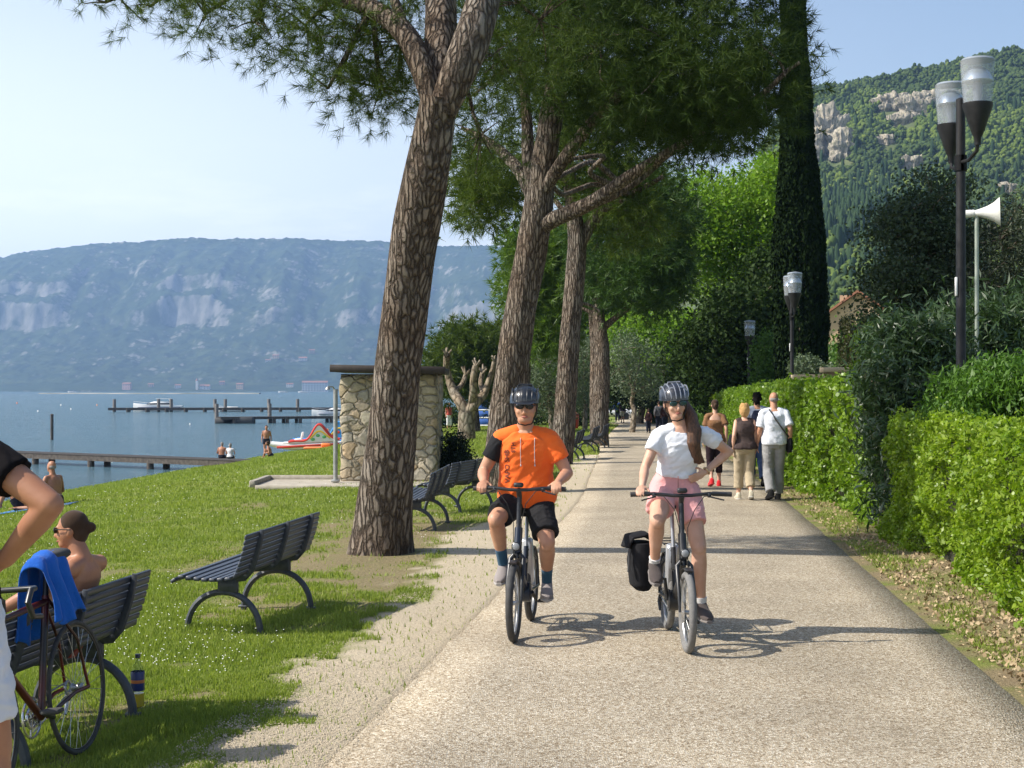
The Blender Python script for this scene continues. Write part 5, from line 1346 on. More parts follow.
# ------------------------------------------------------------------ boats
GEL = mat('boat_white', (.78, .78, .76), .25, spec=.5); BWIN = mat('boat_window', (.02, .025, .03), .1); TEAK = mat('boat_trim', (.10, .12, .20), .4)
def yacht(p, Y, Ln, ang, label, flip=1, small=False):
    root = empty('motor_boat', (px(p, Y), Y, WATER_Z), R(ang), label, 'boat', 'moored motor boats')
    k = Ln / 10; n = 14; secs = []
    for i in range(n + 1):
        t = i / n; x = (t - .5) * Ln; w = 1.55 * k * (1 - max(0, (t - .45) / .55) ** 2.2) * (1 if t > .05 else .93) + .02; h = (1.05 + .55 * t ** 2) * k
        secs.append([(x, -w, h), (x + .0, -w * .82, .1 * k), (x, 0, -.35 * k), (x, w * .82, .1 * k), (x, w, h), (x, 0, h + .06 * k)])
    vs = [v for s in secs for v in s]; fs = [(i * 6 + j, i * 6 + (j + 1) % 6, i * 6 + 6 + (j + 1) % 6, i * 6 + 6 + j) for i in range(n) for j in range(6)] + [tuple(range(5, -1, -1)), tuple(range(n * 6, n * 6 + 6))]
    h = MB(); h.add(vs, fs); h.build('hull', GEL, root)
    s = MB(); s.box((-.05 * Ln, 0, .78 * k), (Ln * .86, 3.06 * k, .10 * k)); s.build('stripe', TEAK, root, False)
    c = MB(); hh = .6 if small else .95
    c.loft([((-.30 * Ln * (1 - .0), 0, 1.1 * k), (.02, 0, 0), (0, 1.0 * k, 0))] if 0 else [((-.02 * Ln, 0, 1.0 * k), (.30 * Ln, 0, 0), (0, 1.2 * k, 0)), ((-.04 * Ln, 0, (1.0 + hh * .6) * k), (.25 * Ln, 0, 0), (0, 1.1 * k, 0)), ((-.08 * Ln, 0, (1.0 + hh) * k), (.17 * Ln, 0, 0), (0, .95 * k, 0))], 20); cb = c.build('cabin', GEL, root)
    w = MB(); w.loft([((-.025 * Ln, 0, (1.0 + hh * .35) * k), (.285 * Ln, 0, 0), (0, 1.19 * k, 0)), ((-.045 * Ln, 0, (1.0 + hh * .68) * k), (.245 * Ln, 0, 0), (0, 1.11 * k, 0))], 20); w.build('windows', BWIN, cb)
    if not small:
        f = MB(); f.tube([(-.30 * Ln, -1.0 * k, 1.2 * k), (-.24 * Ln, -.9 * k, 2.5 * k), (-.24 * Ln, .9 * k, 2.5 * k), (-.30 * Ln, 1.0 * k, 1.2 * k)], .09 * k, 8); f.box((-.12 * Ln, 0, 2.55 * k), (.30 * Ln, 2.0 * k, .08 * k)); f.build('canopy', GEL, root)
    r_ = MB(); r_.tube([(.15 * Ln, -1.3 * k, 1.15 * k), (.16 * Ln, -1.3 * k, 1.65 * k), (.44 * Ln, -.35 * k, 1.95 * k), (.5 * Ln, 0, 2.0 * k), (.44 * Ln, .35 * k, 1.95 * k), (.16 * Ln, 1.3 * k, 1.65 * k), (.15 * Ln, 1.3 * k, 1.15 * k)], .03 * k, 6); r_.build('railing', mat('rail_steel', (.6, .6, .6), .3, .8), root)
    return root
yacht(158, 303, 10.2, 183, 'large white motor yacht moored at the far pier')
yacht(230, 297, 6.2, 178, 'small white open boat moored at the middle of the far pier', small=True)
yacht(337, 230, 8.0, 195, 'white cabin boat half hidden behind the shower post and shelter')
for (p_, Y_, lab) in [(72, 2600, 'tiny white boat far out near the opposite shore at left'), (283, 2300, 'tiny white boat far out below the hotel, left one'), (303, 2200, 'tiny white boat far out below the hotel, right one')]:
    yacht(p_, Y_, 15, 178, lab, small=True)
def pedalo(c, ang, cols, label):
    zg = max(gz(c[0], c[1]), WATER_Z + .02); root = empty('pedal_boat', (c[0], c[1], zg + .12), R(ang), label, 'pedal boat', 'pedal boats pulled up on the shore')
    root.rotation_euler = (0, R(3), R(ang))
    h = MB()
    for s in (-1, 1):
        secs = []
        for i in range(13):
            t = i / 12; x = (t - .5) * 4.2; r_ = .26 * math.sin(PI * min(1, .12 + t * .8)) ** .4; z = .18 + .28 * max(0, t - .62) ** 1.5 * 4
            secs.append(((x, s * .62, z), (0, r_ * .9, 0), (0, 0, r_ * .75)))
        h.loft(secs, 14)
    h.build('hull', cols[0], root)
    st = MB()
    for s in (-1, 1): st.box((-.1, s * .88, .22), (3.5, .04, .13), None, .01)
    st.build('stripe', cols[1], root)
    d = MB(); d.box((-.1, 0, .42), (2.9, 1.55, .10), None, .03); d.build('deck', cols[0], root)
    for x in (-.2, .45):
        q = MB(); q.box((x, 0, .56), (.42, 1.1, .14), None, .03); q.box((x - .22, 0, .78), (.10, 1.1, .42), Matrix.Rotation(R(-14), 3, 'Y'), .03); q.build('seat', cols[2], root)
    # wave shaped slide sides
    ts = np.linspace(0, 1, 25); topz = lambda t: .45 + .95 * math.exp(-((t - .40) / .17) ** 2) + .06 * math.sin(t * 9)
    for s in (-1, 1):
        p_ = MB(); vs = []
        for t in ts:
            x = -1.9 + 2.9 * t
            for (yy_, zz) in ((s * .80, .40), (s * .80, topz(t)), (s * .72, topz(t)), (s * .72, .40)): vs.append((x, yy_, zz))
        fs = [(i * 4 + j, i * 4 + (j + 1) % 4, i * 4 + 4 + (j + 1) % 4, i * 4 + 4 + j) for i in range(24) for j in range(4)] + [(3, 2, 1, 0), (96, 97, 98, 99)]
        p_.add(vs, fs); side = p_.build('side_panel', cols[0], root)
        e = MB(); e.tube([(-1.9 + 2.9 * t, s * .76, topz(t)) for t in ts], .065, 8); e.build('trim', cols[1], side)
        a = MB()
        a.tube([(-1.9 + 2.9 * t, s * .81, .42 + (topz(t) - .42) * .62) for t in np.linspace(.18, .58, 12)], .05, 6, flat=(1, .3)); a.build('arc_motif', cols[3], side)
        a = MB()
        for (t, f_) in ((.30, .30), (.42, .34), (.52, .2)): a.ell((-1.9 + 2.9 * t, s * .81, .42 + (topz(t) - .42) * f_ + .03), (.12, .012, .09), 10, 6)
        a.build('dot_motif', cols[4], side)
    q = MB(); vs = []
    for t in ts: vs += [(-1.9 + 2.9 * t, -.70, topz(t) - .16), (-1.9 + 2.9 * t, .70, topz(t) - .16), (-1.9 + 2.9 * t, .70, topz(t) - .20), (-1.9 + 2.9 * t, -.70, topz(t) - .20)]
    q.add(vs, [(i * 4 + j, i * 4 + (j + 1) % 4, i * 4 + 4 + (j + 1) % 4, i * 4 + 4 + j) for i in range(24) for j in range(4)]); q.build('slide', cols[2], root)
cW = mat('pedalo_white', (.78, .77, .74), .3); cR = mat('pedalo_red', (.62, .05, .03), .35); cB = mat('pedalo_blue', (.04, .25, .62), .35); cY = mat('pedalo_yellow', (.75, .50, .05), .4); cO = mat('pedalo_orange', (.72, .20, .04), .4); cG = mat('pedalo_green', (.10, .40, .15), .4)
pedalo((px(307, 83), 83), 186, (cW, cR, cW, cY, cG), 'white pedal boat with a red edged wave shaped slide')
pedalo((px(330, 87.5), 87.5), 176, (cB, cB, cO, cY, cR), 'blue pedal boat with orange hull parts behind the shower post')
q = MB(); q.box((0, 0, .05), (2.0, .7, .10), None, .03); q.box((.1, .1, .19), (.5, .35, .2), None, .05); o = q.build('beach_mat', cO, None, loc=(px(324, 74), 74, gz(px(324, 74), 74))); props(o, 'small orange and red beach things lying on the grass by the pedal boats', 'beach mat')
# things beyond the pollarded tree
def deckrack(p, Y, lab):
    x = px(p, Y); root = empty('deck_chair', (x, Y, gz(x, Y)), R(-12), lab, 'deck chair', 'folded beach chairs behind the lawn')
    f = MB(); w, h = .50, 2.1
    for s in (-1, 1): f.tube([(s * w, 0, 0), (s * w, .15, h)], .05, 8)
    for i in range(5): f.tube([(-w, .03 + .03 * i, .1 + i * .48), (w, .03 + .03 * i, .1 + i * .48)], .04, 8)
    f.build('frame', GEL, root)
    for i in range(4):
        q = MB(); q.box((0, .05 + .03 * i, .34 + i * .48), (.84, .03, .36), None, .01); q.build('canvas_panel', mat('canvas_blue', (.04, .12, .42), .8), root)
deckrack(481.5, 90, 'blue and white folded beach chair rack seen left of the second pine'); deckrack(489.5, 92, 'blue and white folded chairs partly hidden by the second pine')
def parasol():
    Y = 95; x = px(494, Y); root = empty('parasol', (x, Y, gz(x, Y)), 0, 'cream parasol partly hidden behind the second pine trunk', 'parasol')
    q = MB(); q.tube([(0, 0, 0), (0, 0, 2.4)], .04, 8); q.build('pole', GEL, root); q = MB(); q.lathe((0, 0, 1.85), [(1.0, 0), (.98, .06), (.6, .42), (.05, .65)], 12); q.build('canopy', mat('cream_cloth', (.62, .56, .42), .9), root)
parasol()
def bin_():
    Y = 82; x = px(574, Y); root = empty('litter_bin', (x, Y, gz(x, Y)), 0, 'red litter bin on the lawn between third and fourth pine', 'litter bin')
    q = MB(); q.lathe((0, 0, .05), [(.22, 0), (.26, .1), (.28, .75), (.25, .78)], 14); q.build('body', mat('bin_red', (.42, .03, .02), .5), root); q = MB(); q.lathe((0, 0, .83), [(.29, 0), (.27, .08), (.10, .16)], 14); q.build('lid', mat('bin_lid', (.25, .03, .02), .5), root)
bin_()
def car():
    Y = 122; x = px(608, Y); root = empty('parked_car', (x, Y, float(Z0(Y)) - .02), R(8), 'white parked car seen at the far end of the path', 'car')
    b = MB(); b.loft([((-2.1, 0, .62), (0, .80, 0), (0, 0, .28)), ((-1.9, 0, .62), (0, .86, 0), (0, 0, .36)), ((1.6, 0, .60), (0, .86, 0), (0, 0, .34)), ((2.1, 0, .55), (0, .75, 0), (0, 0, .24))], 20); b.build('body', GEL, root)
    c = MB(); c.loft([((-.2, 0, .9), (1.45, 0, 0), (0, .78, 0)), ((-.25, 0, 1.2), (1.15, 0, 0), (0, .70, 0)), ((-.3, 0, 1.44), (.85, 0, 0), (0, .6, 0))], 20); cc = c.build('cabin', BWIN, root)
    r_ = MB(); r_.loft([((-.3, 0, 1.43), (.88, 0, 0), (0, .62, 0)), ((-.3, 0, 1.50), (.75, 0, 0), (0, .5, 0))], 16); r_.build('roof', GEL, root)
    for sx in (-1.3, 1.3):
        for sy in (-.8, .8):
            w = MB(); w.lathe((sx, sy - .1, .32), [(.20, 0), (.32, .02), (.32, .18), (.20, .2)], 18, axis=(0, 1, 0)); w.build('wheel', mat('tyre', (.02, .02, .02), .85), root)
car()
# ------------------------------------------------------------------ people
SKIN = mat('skin_tan', (.50, .27, .17), .5, var=(.44, .22, .135), vscale=9, spec=.35)
SKIN_L = mat('skin_light', (.60, .36, .26), .5, var=(.54, .30, .20), vscale=9, spec=.35)
SKIN_D = mat('skin_browned', (.40, .19, .105), .48, var=(.32, .14, .08), vscale=8, spec=.4)
def cloth(name, c, v=None, b=.006, bs=14): return mat(name, c, .9, var=v or tuple(x * .82 for x in c), vscale=5, bump=b, bscale=bs, sheen=.0 if max(c) < .06 else .12, spec=.12)
def V3(p): return Vector(p)
def ik(a, c, l1, l2, pole):
    a, c, pole = V3(a), V3(c), V3(pole); d = c - a; L_ = min(d.length, (l1 + l2) * .998); t = d.normalized()
    x = (l1 * l1 - l2 * l2 + L_ * L_) / (2 * L_); h = math.sqrt(max(l1 * l1 - x * x, 0)); q = pole - t * pole.dot(t)
    return a + t * x + q.normalized() * h
def stand(H=1.75, lean=(0, 0), st=0.0, arms=None, fem=False):
    """standing or walking pose, local frame: +y faces forward, +x is the figure's right side"""
    s = H / 1.75; f = .86 if fem else 1.0
    J = dict(pel=(0, 0, .98), chest=(lean[0] * .5, lean[1] * .5, 1.27), neck=(lean[0], lean[1], 1.475), head=(lean[0], lean[1] + .03, 1.635),
             shR=(.175 * f + lean[0], lean[1] - .01, 1.42), shL=(-.175 * f + lean[0], lean[1] - .01, 1.42))
    J = {k: V3(v) for k, v in J.items()}
    for sd, sg in (('R', 1), ('L', -1)):
        ph = st * sg
        J['hip' + sd] = V3((.09 * sg, 0, .92)); J['an' + sd] = V3((.095 * sg, ph * .26 - .03, .09 + (.09 * abs(st) if ph < 0 else .0)))
        J['kn' + sd] = ik(J['hip' + sd], J['an' + sd], .425, .415, (0, 1, .1))
        J['toe' + sd] = J['an' + sd] + V3((.02 * sg, .17, -.055 if ph >= 0 else -.085))
        J['wr' + sd] = J['sh' + sd] + V3((.07 * sg, -ph * .16 + .04, -.50)); J['el' + sd] = ik(J['sh' + sd], J['wr' + sd], .29, .25, (.25 * sg, -1, 0))
        J['hd' + sd] = (V3((0, .15, -1)), V3((-sg, 0, 0)), V3((0, 1, 0)), .35)
    if arms: J.update({k: (V3(v) if not isinstance(v, tuple) or not isinstance(v[0], Vector) else v) for k, v in arms.items()})
    return {k: (v * s if isinstance(v, Vector) else v) for k, v in J.items()}, s

def hand(M, w, d, n, th, curl, s, spread=.0):
    """w wrist, d finger direction, n palm-facing direction, th thumb side"""
    d = V3(d).normalized(); n = V3(n); n = (n - d * n.dot(d)).normalized(); l = d.cross(n); th = V3(th)
    if l.dot(th) < 0: l = -l
    q = Matrix((l, d, n)).transposed()
    M.ell(w + d * .050 * s, (.040 * s, .056 * s, .015 * s), 12, 8, q)
    M.caps(w - d * .02 * s, w + d * .03 * s, .024 * s, .024 * s, 10)
    for i, (o, k) in enumerate(((.030, .92), (.010, 1.0), (-.011, .94), (-.031, .76))):
        p = w + d * (.092 - abs(o) * .15) * s + l * o * s; dd = d + l * o * spread; a = curl * .55
        for j, Ls in enumerate((.040, .028, .021)):
            c, sn = math.cos(a), math.sin(a); v = (dd.normalized() * c + n * sn)
            e = p + v * Ls * k * s; M.caps(p, e, (.0092 - j * .0012) * s, (.0084 - j * .0012) * s, 8); p = e; a += curl * .8
    p = w + d * .028 * s + l * .034 * s; v = (d * .62 + l * .62 + n * .35).normalized(); e = p + v * .042 * s; M.caps(p - v * .015 * s, e, .0125 * s, .0105 * s, 8)
    v = (d * .85 + l * .15 + n * (.3 + curl * .35)).normalized(); M.caps(e, e + v * .032 * s, .0100 * s, .0080 * s, 8)

MALE = [(-.24, .085, .085), (-.14, .150, .112), (0, .165, .120), (.2, .150, .110), (.4, .155, .115), (.6, .168, .122), (.78, .168, .115), (.9, .135, .092), (.97, .078, .066)]
FEM = [(-.24, .085, .085), (-.14, .160, .118), (-.02, .172, .122), (.22, .122, .090), (.4, .128, .095), (.58, .142, .118), (.76, .140, .102), (.9, .108, .078), (.97, .060, .056)]
def person(loc, yaw, J, s, label, skin=SKIN, fem=False, girth=1.0, shirt=None, legs=None, shoes=None, socks=None, hair=None, helmet=None, glasses=None, headrot=(0, 0, 0), voxel=.009, group=None, face=False, belly=0.0, extra=None, sole=None, straps=None, barefeet=False, hs=1.0):
    root = empty('person', loc, yaw, label, 'person', group)
    T = FEM if fem else MALE; g = girth; af = .84 if fem else 1.0
    pel, chest, neck = J['pel'], J['chest'], J['neck']
    hl = (J['hipR'] - J['hipL']).normalized(); sl = (J['shR'] - J['shL']).normalized()
    cu = .60
    def sp(u):
        if u < 0: t = (chest - pel).normalized(); return pel + t * u * .51 * s, (chest - pel).normalized()
        if u < cu: k = u / cu; p = pel.lerp(chest, k)
        else: k = (u - cu) / (1 - cu); p = chest.lerp(neck, k)
        t = (chest - pel).normalized().lerp((neck - chest).normalized(), min(1, max(0, u))).normalized(); return p, t
    def sec(u, a, b, off=0.0, offy=None):
        p, t = sp(u); lat = hl.lerp(sl, min(1, max(0, u))); lat = (lat - t * lat.dot(t)).normalized(); fw = t.cross(lat)
        bl = belly * math.exp(-((u - .22) / .22) ** 2)
        return (p + fw * bl * .5 * s, lat * (a * g * s + off + bl * .3 * s), fw * (b * g * s + (off if offy is None else offy) + bl * .5 * s))
    M = MB()
    M.loft([sec(*q) for q in T], 22)
    # neck, head
    hc = J['head']; E = Matrix.Rotation(headrot[2], 3, 'Z') @ Matrix.Rotation(headrot[0], 3, 'X') @ Matrix.Rotation(headrot[1], 3, 'Y'); hk = s * .97 * hs
    def H_(x, y, z): return hc + E @ V3((x * hk, y * hk, z * hk))
    nr = (.047 if fem else .057) * s * (g ** .5)
    M.caps(neck - (chest - neck).normalized() * -.02 * s, hc + E @ V3((0, -.012, -.06)) * hk, nr * 1.08, nr * .95)
    for sd, sg in (('R', 1), ('L', -1)):
        M.caps(neck + (J['sh' + sd] - neck) * .2 - (neck - chest).normalized() * .02 * s, J['sh' + sd] - (neck - chest).normalized() * .006 * s, .050 * s * af, .051 * s * af * g ** .5)
    M.ell(H_(0, -.015, .03), (.072 * hk, .093 * hk, .085 * hk), 20, 14, E)
    fw_ = .058 if fem else .068
    M.ell(H_(0, .022, -.022), (fw_ * hk, .066 * hk, .088 * hk), 20, 14, E)
    M.ell(H_(0, .048, -.080), ((.038 if fem else .050) * hk, .040 * hk, .034 * hk), 14, 10, E)
    M.caps(H_(0, .088, .012), H_(0, .104, -.026), .007 * hk, .012 * hk, 8); M.ell(H_(0, .094, -.034), (.017 * hk, .013 * hk, .010 * hk), 10, 8, E)
    for sg in (-1, 1):
        M.ell(H_(sg * .073, -.008, -.008), (.010 * hk, .020 * hk, .031 * hk), 10, 8, E)
        M.ell(H_(sg * .028, .080, .030), (.022 * hk, .010 * hk, .007 * hk), 10, 6, E); M.ell(H_(sg * .038, .062, -.028), (.020 * hk, .018 * hk, .018 * hk), 10, 6, E)
    # limbs
    for sd, sg in (('R', 1), ('L', -1)):
        sh, el, wr = J['sh' + sd], J['el' + sd], J['wr' + sd]; k = af * (g ** .6) * s
        mid = sh.lerp(el, .4); M.caps(sh, mid, .050 * k, .050 * k); M.caps(mid, el, .051 * k, .041 * k)
        m2 = el.lerp(wr, .28); M.caps(el, m2, .040 * k, .043 * k); M.caps(m2, wr, .043 * k, .027 * k)
        if 'hd' + sd in J: d, n, th, cl = J['hd' + sd]; hand(M, wr, d, n, th, cl, s * (.92 if fem else 1.03))
        hp, kn, an, toe = J['hip' + sd], J['kn' + sd], J['an' + sd], J['toe' + sd]; lk = (g ** .5) * s * (1.02 if fem else 1.0)
        m1 = hp.lerp(kn, .35); M.caps(hp, m1, .090 * lk, .083 * lk); M.caps(m1, kn, .083 * lk, .057 * lk)
        bk = (an - kn).normalized(); side = (toe - an); side = (side - bk * side.dot(bk)).normalized()
        m2 = kn.lerp(an, .30) - side * .014 * s; m3 = kn.lerp(an, .7) - side * .004 * s; M.ell(kn + side * .014 * s, (.050 * lk, .050 * lk, .055 * lk), 12, 8)
        M.caps(kn, m2, .052 * lk, .058 * lk); M.caps(m2, m3, .058 * lk, .040 * lk); M.caps(m3, an, .040 * lk, .034 * lk)
        fd = (toe - an).normalized(); noshoe = not shoes
        if noshoe: M.caps(an - V3((0, 0, .03 * s)) - fd * .025 * s, an + (toe - an) * .6 - V3((0, 0, .012 * s)), .032 * s, .030 * s); noshoe and M.caps(an + (toe - an) * .6 - V3((0, 0, .012 * s)), toe, .032 * s, .020 * s)
    M.blend('body', skin, root, voxel, 5)
    vx = max(voxel, .0085)
    if shirt:
        m_, slv, hem, top, off = shirt['m'], shirt.get('sleeve', .5), shirt.get('hem', -.1), shirt.get('top', .93), shirt.get('off', .018)
        C = MB(); us = [u for u, _, _ in T]; A = [a for _, a, _ in T]; B_ = [b for _, _, b in T]
        ul = list(np.linspace(hem, top, 12)); secs = []
        for i, u in enumerate(ul):
            a = float(np.interp(u, us, A)); b = float(np.interp(u, us, B_)); lo = max(0, (.35 - u)) * shirt.get('loose', .03)
            a2 = max(a, float(np.interp(u, us, A)) * 1.0); secs.append(sec(u, a2, b, (off + lo) * s * (.4 if i == len(ul) - 1 else 1)))
        C.loft(secs, 24)
        for sd, sg in (('R', 1), ('L', -1)):
            sh, el = J['sh' + sd], J['el' + sd]; k = af * (g ** .6) * s
            a0 = neck + (sh - neck) * (.42 if slv > 0 else .5) - (neck - chest).normalized() * .02 * s
            if slv > 0 and not (shirt.get('noR') and sd == 'R'):
                C.caps(a0, sh - (neck - chest).normalized() * .008 * s, (.047 * af) * s + off * s, .049 * k + off * s * .8)
                e = sh.lerp(el, min(slv, 1)); t = (el - sh).normalized(); C.tube([sh, sh.lerp(e, .5), e], [.053 * k + off * s * .8, .053 * k + off * s * .95, .052 * k + off * s * 1.2], 16)
                if slv > 1:
                    wr = J['wr' + sd]; C.caps(el, el.lerp(wr, slv - 1), .046 * k + off * s, .040 * k + off * s)
            elif slv == 0: C.caps(a0, a0.lerp(sh, .55), .048 * s * af + off * s, .05 * s * af + off * s * .8)
        C.blend('shirt', m_, root, vx, 9, wr=.008 * s)
    if legs:
        m_, ln, wd, off = legs['m'], legs['len'], legs.get('waist', .16), legs.get('off', .016)
        C = MB(); us = [u for u, _, _ in T]; A = [a for _, a, _ in T]; B_ = [b for _, _, b in T]
        C.loft([sec(u, float(np.interp(u, us, A)), float(np.interp(u, us, B_)), off * s * 1.0 + (.008 * s if u < -.1 else 0)) for u in np.linspace(-.27, wd, 9)], 24)
        for sd in ('R', 'L'):
            hp, kn, an = J['hip' + sd], J['kn' + sd], J['an' + sd]; lk = (g ** .5) * s; fl = legs.get('flare', .02)
            if ln <= 1:
                e = hp.lerp(kn, ln); r0 = .090 * lk + off * s; r1 = (.090 + (.057 - .090) * ln) * lk + (off + fl) * s
                C.caps(hp + V3((0, 0, .02 * s)), hp.lerp(e, .3), r0, r0 * .5 + r1 * .5); C.tube([hp, hp.lerp(e, .5), e], [r0, (r0 + r1) / 2, r1], 18)
            else:
                e = kn.lerp(an, ln - 1); r0 = .088 * lk + off * s; rk = .060 * lk + (off + fl * .5) * s; r1 = (.058 - .018 * (ln - 1)) * lk + (off + fl) * s
                C.caps(hp, kn, r0, rk); C.caps(kn, kn.lerp(e, .5), rk, (rk + r1) / 2); C.tube([kn, kn.lerp(e, .5), e], [rk * .98, (rk + r1) / 2, r1], 16)
        C.blend('shorts' if ln <= 1 else 'trousers', m_, root, vx, 3, wr=.007 * s)
    if socks:
        for sd in ('R', 'L'):
            C = MB(); kn, an = J['kn' + sd], J['an' + sd]; t = 1 - socks[1] / (kn - an).length; C.tube([kn.lerp(an, t), kn.lerp(an, .5 + t / 2), an], [.045 * s, .041 * s, .040 * s], 14); C.build('sock', socks[0], root)
    if shoes:
        for sd in ('R', 'L'):
            an, toe = J['an' + sd], J['toe' + sd]; fd = (toe - an); fd.z *= .65; fd.normalize(); fd = (toe - an - V3((0, 0, -.055 * s))).normalized() if 0 else (toe + V3((0, 0, .04 * s)) - an).normalized()
            lat = fd.cross(V3((0, 0, 1))).normalized(); up = lat.cross(fd); c0 = an - up * .055 * s; C = MB(); So = MB(); sw = shoes[1] if isinstance(shoes, tuple) else None; sm = shoes[0] if isinstance(shoes, tuple) else shoes
            secs = []; ss2 = []
            for f, w, h, z in ((-.075, .018, .03, .01), (-.066, .036, .052, .022), (-.03, .043, .066, .034), (.02, .043, .062, .028), (.06, .046, .044, .010), (.12, .050, .033, -.001), (.165, .044, .027, -.006), (.198, .018, .014, -.012)):
                secs.append((c0 + fd * f * s + up * z * s, lat * w * s, up * h * s))
                ss2.append((c0 + fd * f * 1.03 * s - up * .028 * s, lat * (w + .003) * s, up * .012 * s))
            C.loft(secs, 16); o_ = C.build('shoe', sm, root); So.loft(ss2, 14); So.build('sole', sw or cloth('sole_pale', (.55, .53, .48)), o_)
    if hair:
        st, hm = hair[0], hair[1]; C = MB()
        if st in ('short', 'bob', 'bun', 'curly', 'pony', 'back'):
            C.ell(H_(0, -.024, .040), (.080 * hk, .092 * hk, .086 * hk), 18, 12, E)
            if st != 'curly': C.ell(H_(0, -.052, -.02), (.068 * hk, .055 * hk, .075 * hk), 16, 10, E)
        if st == 'ring': C.ell(H_(0, -.040, -.005), (.079 * hk, .072 * hk, .050 * hk), 16, 10, E)
        if st == 'bob' or st == 'curly':
            r = random.Random(3)
            for i in range(150 if st == 'curly' else 40):
                a = r.uniform(0, 2 * PI); z = r.uniform(-.12, .11); y = math.sin(a) * .085 - .03
                if y > .035: continue
                q_ = math.sqrt(max(.1, 1 - (z / .135) ** 2)); C.ell(H_(math.cos(a) * .078 * q_, (y + .03) * q_ - .03, z), (.026 * hk, .026 * hk, .028 * hk), 8, 6)
        if st == 'bun': C.ell(H_(0, -.128, .005), (.034 * hk, .032 * hk, .034 * hk), 12, 8, E); C.ell(H_(0, -.10, -.02), (.02 * hk, .02 * hk, .025 * hk), 10, 8, E)
        if st == 'pony':
            pth = [H_(-.03, -.085, .0), H_(-.085, -.06, -.03), H_(-.115, -.0, -.10), H_(-.115, .05, -.19), H_(-.105, .075, -.28), H_(-.125, .07, -.37), H_(-.145, .06, -.43)]
            for a, b, r0, r1 in zip(pth[:-1], pth[1:], (.034, .040, .044, .044, .040, .032), (.040, .044, .044, .040, .032, .016)): C.caps(a, b, r0 * hk, r1 * hk)
            C.ell(H_(-.062, -.02, -.01), (.026 * hk, .055 * hk, .06 * hk), 12, 8, E)
            r = random.Random(7)
            for i in range(26):
                ox, oy = r.uniform(-.040, .040), r.uniform(-.02, .03); w1 = r.uniform(-.02, .02); e0 = r.randint(4, 7)
                pp = [H_(-.05, -.07, .0)] + [pth[j] + E @ V3(((ox + w1 * math.sin(j * 1.7 + i)) * hk * min(1, j / 2), oy * hk * min(1, j / 2), 0)) for j in range(1, e0)]
                for a, b in zip(pp[:-1], pp[1:]): C.caps(a, b, .011 * hk, .009 * hk, 8)
        C.blend('hair', hm, root, max(vx, .009), 1 if st == 'curly' else 2)
    if helmet:
        hm, rm = helmet[0], helmet[1]; C = MB(); n = 22; vs = []; rows = 9
        prof = []
        for i in range(rows + 1):
            ph = PI / 2 * (1 - i / rows); prof.append((math.cos(ph), math.sin(ph)))
        for (cz, sz) in prof[::-1] if 0 else prof:
            for k in range(n):
                a = 2 * PI * k / n; vs.append(H_(.106 * math.cos(a) * max(cz, .02), (.128 * math.sin(a) * max(cz, .02)) - .016, .048 + .098 * sz))
        for k in range(n): a = 2 * PI * k / n; vs.append(H_(.107 * math.cos(a), .131 * math.sin(a) - .016, .022 + .012 * math.sin(a)))
        for k in range(n): a = 2 * PI * k / n; vs.append(H_(.088 * math.cos(a), .115 * math.sin(a) - .016, .020 + .012 * math.sin(a)))
        order = [0] * 0
        m = rows + 1
        fs = [(i * n + k, i * n + (k + 1) % n, (i + 1) * n + (k + 1) % n, (i + 1) * n + k) for i in range(rows) for k in range(n)]
        fs += [(rows * n + k, (rows) * n + (k + 1) % n, (rows + 1) * n + (k + 1) % n, (rows + 1) * n + k) for k in range(n)]
        fs += [((rows + 1) * n + k, (rows + 1) * n + (k + 1) % n, (rows + 2) * n + (k + 1) % n, (rows + 2) * n + k) for k in range(n)]
        fs.append(tuple(range(n)))
        C.add(vs, fs); hel = C.build('helmet', hm, root)
        C = MB()
        for w in (-.078, -.047, -.016, .016, .047, .078):
            pts = []
            for i in range(11):
                a = PI * (.03 + .94 * i / 10); y = math.cos(a) * .130 * math.sqrt(max(0, 1 - (w / .10) ** 2) * .9 + .1); z = .038 + math.sin(a) * .104 * math.sqrt(1 - (w / .125) ** 2); pts.append(H_(w * (1 + .10 * math.sin(a)), y - .018, z))
            C.tube(pts, [.004 * hk] + [.0072 * hk] * 9 + [.004 * hk], 7, flat=(.8, 1))
        for y0, zz in ((.06, .118), (-.08, .115), (-.01, .148)): C.tube([H_(-.080 * (1 if zz < .14 else .6), y0 - .01, zz - .03), H_(-.04, y0, zz), H_(.04, y0, zz), H_(.080 * (1 if zz < .14 else .6), y0 - .01, zz - .03)], .008 * hk, 6)
        C.build('rib', rm, hel)
        if helmet[2]: C = MB(); C.loft([(H_(0, .095, .048), E @ V3((.075 * hk, 0, 0)), E @ V3((0, 0, .004 * hk))), (H_(0, .135, .040), E @ V3((.068 * hk, 0, 0)), E @ V3((0, 0, .004 * hk))), (H_(0, .158, .032), E @ V3((.045 * hk, 0, 0)), E @ V3((0, 0, .003 * hk)))], 14); C.build('visor', hm, hel)
        C = MB()
        for sg in (-1, 1): C.tube([H_(sg * .080, .03, .03), H_(sg * .075, .015, -.05), H_(sg * .045, .040, -.112), H_(0, .045, -.122)], .0045 * hk, 6); C.tube([H_(sg * .080, -.05, .02), H_(sg * .077, .0, -.045)], .004 * hk, 6)
        C.build('strap', mat('strap_black', (.015, .015, .015), .7), hel)
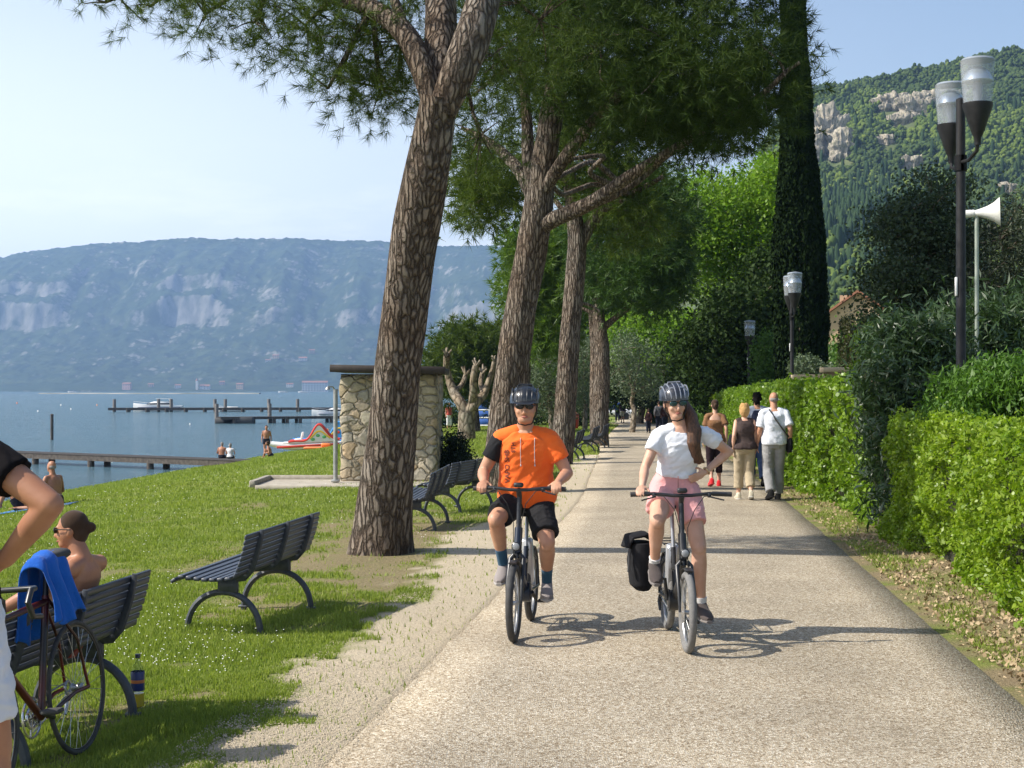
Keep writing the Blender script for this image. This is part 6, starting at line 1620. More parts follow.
    if glasses:
        C = MB()
        for sg in (-1, 1): C.ell(H_(sg * .033, .090, .012), (.029 * hk, .008 * hk, .021 * hk), 14, 8, E)
        gl = C.build('sunglasses', glasses, root); C = MB(); C.tube([H_(-.01, .096, .016), H_(.01, .096, .016)], .003 * hk, 6)
        for sg in (-1, 1): C.tube([H_(sg * .060, .082, .018), H_(sg * .076, .03, .014), H_(sg * .078, -.02, .008)], .0032 * hk, 6)
        C.build('frame', mat('strap_black', (.015, .015, .015), .7), gl)
    if face:
        C = MB(); C.ell(H_(0, .087, -.060), (.023 * hk, .008 * hk, .0065 * hk), 12, 6, E); C.build('mouth', mat('lips', (.38, .13, .10), .5), root)
        if not glasses:
            for sg in (-1, 1): C = MB(); C.ell(H_(sg * .030, .077, .012), (.012 * hk, .008 * hk, .008 * hk), 10, 8, E); e_ = C.build('eye', mat('eye_white', (.75, .72, .68), .3), root); C = MB(); C.ell(H_(sg * .030, .083, .012), (.0055 * hk, .0035 * hk, .0055 * hk), 8, 6, E); C.build('iris', mat('iris', (.03, .02, .015), .3), e_)
    return root, H_

# ------------------------------------------------------------------ bicycles
RUB = mat('tyre_rubber', (.035, .035, .036), .8, var=(.06, .058, .055), vscale=18, bump=.0015, bscale=90); ALU = mat('alu_grey', (.42, .43, .44), .35, .7); BLKM = mat('bike_black', (.016, .017, .019), .35, .1, .5, var=(.03, .03, .032), vscale=12); CHR = mat('steel_bright', (.6, .6, .6), .25, .9)
def make_bike(loc, yaw, label, R_=.28, tr=.027, wb=1.0, frame=None, bar=.34, barz=1.07, bary=.25, ebike=True, crank=0.0, lean=0.0, saddle=(-.30, .89), tyre=RUB, light=True, flatbar=True, bat=(.66, .66, .66), rack=False, fend=True, steer=0.0):
    root = empty('bicycle', loc, 0, label, 'bicycle', 'bicycles'); root.rotation_euler = (0, lean, yaw)
    h = wb / 2; fm = frame or BLKM
    for y in (h, -h):
        w = MB(); w.lathe((-.035, y, R_), [(.012, 0), (.022, .01), (.016, .02), (.016, .05), (.022, .06), (.012, .07)], 14, axis=(1, 0, 0))
        for k in range(28):
            a = 2 * PI * k / 28; sx = .026 * (1 if k % 2 else -1); w.tube([(sx, y + .018 * math.cos(a + .5), R_ + .018 * math.sin(a + .5)), (0, y + (R_ - tr * 2) * math.cos(a), R_ + (R_ - tr * 2) * math.sin(a))], .0014, 4, cap=False)
        if not ebike or y == h: pass
        wo_ = w.build('wheel', ALU, root)
        t = MB(); t.ring((0, y, R_), (1, 0, 0), R_ - tr, tr, 56, 12); t.build('tyre', tyre, wo_)
        r = MB(); r.ring((0, y, R_), (1, 0, 0), R_ - tr * 2.05, tr * .5, 56, 8, flat=(1, .8)); r.build('rim', BLKM if not ebike else ALU, wo_)
        if ebike: d = MB(); d.lathe((.030, y, R_), [(.03, 0), (.075, 0), (.075, .003), (.03, .003)], 24, axis=(1, 0, 0)); d.build('brake_disc', CHR, wo_)
    bb = V3((0, -h + .42, R_ + (.0 if R_ < .3 else -.06))); st = V3((0, saddle[0] + .04, saddle[1] - .06)); hb = V3((0, h - .19, R_ * 2 + .06 if R_ < .3 else .62)); ht = V3((0, h - .26, hb.z + .20)); ra = V3((0, -h, R_)); fa = V3((0, h, R_))
    f = MB()
    if ebike:
        f.tube([ht - V3((0, 0, .03)), hb], .030, 12); f.tube([hb + V3((0, 0, .03)), hb.lerp(bb, .5) + V3((0, 0, -.03)), bb + V3((0, .03, .03))], [.036, .034, .038], 12, flat=(1.15, .85)); f.tube([hb.lerp(bb, .25) + V3((0, 0, .03)), bb + V3((0, -.10, .22))], .02, 10)
        f.lathe(bb - V3((.055, 0, 0)), [(.05, 0), (.075, .01), (.075, .10), (.05, .11)], 18, axis=(1, 0, 0))
    else:
        f.tube([ht, hb], .020, 12); f.tube([hb, bb], .019, 12); f.tube([ht - V3((0, 0, .03)), st.lerp(bb, .22)], .016, 12)
    stt = st.lerp(bb, .18 if not ebike else .40); f.tube([bb, stt], .018, 12)
    for sx in (-1, 1):
        f.tube([bb + V3((sx * .03, 0, 0)), V3((sx * .055, -h + .15, R_)), V3((sx * .062, -h, R_))], .010, 8); f.tube([stt + V3((sx * .012, 0, -.02)), V3((sx * .05, -h + .06, R_ + .25 * (R_ / .335))), V3((sx * .062, -h, R_))], .008, 8)
    f.build('frame', fm, root)
    k = MB(); cr_ = hb - V3((0, -.015, .035))
    for sx in (-1, 1): k.tube([cr_ + V3((sx * .02, 0, .02)), cr_ + V3((sx * (tr + .022), .005, -.01)), V3((sx * (tr + .026), h - .03, R_ + .12)), V3((sx * .052, h, R_))], [.018, .018, .014, .009], 10)
    k.tube([cr_ + V3((0, 0, -.01)), ht + V3((0, 0, .01))], .017, 10); k.build('fork', fm if not ebike else BLKM, root)
    top = V3((0, bary, barz)); s_ = MB(); s_.tube([ht, ht + V3((0, -.01, .05)), V3((0, bary - .05, barz - .05)), top], [.020, .018, .019, .020], 10); s_.build('stem', BLKM, root)
    b = MB()
    if flatbar:
        b.tube([(-bar, bary - .05, barz + .005), (-bar * .55, bary - .02, barz + .012), (-.06, bary, barz), (.06, bary, barz), (bar * .55, bary - .02, barz + .012), (bar, bary - .05, barz + .005)], .0125, 10); hbar = b.build('handlebar', BLKM, root)
        for sx in (-1, 1):
            g = MB(); g.tube([(sx * (bar - .13), bary - .045, barz + .009), (sx * (bar + .008), bary - .052, barz + .004)], .0175, 12); g.build('grip', RUB, hbar)
            g = MB(); g.tube([(sx * (bar - .15), bary - .03, barz), (sx * (bar - .15), bary + .01, barz - .01), (sx * (bar - .06), bary + .045, barz - .03)], .006, 6); g.box((sx * (bar - .155), bary - .02, barz + .0), (.025, .04, .03), None, .005); g.build('brake_lever', BLKM, hbar)
        d = MB(); d.box((0, bary + .0, barz + .035), (.07, .05, .035), None, .01); d.build('display', BLKM, hbar)
        c = MB()
        for sx in (-1, 1): c.tube([(sx * (bar - .15), bary + .0, barz), (sx * .14, bary + .09, barz + .0), (sx * .07, bary + .12, barz - .09), (sx * .03, bary + .06, barz - .22), (sx * .025, h - .15, R_ * 2)], .0032, 6)
        c.build('cable', mat('cable_black', (.012, .012, .012), .8), root)
    else:
        for sx in (-1, 1): b.tube([(0, bary, barz), (sx * .20, bary, barz), (sx * .21, bary + .06, barz), (sx * .21, bary + .10, barz - .05), (sx * .21, bary + .06, barz - .12), (sx * .21, bary - .02, barz - .13)], .0135, 10)
        b.build('handlebar', BLKM, root)
    sp_ = MB(); sp_.tube([stt, st], .0145, 10); sp_.build('seat_post', ALU if ebike else BLKM, root)
    sd = MB(); y0, z0 = saddle
    sd.loft([((0, y0 - .12, z0), (.04, 0, 0), (0, 0, .02)), ((0, y0 - .09, z0 + .005), (.075, 0, 0), (0, 0, .028)), ((0, y0 - .02, z0), (.060, 0, 0), (0, 0, .026)), ((0, y0 + .06, z0 - .005), (.028, 0, 0), (0, 0, .02)), ((0, y0 + .15, z0 - .008), (.016, 0, 0), (0, 0, .014))], 16); sd.build('saddle', RUB, root)
    for sx, a in ((1, crank), (-1, crank + PI)):
        q = MB(); e = bb + V3((sx * .075, math.cos(a) * .16, math.sin(a) * .16)); q.tube([bb + V3((sx * .06, 0, 0)), e], [.014, .010], 8); co_ = q.build('crank', BLKM, root)
        q = MB(); q.box(e + V3((sx * .055, 0, 0)), (.085, .075, .020), None, .005); q.build('pedal', RUB, co_)
    q = MB(); q.ring(bb + V3((.048, 0, 0)), (1, 0, 0), .075 if ebike else .095, .006, 30, 6); q.ring(bb + V3((.048, 0, 0)), (1, 0, 0), .05, .008, 24, 6)
    for k_ in range(5): a = k_ * 1.2566; q.tube([bb + V3((.048, 0, 0)), bb + V3((.048, .09 * math.cos(a) * (.8 if ebike else 1), .09 * math.sin(a) * (.8 if ebike else 1)))], .006, 5)
    q.build('chainring', CHR if not ebike else BLKM, root)
    q = MB()
    for dz, r0 in ((.07, 0), (-.07, 0)): q.tube([bb + V3((.048, 0, dz)), V3((.048, -h, R_ + dz * .45))], .0045, 5)
    q.ring((.048, -h, R_), (1, 0, 0), .032, .008, 20, 6); q.build('chain', ALU, root)
    q = MB(); q.tube([(.055, -h, R_ - .02), (.06, -h - .01, R_ - .07), (.06, -h + .03, R_ - .13)], [.012, .014, .009], 8); q.ell((.055, -h - .005, R_ - .05), (.016, .022, .022)); q.build('derailleur', CHR if not ebike else BLKM, root)
    if ebike:
        q = MB(); q.box((0, -h + .23, .49), (.088, .085, .36), Matrix.Rotation(R(-14), 3, 'X'), .014); bt = q.build('battery', mat('battery_%d' % int(bat[0] * 100), bat, .4, .5), root)
        q = MB(); q.box((0, -h + .285, .56), (.030, .02, .06), Matrix.Rotation(R(-14), 3, 'X'), .004); q.build('latch', BLKM, bt)
        if fend:
            for y, a0, a1 in ((h, 1.30, 2.75), (-h, 1.0, 3.0)):
                q = MB(); pts = [(0, y - math.cos(PI - (a0 + (a1 - a0) * i / 16)) * (R_ + .018) * (1), R_ + math.sin(a0 + (a1 - a0) * i / 16) * (R_ + .018)) for i in range(17)]
                q.tube(pts, .030, 10, flat=(.22, 1.0), ref=(0, 0, 1)); q.build('mudguard', BLKM, root)
        if light: q = MB(); q.lathe((0, hb.y + .035, hb.z + .05), [(.018, 0), (.030, .02), (.034, .045), (.028, .05)], 16, axis=(0, 1, 0)); l_ = q.build('headlight', BLKM, root); q = MB(); q.ell((0, hb.y + .083, hb.z + .05), (.027, .008, .027)); q.build('lens', mat('lens_clear', (.28, .29, .30), .15), l_)
        if rack:
            q = MB()
            for sx in (-1, 1): q.tube([(sx * .05, -h + .22, .66), (sx * .055, -h - .22, .67)], .006, 6); q.tube([(sx * .055, -h - .08, .67), (sx * .065, -h, R_)], .005, 6)
            for yy_ in (.18, .0, -.2): q.tube([(-.055, -h + yy_, .665), (.055, -h + yy_, .665)], .005, 6)
            q.build('rack', BLKM, root)
    return root

MY = math.pi - .1365; MLOC = (.082, 10.855, 0)
make_bike(MLOC, MY, 'dark e-bike ridden by the man in the orange shirt', bar=.335, crank=R(32), lean=0, frame=mat('frame_navy', (.020, .028, .045), .3, .3))
WY = math.pi + .031; WLOC = (1.185, 10.42, 0)
make_bike(WLOC, WY, 'dark e-bike ridden by the woman in white, with a rear rack', bar=.35, crank=R(88), rack=True, saddle=(-.30, .955), tyre=mat('tyre_pale', (.13, .13, .125), .85, var=(.17, .165, .16), vscale=30, bump=.0015, bscale=90), bat=(.50, .52, .55), barz=1.06)
def pannier():
    root = empty('pannier_bag', WLOC, WY, 'black pannier bag hanging on the rack beside the woman cyclist\'s foot', 'bag')
    m = cloth('bag_black', (.012, .012, .014), (.022, .022, .024), .004, 22)
    q = MB(); q.loft([((.19, -.50, .30), (.05, 0, 0), (0, .12, 0)), ((.20, -.50, .34), (.085, 0, 0), (0, .15, 0)), ((.21, -.50, .52), (.095, 0, 0), (0, .17, 0)), ((.20, -.50, .66), (.080, 0, 0), (0, .16, 0))], 18); q.blend('body', m, root, .008, 4)
    q = MB(); q.tube([(.10, -.50, .67), (.18, -.49, .72), (.29, -.48, .70), (.325, -.47, .62)], [.03, .04, .04, .03], 10, flat=(.6, 3.4), ref=(0, 0, 1)); q.blend('flap', m, root, .008, 3)
    q = MB(); q.tube([(.30, -.36, .62), (.31, -.35, .45)], .010, 6); q.build('buckle_strap', mat('strap_grey', (.05, .05, .05), .6), root)
pannier()
GRIP = lambda sg: (V3((0, 1, -.12)), V3((0, -.15, -1)), V3((-sg, .3, -.2)), 1.15)
def cyclist_man():
    J = dict(pel=(0, -.27, 1.0), chest=(0, -.19, 1.28), neck=(0, -.12, 1.525), head=(-.01, -.065, 1.675), shR=(.184, -.13, 1.44), shL=(-.184, -.13, 1.44), hipR=(.09, -.25, .955), hipL=(-.09, -.25, .955),
             wrR=(.275, .125, 1.115), wrL=(-.275, .125, 1.115), anR=(.155, -.06, .475), toeR=(.165, .125, .40), anL=(-.155, -.22, .33), toeL=(-.175, -.035, .265))
    J = {k: V3(v) for k, v in J.items()}
    for sd, sg in (('R', 1), ('L', -1)):
        J['el' + sd] = ik(J['sh' + sd], J['wr' + sd], .30, .265, (sg * .55, -.8, -.6)); J['kn' + sd] = ik(J['hip' + sd], J['an' + sd], .42, .42, (sg * .22, 1, .25)); J['hd' + sd] = GRIP(sg)
    OR = cloth('jersey_orange', (.88, .165, .030), (.80, .13, .022), .010, 9)
    p, H_ = person(MLOC, MY, J, 1.0, 'man in an orange shirt, black shorts and black helmet riding toward the camera', SKIN, girth=1.13, belly=.05,
               shirt=dict(m=OR, sleeve=.62, hem=-.10, top=.965, off=.020, loose=.05, noR=True), legs=dict(m=cloth('shorts_black', (.016, .016, .018), (.026, .026, .028), .008, 10), len=.80, flare=.018), shoes=(cloth('shoe_grey', (.28, .25, .24)), cloth('sole_grey', (.38, .36, .34))), socks=(cloth('sock_blue', (.035, .10, .17)), .16),
               hair=('short', cloth('hair_black', (.012, .010, .009))), helmet=(mat('helmet_black', (.014, .015, .018), .28, coat=.5), mat('helmet_ribs', (.016, .017, .020), .3, coat=.3), True), glasses=mat('lens_dark', (.01, .01, .012), .08), headrot=(R(-6), 0, R(4)), voxel=.0068, face=True, hs=1.15)
    # the dark sleeve, hood cords and lettering on the shirt
    C = MB(); sh, el = J['shR'], J['elR']; a0 = sh.lerp(el, .06); C.caps(a0, sh.lerp(el, .2), .066, .068); C.tube([sh.lerp(el, .08), sh.lerp(el, .3), sh.lerp(el, .60)], [.070, .072, .075], 16)
    C.blend('sleeve', cloth('sleeve_black', (.020, .020, .022)), p, .009, 3, wr=.006)
    # orange shoulder on that side
    C = MB(); C.caps(J['neck'].lerp(sh, .35) - V3((0, 0, .02)), sh + V3((0, 0, -.004)), .066, .068); C.blend('shoulder_panel', OR, p, .009, 3)
    body = [c for c in p.children if c.name.startswith('shirt')][0]
    bv = BVHTree.FromPolygons([v.co for v in body.data.vertices], [tuple(q.vertices) for q in body.data.polygons])
    def front(x, z, off=.004):
        h = bv.ray_cast(V3((x, 1.0, z)), V3((0, -1, 0)))
        return (h[0] + V3((0, off, 0))) if h[0] is not None else V3((x, -.02, z))
    def lettering(txt, x0, z0, size, m):
        cu = bpy.data.curves.new('t', 'FONT'); cu.body = txt; cu.size = size; cu.offset = size * .022; cu.resolution_u = 3
        o = bpy.data.objects.new('t', cu); COL.objects.link(o); dg = bpy.context.evaluated_depsgraph_get()
        me = bpy.data.meshes.new_from_object(o.evaluated_get(dg), depsgraph=dg); bpy.data.objects.remove(o); bpy.data.curves.remove(cu)
        import bmesh
        bm = bmesh.new(); bm.from_mesh(me); bmesh.ops.triangulate(bm, faces=bm.faces[:])
        for _ in range(3):
            bmesh.ops.subdivide_edges(bm, edges=[e for e in bm.edges if e.calc_length() > .012], cuts=1); bmesh.ops.triangulate(bm, faces=bm.faces[:])
        for v in bm.verts:  # the word runs up the shirt
            tx, ty = v.co.x, v.co.y; v.co = front(x0 + ty * 1.0, z0 + tx)
        bm.normal_update()
        bm.to_mesh(me); bm.free(); me.materials.clear(); link_mesh('shirt_lettering', me, m, p)
    ink = mat('ink_dark', (.13, .026, .014), .8)
    lettering('VAPO SHB', .110, 1.10, .054, ink); lettering('STH', .060, 1.33, .044, ink)
    for sg in (.0, .105):
        C = MB(); pts = [front(-sg + .02, 1.44 - i * .018, .006) for i in range(12)]; C.tube(pts, .0028, 6); C.ell(pts[-1] - V3((0, 0, .008)), (.006, .006, .009), 8, 6); C.build('hood_cord', mat('cord_grey', (.45, .42, .40), .7), p)
cyclist_man()
def cyclist_woman():
    J = dict(pel=(-.02, -.27, 1.085), chest=(-.045, -.21, 1.345), neck=(-.050, -.15, 1.560), head=(.0, -.10, 1.705), shR=(.110, -.16, 1.478), shL=(-.215, -.16, 1.488), hipR=(.07, -.25, 1.03), hipL=(-.11, -.25, 1.03),
             wrR=(.265, .115, 1.11), elL=(-.425, -.27, 1.345), wrL=(-.235, -.21, 1.195), anR=(.15, -.09, .545), toeR=(.155, .075, .455), anL=(-.19, -.09, .245), toeL=(-.215, .075, .19))
    J = {k: V3(v) for k, v in J.items()}
    J['elR'] = ik(J['shR'], J['wrR'], .275, .25, (.3, -.6, -.6)); J['knR'] = ik(J['hipR'], J['anR'], .42, .40, (.15, 1, .4)); J['knL'] = ik(J['hipL'], J['anL'], .425, .415, (-.15, 1, .1))
    J['hdR'] = (V3((.25, 1, -.12)), V3((0, -.15, -1)), V3((-1, .3, -.2)), .75); J['hdL'] = (V3((.8, .55, -.35)), V3((.5, -.6, .1)), V3((0, -.3, 1)), .25)
    p, H_ = person(WLOC, WY, J, .98, 'woman cyclist in white t-shirt and pink shorts with one hand on her hip', SKIN_L, fem=True, girth=1.0,
               shirt=dict(m=cloth('tee_white', (.74, .76, .80), (.68, .70, .75), .010, 10), sleeve=.50, hem=.22, off=.018, loose=.10, top=.915), legs=dict(m=cloth('shorts_pink', (.74, .38, .37), (.66, .32, .32), .008, 12), len=.55, waist=.30, flare=.016), shoes=(cloth('shoe_taupe', (.085, .070, .066)), cloth('sole_taupe', (.20, .18, .17))), socks=(cloth('sock_white', (.7, .7, .7)), .055),
               hair=('pony', mat('hair_brown', (.045, .020, .010), .5, var=(.13, .058, .026), vscale=22, stretch=(5, 5, 1), bump=.006, bscale=60)), helmet=(mat('helmet_grey', (.020, .022, .028), .3, coat=.5), mat('helmet_silver', (.22, .23, .26), .25, .3, coat=.6), False), glasses=mat('lens_green', (.02, .06, .06), .08), headrot=(R(-8), R(4), R(7)), voxel=.0068, face=True, hs=1.08)
    C = MB(); w = J['wrL']; C.ring(w - (w - J['elL']).normalized() * .02, w - J['elL'], .030, .006, 24, 6); wt = C.build('wristwatch', mat('watch_gold', (.55, .42, .25), .3, .7), p)
    C = MB(); pe = J['pel']; C.box((pe.x - .005, pe.y + .158, pe.z + .04), (.007, .006, .10), None, .002); C.build('fly', cloth('shorts_seam', (.42, .19, .17)), p)
cyclist_woman()

# --- the walkers ahead
def walker(p_, Y, H, st, label, yaw=0.0, **k):
    J, s = stand(H, st=st, fem=k.get('fem', False), arms=k.pop('arms', None)); x = px(p_, Y)
    return person((x, Y, float(Z0(Y))), yaw, J, s, label, group='people walking away along the path', voxel=k.pop('voxel', .012), **k) + (J, s)
root, H_, J, s = walker(774, 23.7, 1.77, .55, 'balding man in white shirt and grey trousers with a black strap across his back', skin=SKIN, girth=1.04, yaw=.05,
    shirt=dict(m=cloth('shirt_white', (.74, .76, .82), (.66, .69, .76), .012, 8), sleeve=.85, hem=-.16, off=.022, loose=.05), legs=dict(m=cloth('trousers_grey', (.30, .30, .30), (.24, .24, .24), .012, 9), len=1.97, flare=.026), shoes=(cloth('shoe_black', (.015, .015, .015)), cloth('sole_black', (.02, .02, .02))), hair=('ring', cloth('hair_grey', (.30, .27, .25))), hs=.97)
C = MB(); C.tube([(-.11, .03, 1.50), (-.09, -.09, 1.47), (.0, -.185, 1.30), (.11, -.185, 1.15), (.20, -.13, 1.05), (.235, -.02, .99)], .016, 8, flat=(1, .3)); C.build('bag_strap', MATS['strap_black'], root)
C = MB(); C.loft([((.245, -.01, .78), (.035, 0, 0), (0, .11, 0)), ((.25, -.01, .86), (.05, 0, 0), (0, .13, 0)), ((.245, -.01, 1.02), (.04, 0, 0), (0, .12, 0))], 16)
bag = C.blend('shoulder_bag', cloth('bag_black', (.012, .012, .014)), None, .012, 3); bag.location = root.location; bag.rotation_euler = root.rotation_euler; props(bag, 'black shoulder bag hanging at the right hip of the man in the white shirt', 'bag')
root, H_, J, s = walker(744.5, 23.8, 1.58, -.5, 'blonde woman in a dark sleeveless top and khaki trousers walking beside the man in white', skin=SKIN_L, fem=True, girth=1.16,
    shirt=dict(m=cloth('top_dark', (.045, .030, .030), (.075, .055, .05), .012, 9), sleeve=0, hem=-.12, off=.022, loose=.05), legs=dict(m=cloth('khaki', (.40, .33, .22), (.34, .28, .19), .012, 9), len=1.72, flare=.02), shoes=(cloth('shoe_cream', (.55, .50, .38)), None), hair=('curly', cloth('hair_blond', (.52, .32, .13), (.40, .23, .09))))
C = MB(); C.loft([((-.215, .04, .86), (.03, 0, 0), (0, .12, 0)), ((-.22, .04, .93), (.05, 0, 0), (0, .13, 0)), ((-.21, .04, 1.06), (.035, 0, 0), (0, .10, 0))], 14); C.tube([(-.21, -.05, 1.04), (-.17, -.03, 1.26), (-.17, .06, 1.25), (-.21, .12, 1.04)], .008, 6)
bag = C.blend('handbag', MATS['bag_black'], None, .010, 2); bag.location = root.location; props(bag, 'dark handbag hanging from the left shoulder of the blonde woman', 'bag')
walker(715, 27.0, 1.62, .6, 'woman in a tan off-the-shoulder top, dark trousers and red shoes walking ahead', skin=SKIN_L, fem=True, girth=1.08,
    shirt=dict(m=cloth('top_tan', (.26, .14, .07), (.20, .10, .05), .012, 9), sleeve=.7, hem=-.22, off=.024, loose=.06, top=.74), legs=dict(m=cloth('leggings_dark', (.030, .018, .022)), len=1.55, flare=.0), shoes=(cloth('shoe_red', (.70, .03, .04)), cloth('sole_red', (.5, .03, .03))), hair=('bun', cloth('hair_dark', (.06, .035, .022))))
root, H_, J, s = walker(757, 27.2, 1.76, -.5, 'dark haired man in jeans with a backpack, hidden behind the man in white', skin=SKIN, 
    shirt=dict(m=cloth('shirt_pale', (.50, .54, .62)), sleeve=.6, hem=-.14, off=.02), legs=dict(m=cloth('jeans', (.035, .06, .13), (.05, .085, .17), .01, 10), len=1.95, flare=.02), shoes=(MATS['shoe_black'], MATS['sole_black']), hair=('bob', cloth('hair_black', (.012, .010, .009))))
C = MB(); C.loft([((0, -.20, 1.02), (.12, 0, 0), (0, .06, 0)), ((0, -.21, 1.12), (.15, 0, 0), (0, .085, 0)), ((0, -.20, 1.32), (.14, 0, 0), (0, .075, 0)), ((0, -.18, 1.42), (.09, 0, 0), (0, .04, 0))], 16)
bag = C.blend('backpack', cloth('bag_navy', (.02, .025, .05)), None, .012, 3); bag.location = root.location; props(bag, 'dark blue backpack on the back of the dark haired man', 'backpack')
DK = cloth('coat_dark', (.03, .014, .014)); DK2 = cloth('coat_grey', (.12, .12, .13)); PU = cloth('top_purple', (.08, .03, .16)); BLU = cloth('top_blue', (.03, .08, .26)); WHc = cloth('cloth_white', (.7, .7, .7))
walker(648.5, 72, 1.22, .5, 'child in dark red clothes walking far ahead, left of the woman cyclist', fem=True, shirt=dict(m=DK, sleeve=1.6, hem=-.2, off=.03), legs=dict(m=cloth('dark_blue', (.015, .018, .03)), len=1.9), shoes=MATS['shoe_black'], hair=('bob', MATS['hair_dark']), voxel=.022)
walker(659, 76, 1.60, -.5, 'person in a grey jacket walking beside the child, just left of the woman cyclist', shirt=dict(m=DK2, sleeve=1.8, hem=-.15, off=.03), legs=dict(m=MATS['dark_blue'], len=1.95), shoes=MATS['shoe_black'], hair=('short', MATS['hair_dark']), voxel=.022)
walker(665, 74, 1.55, .5, 'person in a dark brown jacket half hidden behind the woman cyclist\'s helmet', fem=True, shirt=dict(m=DK, sleeve=1.8, hem=-.15, off=.03), legs=dict(m=MATS['dark_blue'], len=1.95), shoes=MATS['shoe_black'], hair=('short', MATS['hair_dark']), voxel=.022)
walker(622.5, 106, 1.70, .5, 'person in a purple top and pale shorts at the far end of the path', fem=True, shirt=dict(m=PU, sleeve=.6, hem=-.15, off=.03), legs=dict(m=WHc, len=.9), shoes=MATS['shoe_black'], hair=('bob', MATS['hair_dark']), voxel=.025)
walker(617.5, 112, 1.76, -.5, 'person in blue clothes beside the purple top at the far end of the path', shirt=dict(m=BLU, sleeve=1.5, hem=-.15, off=.03), legs=dict(m=MATS['dark_blue'], len=1.95), shoes=MATS['shoe_black'], hair=('short', MATS['hair_dark']), voxel=.025)
x_ = px(449, 84); J, s = stand(1.6, fem=True); person((x_, 84, gz(x_, 84)), R(200), J, s, 'person in a reddish top on the lawn beside the bare pollarded tree', SKIN, fem=True, shirt=dict(m=cloth('top_red', (.35, .07, .05)), sleeve=.5, hem=-.1), legs=dict(m=WHc, len=1.5), shoes=MATS['shoe_black'], hair=('bob', MATS['hair_dark']), voxel=.025)

# --- seated figures
def seat_pose(H, pel, fwd_knee=.42, foot_drop=.42, lean=0.0, head=(0, .04), wr=None, spread=.10, kneez=None, hand_curl=.4):
    s = H / 1.75; pel = V3(pel)
    J = dict(pel=pel, chest=pel + V3((0, lean * .55, .29)) * s, neck=pel + V3((0, lean, .50 - abs(lean) * .3)) * s)
    J['head'] = J['neck'] + V3((head[0], head[1], .165)) * s
    for sd, sg in (('R', 1), ('L', -1)):
        J['sh' + sd] = J['neck'] + V3((.175 * sg, -.01, -.05)) * s; J['hip' + sd] = pel + V3((.09 * sg, .0, -.03)) * s
        kn = pel + V3((sg * spread, fwd_knee, (kneez or .0))) * s; J['an' + sd] = kn + V3((0, .05, -foot_drop)) * s; J['kn' + sd] = ik(J['hip' + sd], J['an' + sd], .43 * s, .41 * s, (0, 1, .8))
        J['toe' + sd] = J['an' + sd] + V3((.02 * sg, .17, -.05)) * s
        J['wr' + sd] = (V3(wr[sd]) if wr else pel + V3((sg * .16, .30, .10)) * s); J['el' + sd] = ik(J['sh' + sd], J['wr' + sd], .29 * s, .25 * s, (sg * .7, -.8, -.3))
        J['hd' + sd] = (V3((0, 1, -.15)), V3((0, 0, -1)), V3((-sg, .3, 0)), hand_curl)
    return J, s
# the sunbather on the nearest bench
B1l = B1.location; a1 = B1.rotation_euler.z
def on_bench(x, y, z): q = Matrix.Rotation(a1, 3, 'Z') @ V3((x, y, z)); return (B1l.x + q.x, B1l.y + q.y, B1l.z + q.z)
J, s = seat_pose(1.56, (0, .14, .52), lean=-.15, head=(.0, .085), wr={'R': (.20, .40, .66), 'L': (-.20, .42, .64)}, kneez=.02)
person(on_bench(.25, 0, 0), a1 - R(0), J, s, 'bare chested man with tied back hair sitting on the nearest bench', SKIN_D, girth=1.06, belly=.05, legs=dict(m=cloth('trunks_red', (.25, .03, .02)), len=.6), hair=('bun', cloth('hair_dark', (.06, .035, .022))), glasses=mat('lens_dark', (.01, .01, .012), .08), headrot=(R(-6), 0, R(14)), voxel=.009, face=True)
# man standing at the left picture edge
def bystander():
    s = 1.10; H = 1.93; J, _ = stand(H)
    J = dict(J); loc = V3((-1.985, 5.0, 0))
    rot = Matrix.Rotation(R(-8), 3, 'Z')
    J['chest'] = V3((-.015, -.01, 1.40)); J['neck'] = V3((-.03, -.01, 1.635)); J['head'] = V3((-.06, .03, 1.80)); J['shR'] = V3((.165, -.03, 1.585)); J['shL'] = V3((-.225, -.02, 1.575))
    J['elR'] = V3((.435, -.13, 1.415)); J['wrR'] = V3((.24, -.01, 1.215)); J['hdR'] = (V3((-.8, .45, -.35)), V3((-.5, -.4, .1)), V3((0, -.2, 1)), .3)
    J['anR'] = V3((.20, .02, .10)); J['hipR'] = V3((.115, 0, 1.01)); J['knR'] = V3((.185, .04, .555)); J['toeR'] = V3((.23, .20, .04))
    person(loc, 0, J, s, 'man in black t-shirt and white shorts standing hand on hip at the left edge', SKIN_D, girth=1.04, shirt=dict(m=cloth('tee_black', (.006, .005, .006)), sleeve=.50, hem=-.12, off=.016), legs=dict(m=cloth('shorts_white', (.66, .68, .74), (.6, .62, .68), .01, 9), len=.78, flare=.012, waist=.12, off=.012), shoes=MATS['shoe_black'], hair=('short', MATS['hair_dark']), voxel=.0078)
bystander()
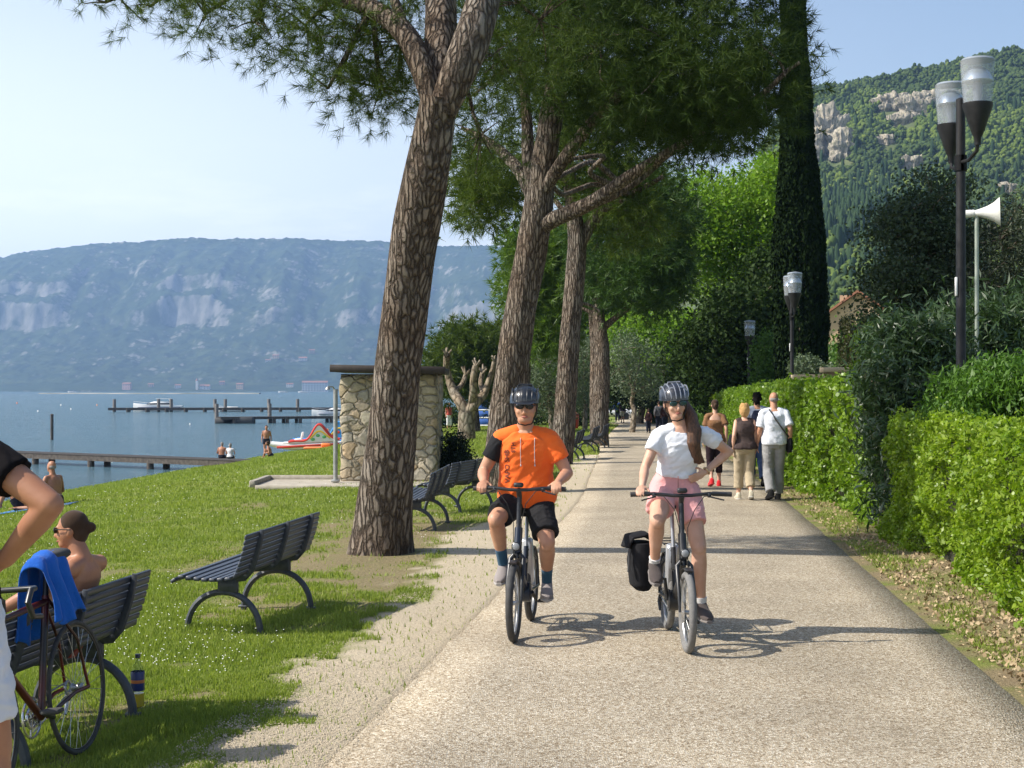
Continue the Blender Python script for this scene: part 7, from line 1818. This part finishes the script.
# racing bicycle leaning on the bench and the towel over its saddle
BK = make_bike((-2.235, 6.86, gz(-2.2, 6.9)), math.pi - .12, 'black and red racing bicycle leaning against the nearest bench', R_=.335, tr=.0125, wb=.99, frame=mat('frame_red', (.016, .012, .012), .3, .2, var=(.17, .018, .012), vscale=2.2), ebike=False, flatbar=False, barz=.93, bary=.30, saddle=(-.30, 1.02), crank=R(200), lean=R(5), light=False)
BK.rotation_euler = (0, R(5), math.pi - .12)
def towel():
    q = Matrix.Rotation(math.pi - .12, 3, 'Z') @ Matrix.Rotation(R(5), 3, 'Y'); nx, ny = 46, 40; V = []
    for i in range(nx):
        u = i / (nx - 1) * 2 - 1
        for j in range(ny):
            v = j / (ny - 1) * 2 - 1; t = abs(v); L_ = (.44 + .035 * math.sin(u * 3 + 1)) * (1.0 if v > 0 else .8)
            arc = t * L_; top = .075
            if arc < top: x = math.sin(arc / top * PI / 2) * .055; z = 1.045 + math.cos(arc / top * PI / 2) * .05 - .05
            else: x = .055 + (arc - top) * .13; z = .995 - (arc - top) * .99
            fold = math.sin(u * 7.5 + t * 1.4) * .018 * min(1, t * 2.0) + math.sin(u * 15 + 2) * .006 * t
            yy_ = -.26 + u * (.135 + .03 * t) + .02 * math.sin(t * 5 + u); x = (x + fold) * (1 if v > 0 else -1)
            z += -.055 * max(0, abs(u) - .35) ** 1.4 * (1.8 - t) + .008 * math.sin(u * 9 + 1)
            V.append(V3((x, yy_, z)))
    F = [(i * ny + j, (i + 1) * ny + j, (i + 1) * ny + j + 1, i * ny + j + 1) for i in range(nx - 1) for j in range(ny - 1)]
    o = npmesh('towel', [tuple(v) for v in V], F, cloth('towel_blue', (.012, .11, .46), (.010, .085, .38), .004, 60), None, True); md = o.modifiers.new('t', 'SOLIDIFY'); md.thickness = .007
    o.location = BK.location; o.rotation_euler = BK.rotation_euler; props(o, 'bright blue towel hung over the saddle of the racing bicycle', 'towel')
towel()
def bottle():
    x, y = px(138, 8.42), 8.42; root = empty('drink_bottle', (x, y, gz(x, y)), 0, 'clear plastic bottle with blue label and yellow drink on the grass by the bench', 'bottle')
    m, N, K, p = node_mat('clear_plastic'); tr = N.new('ShaderNodeBsdfTransparent'); tr.inputs[0].default_value = (.90, .93, .90, 1); ms = N.new('ShaderNodeMixShader'); ms.inputs[0].default_value = .12; p.inputs['Roughness'].default_value = .08; p.inputs['Base Color'].default_value = (.2, .22, .2, 1); K(tr.outputs[0], ms.inputs[1]); K(p.outputs[0], ms.inputs[2]); K(ms.outputs[0], N['Material Output'].inputs[0])
    q = MB(); q.lathe((0, 0, 0), [(.028, 0), (.038, .006), (.039, .03), (.036, .10), (.039, .17), (.036, .22), (.016, .265), (.0135, .285), (.0135, .292)], 20); b = q.build('body', m, root)
    q = MB(); q.lathe((0, 0, .004), [(.027, 0), (.0365, .006), (.0365, .080)], 20); q.build('drink', mat('yellow_drink', (.62, .42, .02), .2), b)
    q = MB(); q.lathe((0, 0, .10), [(.0385, 0), (.0395, .002), (.0395, .108), (.0385, .110)], 20, cap=False); lb = q.build('label', mat('label_blue', (.015, .03, .14), .4), b)
    q = MB(); q.lathe((0, 0, .145), [(.0400, 0), (.0402, .002), (.0402, .016), (.040, .018)], 20, cap=False); q.build('label_band', mat('label_orange', (.45, .14, .04), .4), lb)
    q = MB(); q.lathe((0, 0, .288), [(.0155, 0), (.0155, .02), (.013, .022)], 16); q.build('cap', mat('cap_dark', (.02, .03, .06), .4), b)
bottle()
# sunbathers far left
def lying(loc, yaw, label):
    z = .11; J = dict(pel=(0, 0, z), chest=(0, -.29, z + .02), neck=(0, -.50, z + .05), head=(0, -.66, z + .07), shR=(.17, -.45, z + .02), shL=(-.17, -.45, z + .02), hipR=(.09, .03, z), hipL=(-.09, .03, z), anR=(.11, .46, .10), anL=(-.10, .38, .10), toeR=(.12, .62, .05), toeL=(-.11, .54, .05), elR=(.30, -.22, .06), wrR=(.24, .02, .06), elL=(-.30, -.22, .06), wrL=(-.24, .02, .06))
    J = {k: V3(v) for k, v in J.items()}
    for sd, sg in (('R', 1), ('L', -1)): J['kn' + sd] = ik(J['hip' + sd], J['an' + sd], .43, .41, (0, .1, 1)); J['hd' + sd] = (V3((0, 1, 0)), V3((0, 0, -1)), V3((-sg, 0, 0)), .3)
    J['hipR'] = J['pel'] + V3((.09, .03, 0))
    # spine runs along -y: rotate helper axes handled by hips and shoulders
    return person(loc, yaw, J, 1.0, label, SKIN_D, legs=dict(m=cloth('trunks_dark', (.02, .02, .03)), len=.35), hair=('short', MATS['hair_dark']), voxel=.013)
def tw(x, y, rz, name, c, lab, L_=1.9, W_=.9):
    n = 12; V = []
    for i in range(n + 1):
        for j in range(7):
            u = (i / n - .5) * W_; v = (j / 6 - .5) * L_; X = x + u * math.cos(rz) - v * math.sin(rz); Y = y + u * math.sin(rz) + v * math.cos(rz); V.append((X, Y, gz(X, Y) + .03 + .02 * float(fbm(X * 3, Y * 3))))
    o = npmesh('beach_towel', V, [(i * 7 + j, (i + 1) * 7 + j, (i + 1) * 7 + j + 1, i * 7 + j + 1) for i in range(n) for j in range(6)], cloth(name, c), None, True); md = o.modifiers.new('t', 'SOLIDIFY'); md.thickness = .012; props(o, lab, 'towel')
xs, ys = px(22, 27.2), 27.2
lying((xs, ys, gz(xs, ys) + .02), R(95), 'sunbather lying on the lawn with bent knees at the far left'); tw(xs, ys, R(95), 'towel_sky', (.08, .25, .55), 'blue towel under the sunbather lying at the far left')
xs, ys = px(55, 28.2), 28.2; J, s = seat_pose(1.75, (0, 0, .10), fwd_knee=.40, foot_drop=.25, lean=.06, kneez=.22)
person((xs, ys, gz(xs, ys)), R(60), J, s, 'bare chested sunbather sitting up on the lawn behind the elbow at the far left', SKIN_D, legs=dict(m=MATS['trunks_dark'], len=.4), hair=('ring', MATS['hair_grey']), voxel=.012)
# people at the shore
xs, ys = px(266.5, 78), 78; J, s = stand(1.78, lean=(0, .03)); person((xs, ys, gz(xs, ys)), R(185), J, s, 'bare chested man standing at the water\'s edge', SKIN_D, legs=dict(m=MATS['trunks_dark'], len=.4), hair=('short', MATS['hair_dark']), voxel=.02, face=True)
xs, ys = px(271, 74), 74; J, s = seat_pose(1.7, (0, 0, .14), fwd_knee=.35, foot_drop=.36, lean=.16, kneez=.25); person((xs, ys, gz(xs, ys)), R(100), J, s, 'sunburnt woman crouching on the grass in front of the standing man', SKIN_D, fem=True, legs=dict(m=MATS['trunks_dark'], len=.2), hair=('bob', MATS['hair_dark']), voxel=.02)
tw(px(283, 74.5), 74.5, R(80), 'towel_grey', (.25, .32, .40), 'grey blue towel on the grass beside the crouching woman', 1.6, .7)
PIER = [o for o in bpy.data.objects if o.name.startswith('wooden_pier')][0]; pa = PIER.rotation_euler.z
def on_pier(p_):
    d = V3((math.cos(pa), math.sin(pa), 0)); o = PIER.location; t = 0
    best = min(np.linspace(0, 12, 400), key=lambda t_: abs(512 + FPX * (o.x + d.x * t_) / (o.y + d.y * t_) - p_)); n = V3((d.y, -d.x, 0)) ; n = n if n.y > 0 else -n
    q = o + d * best + n * .62; return (q.x, q.y, o.z)
for p_, H, fem, lab, sh_, hr in ((213.5, 1.76, False, 'bare backed man sitting on the end of the near pier', None, 'hair_grey'), (222, 1.64, True, 'woman in a white top sitting next to the bare backed man on the pier', dict(m=WHc, sleeve=.4, hem=-.1), 'hair_grey')):
    J, s = seat_pose(H, (0, 0, .11), foot_drop=.44, lean=.05); person(on_pier(p_), R(-8), J, s, lab, SKIN_D if not fem else SKIN, fem=fem, shirt=sh_, legs=dict(m=MATS['trunks_dark'], len=.4), hair=('short' if not fem else 'bob', MATS[hr]), voxel=.02, group='people sitting on the near pier')
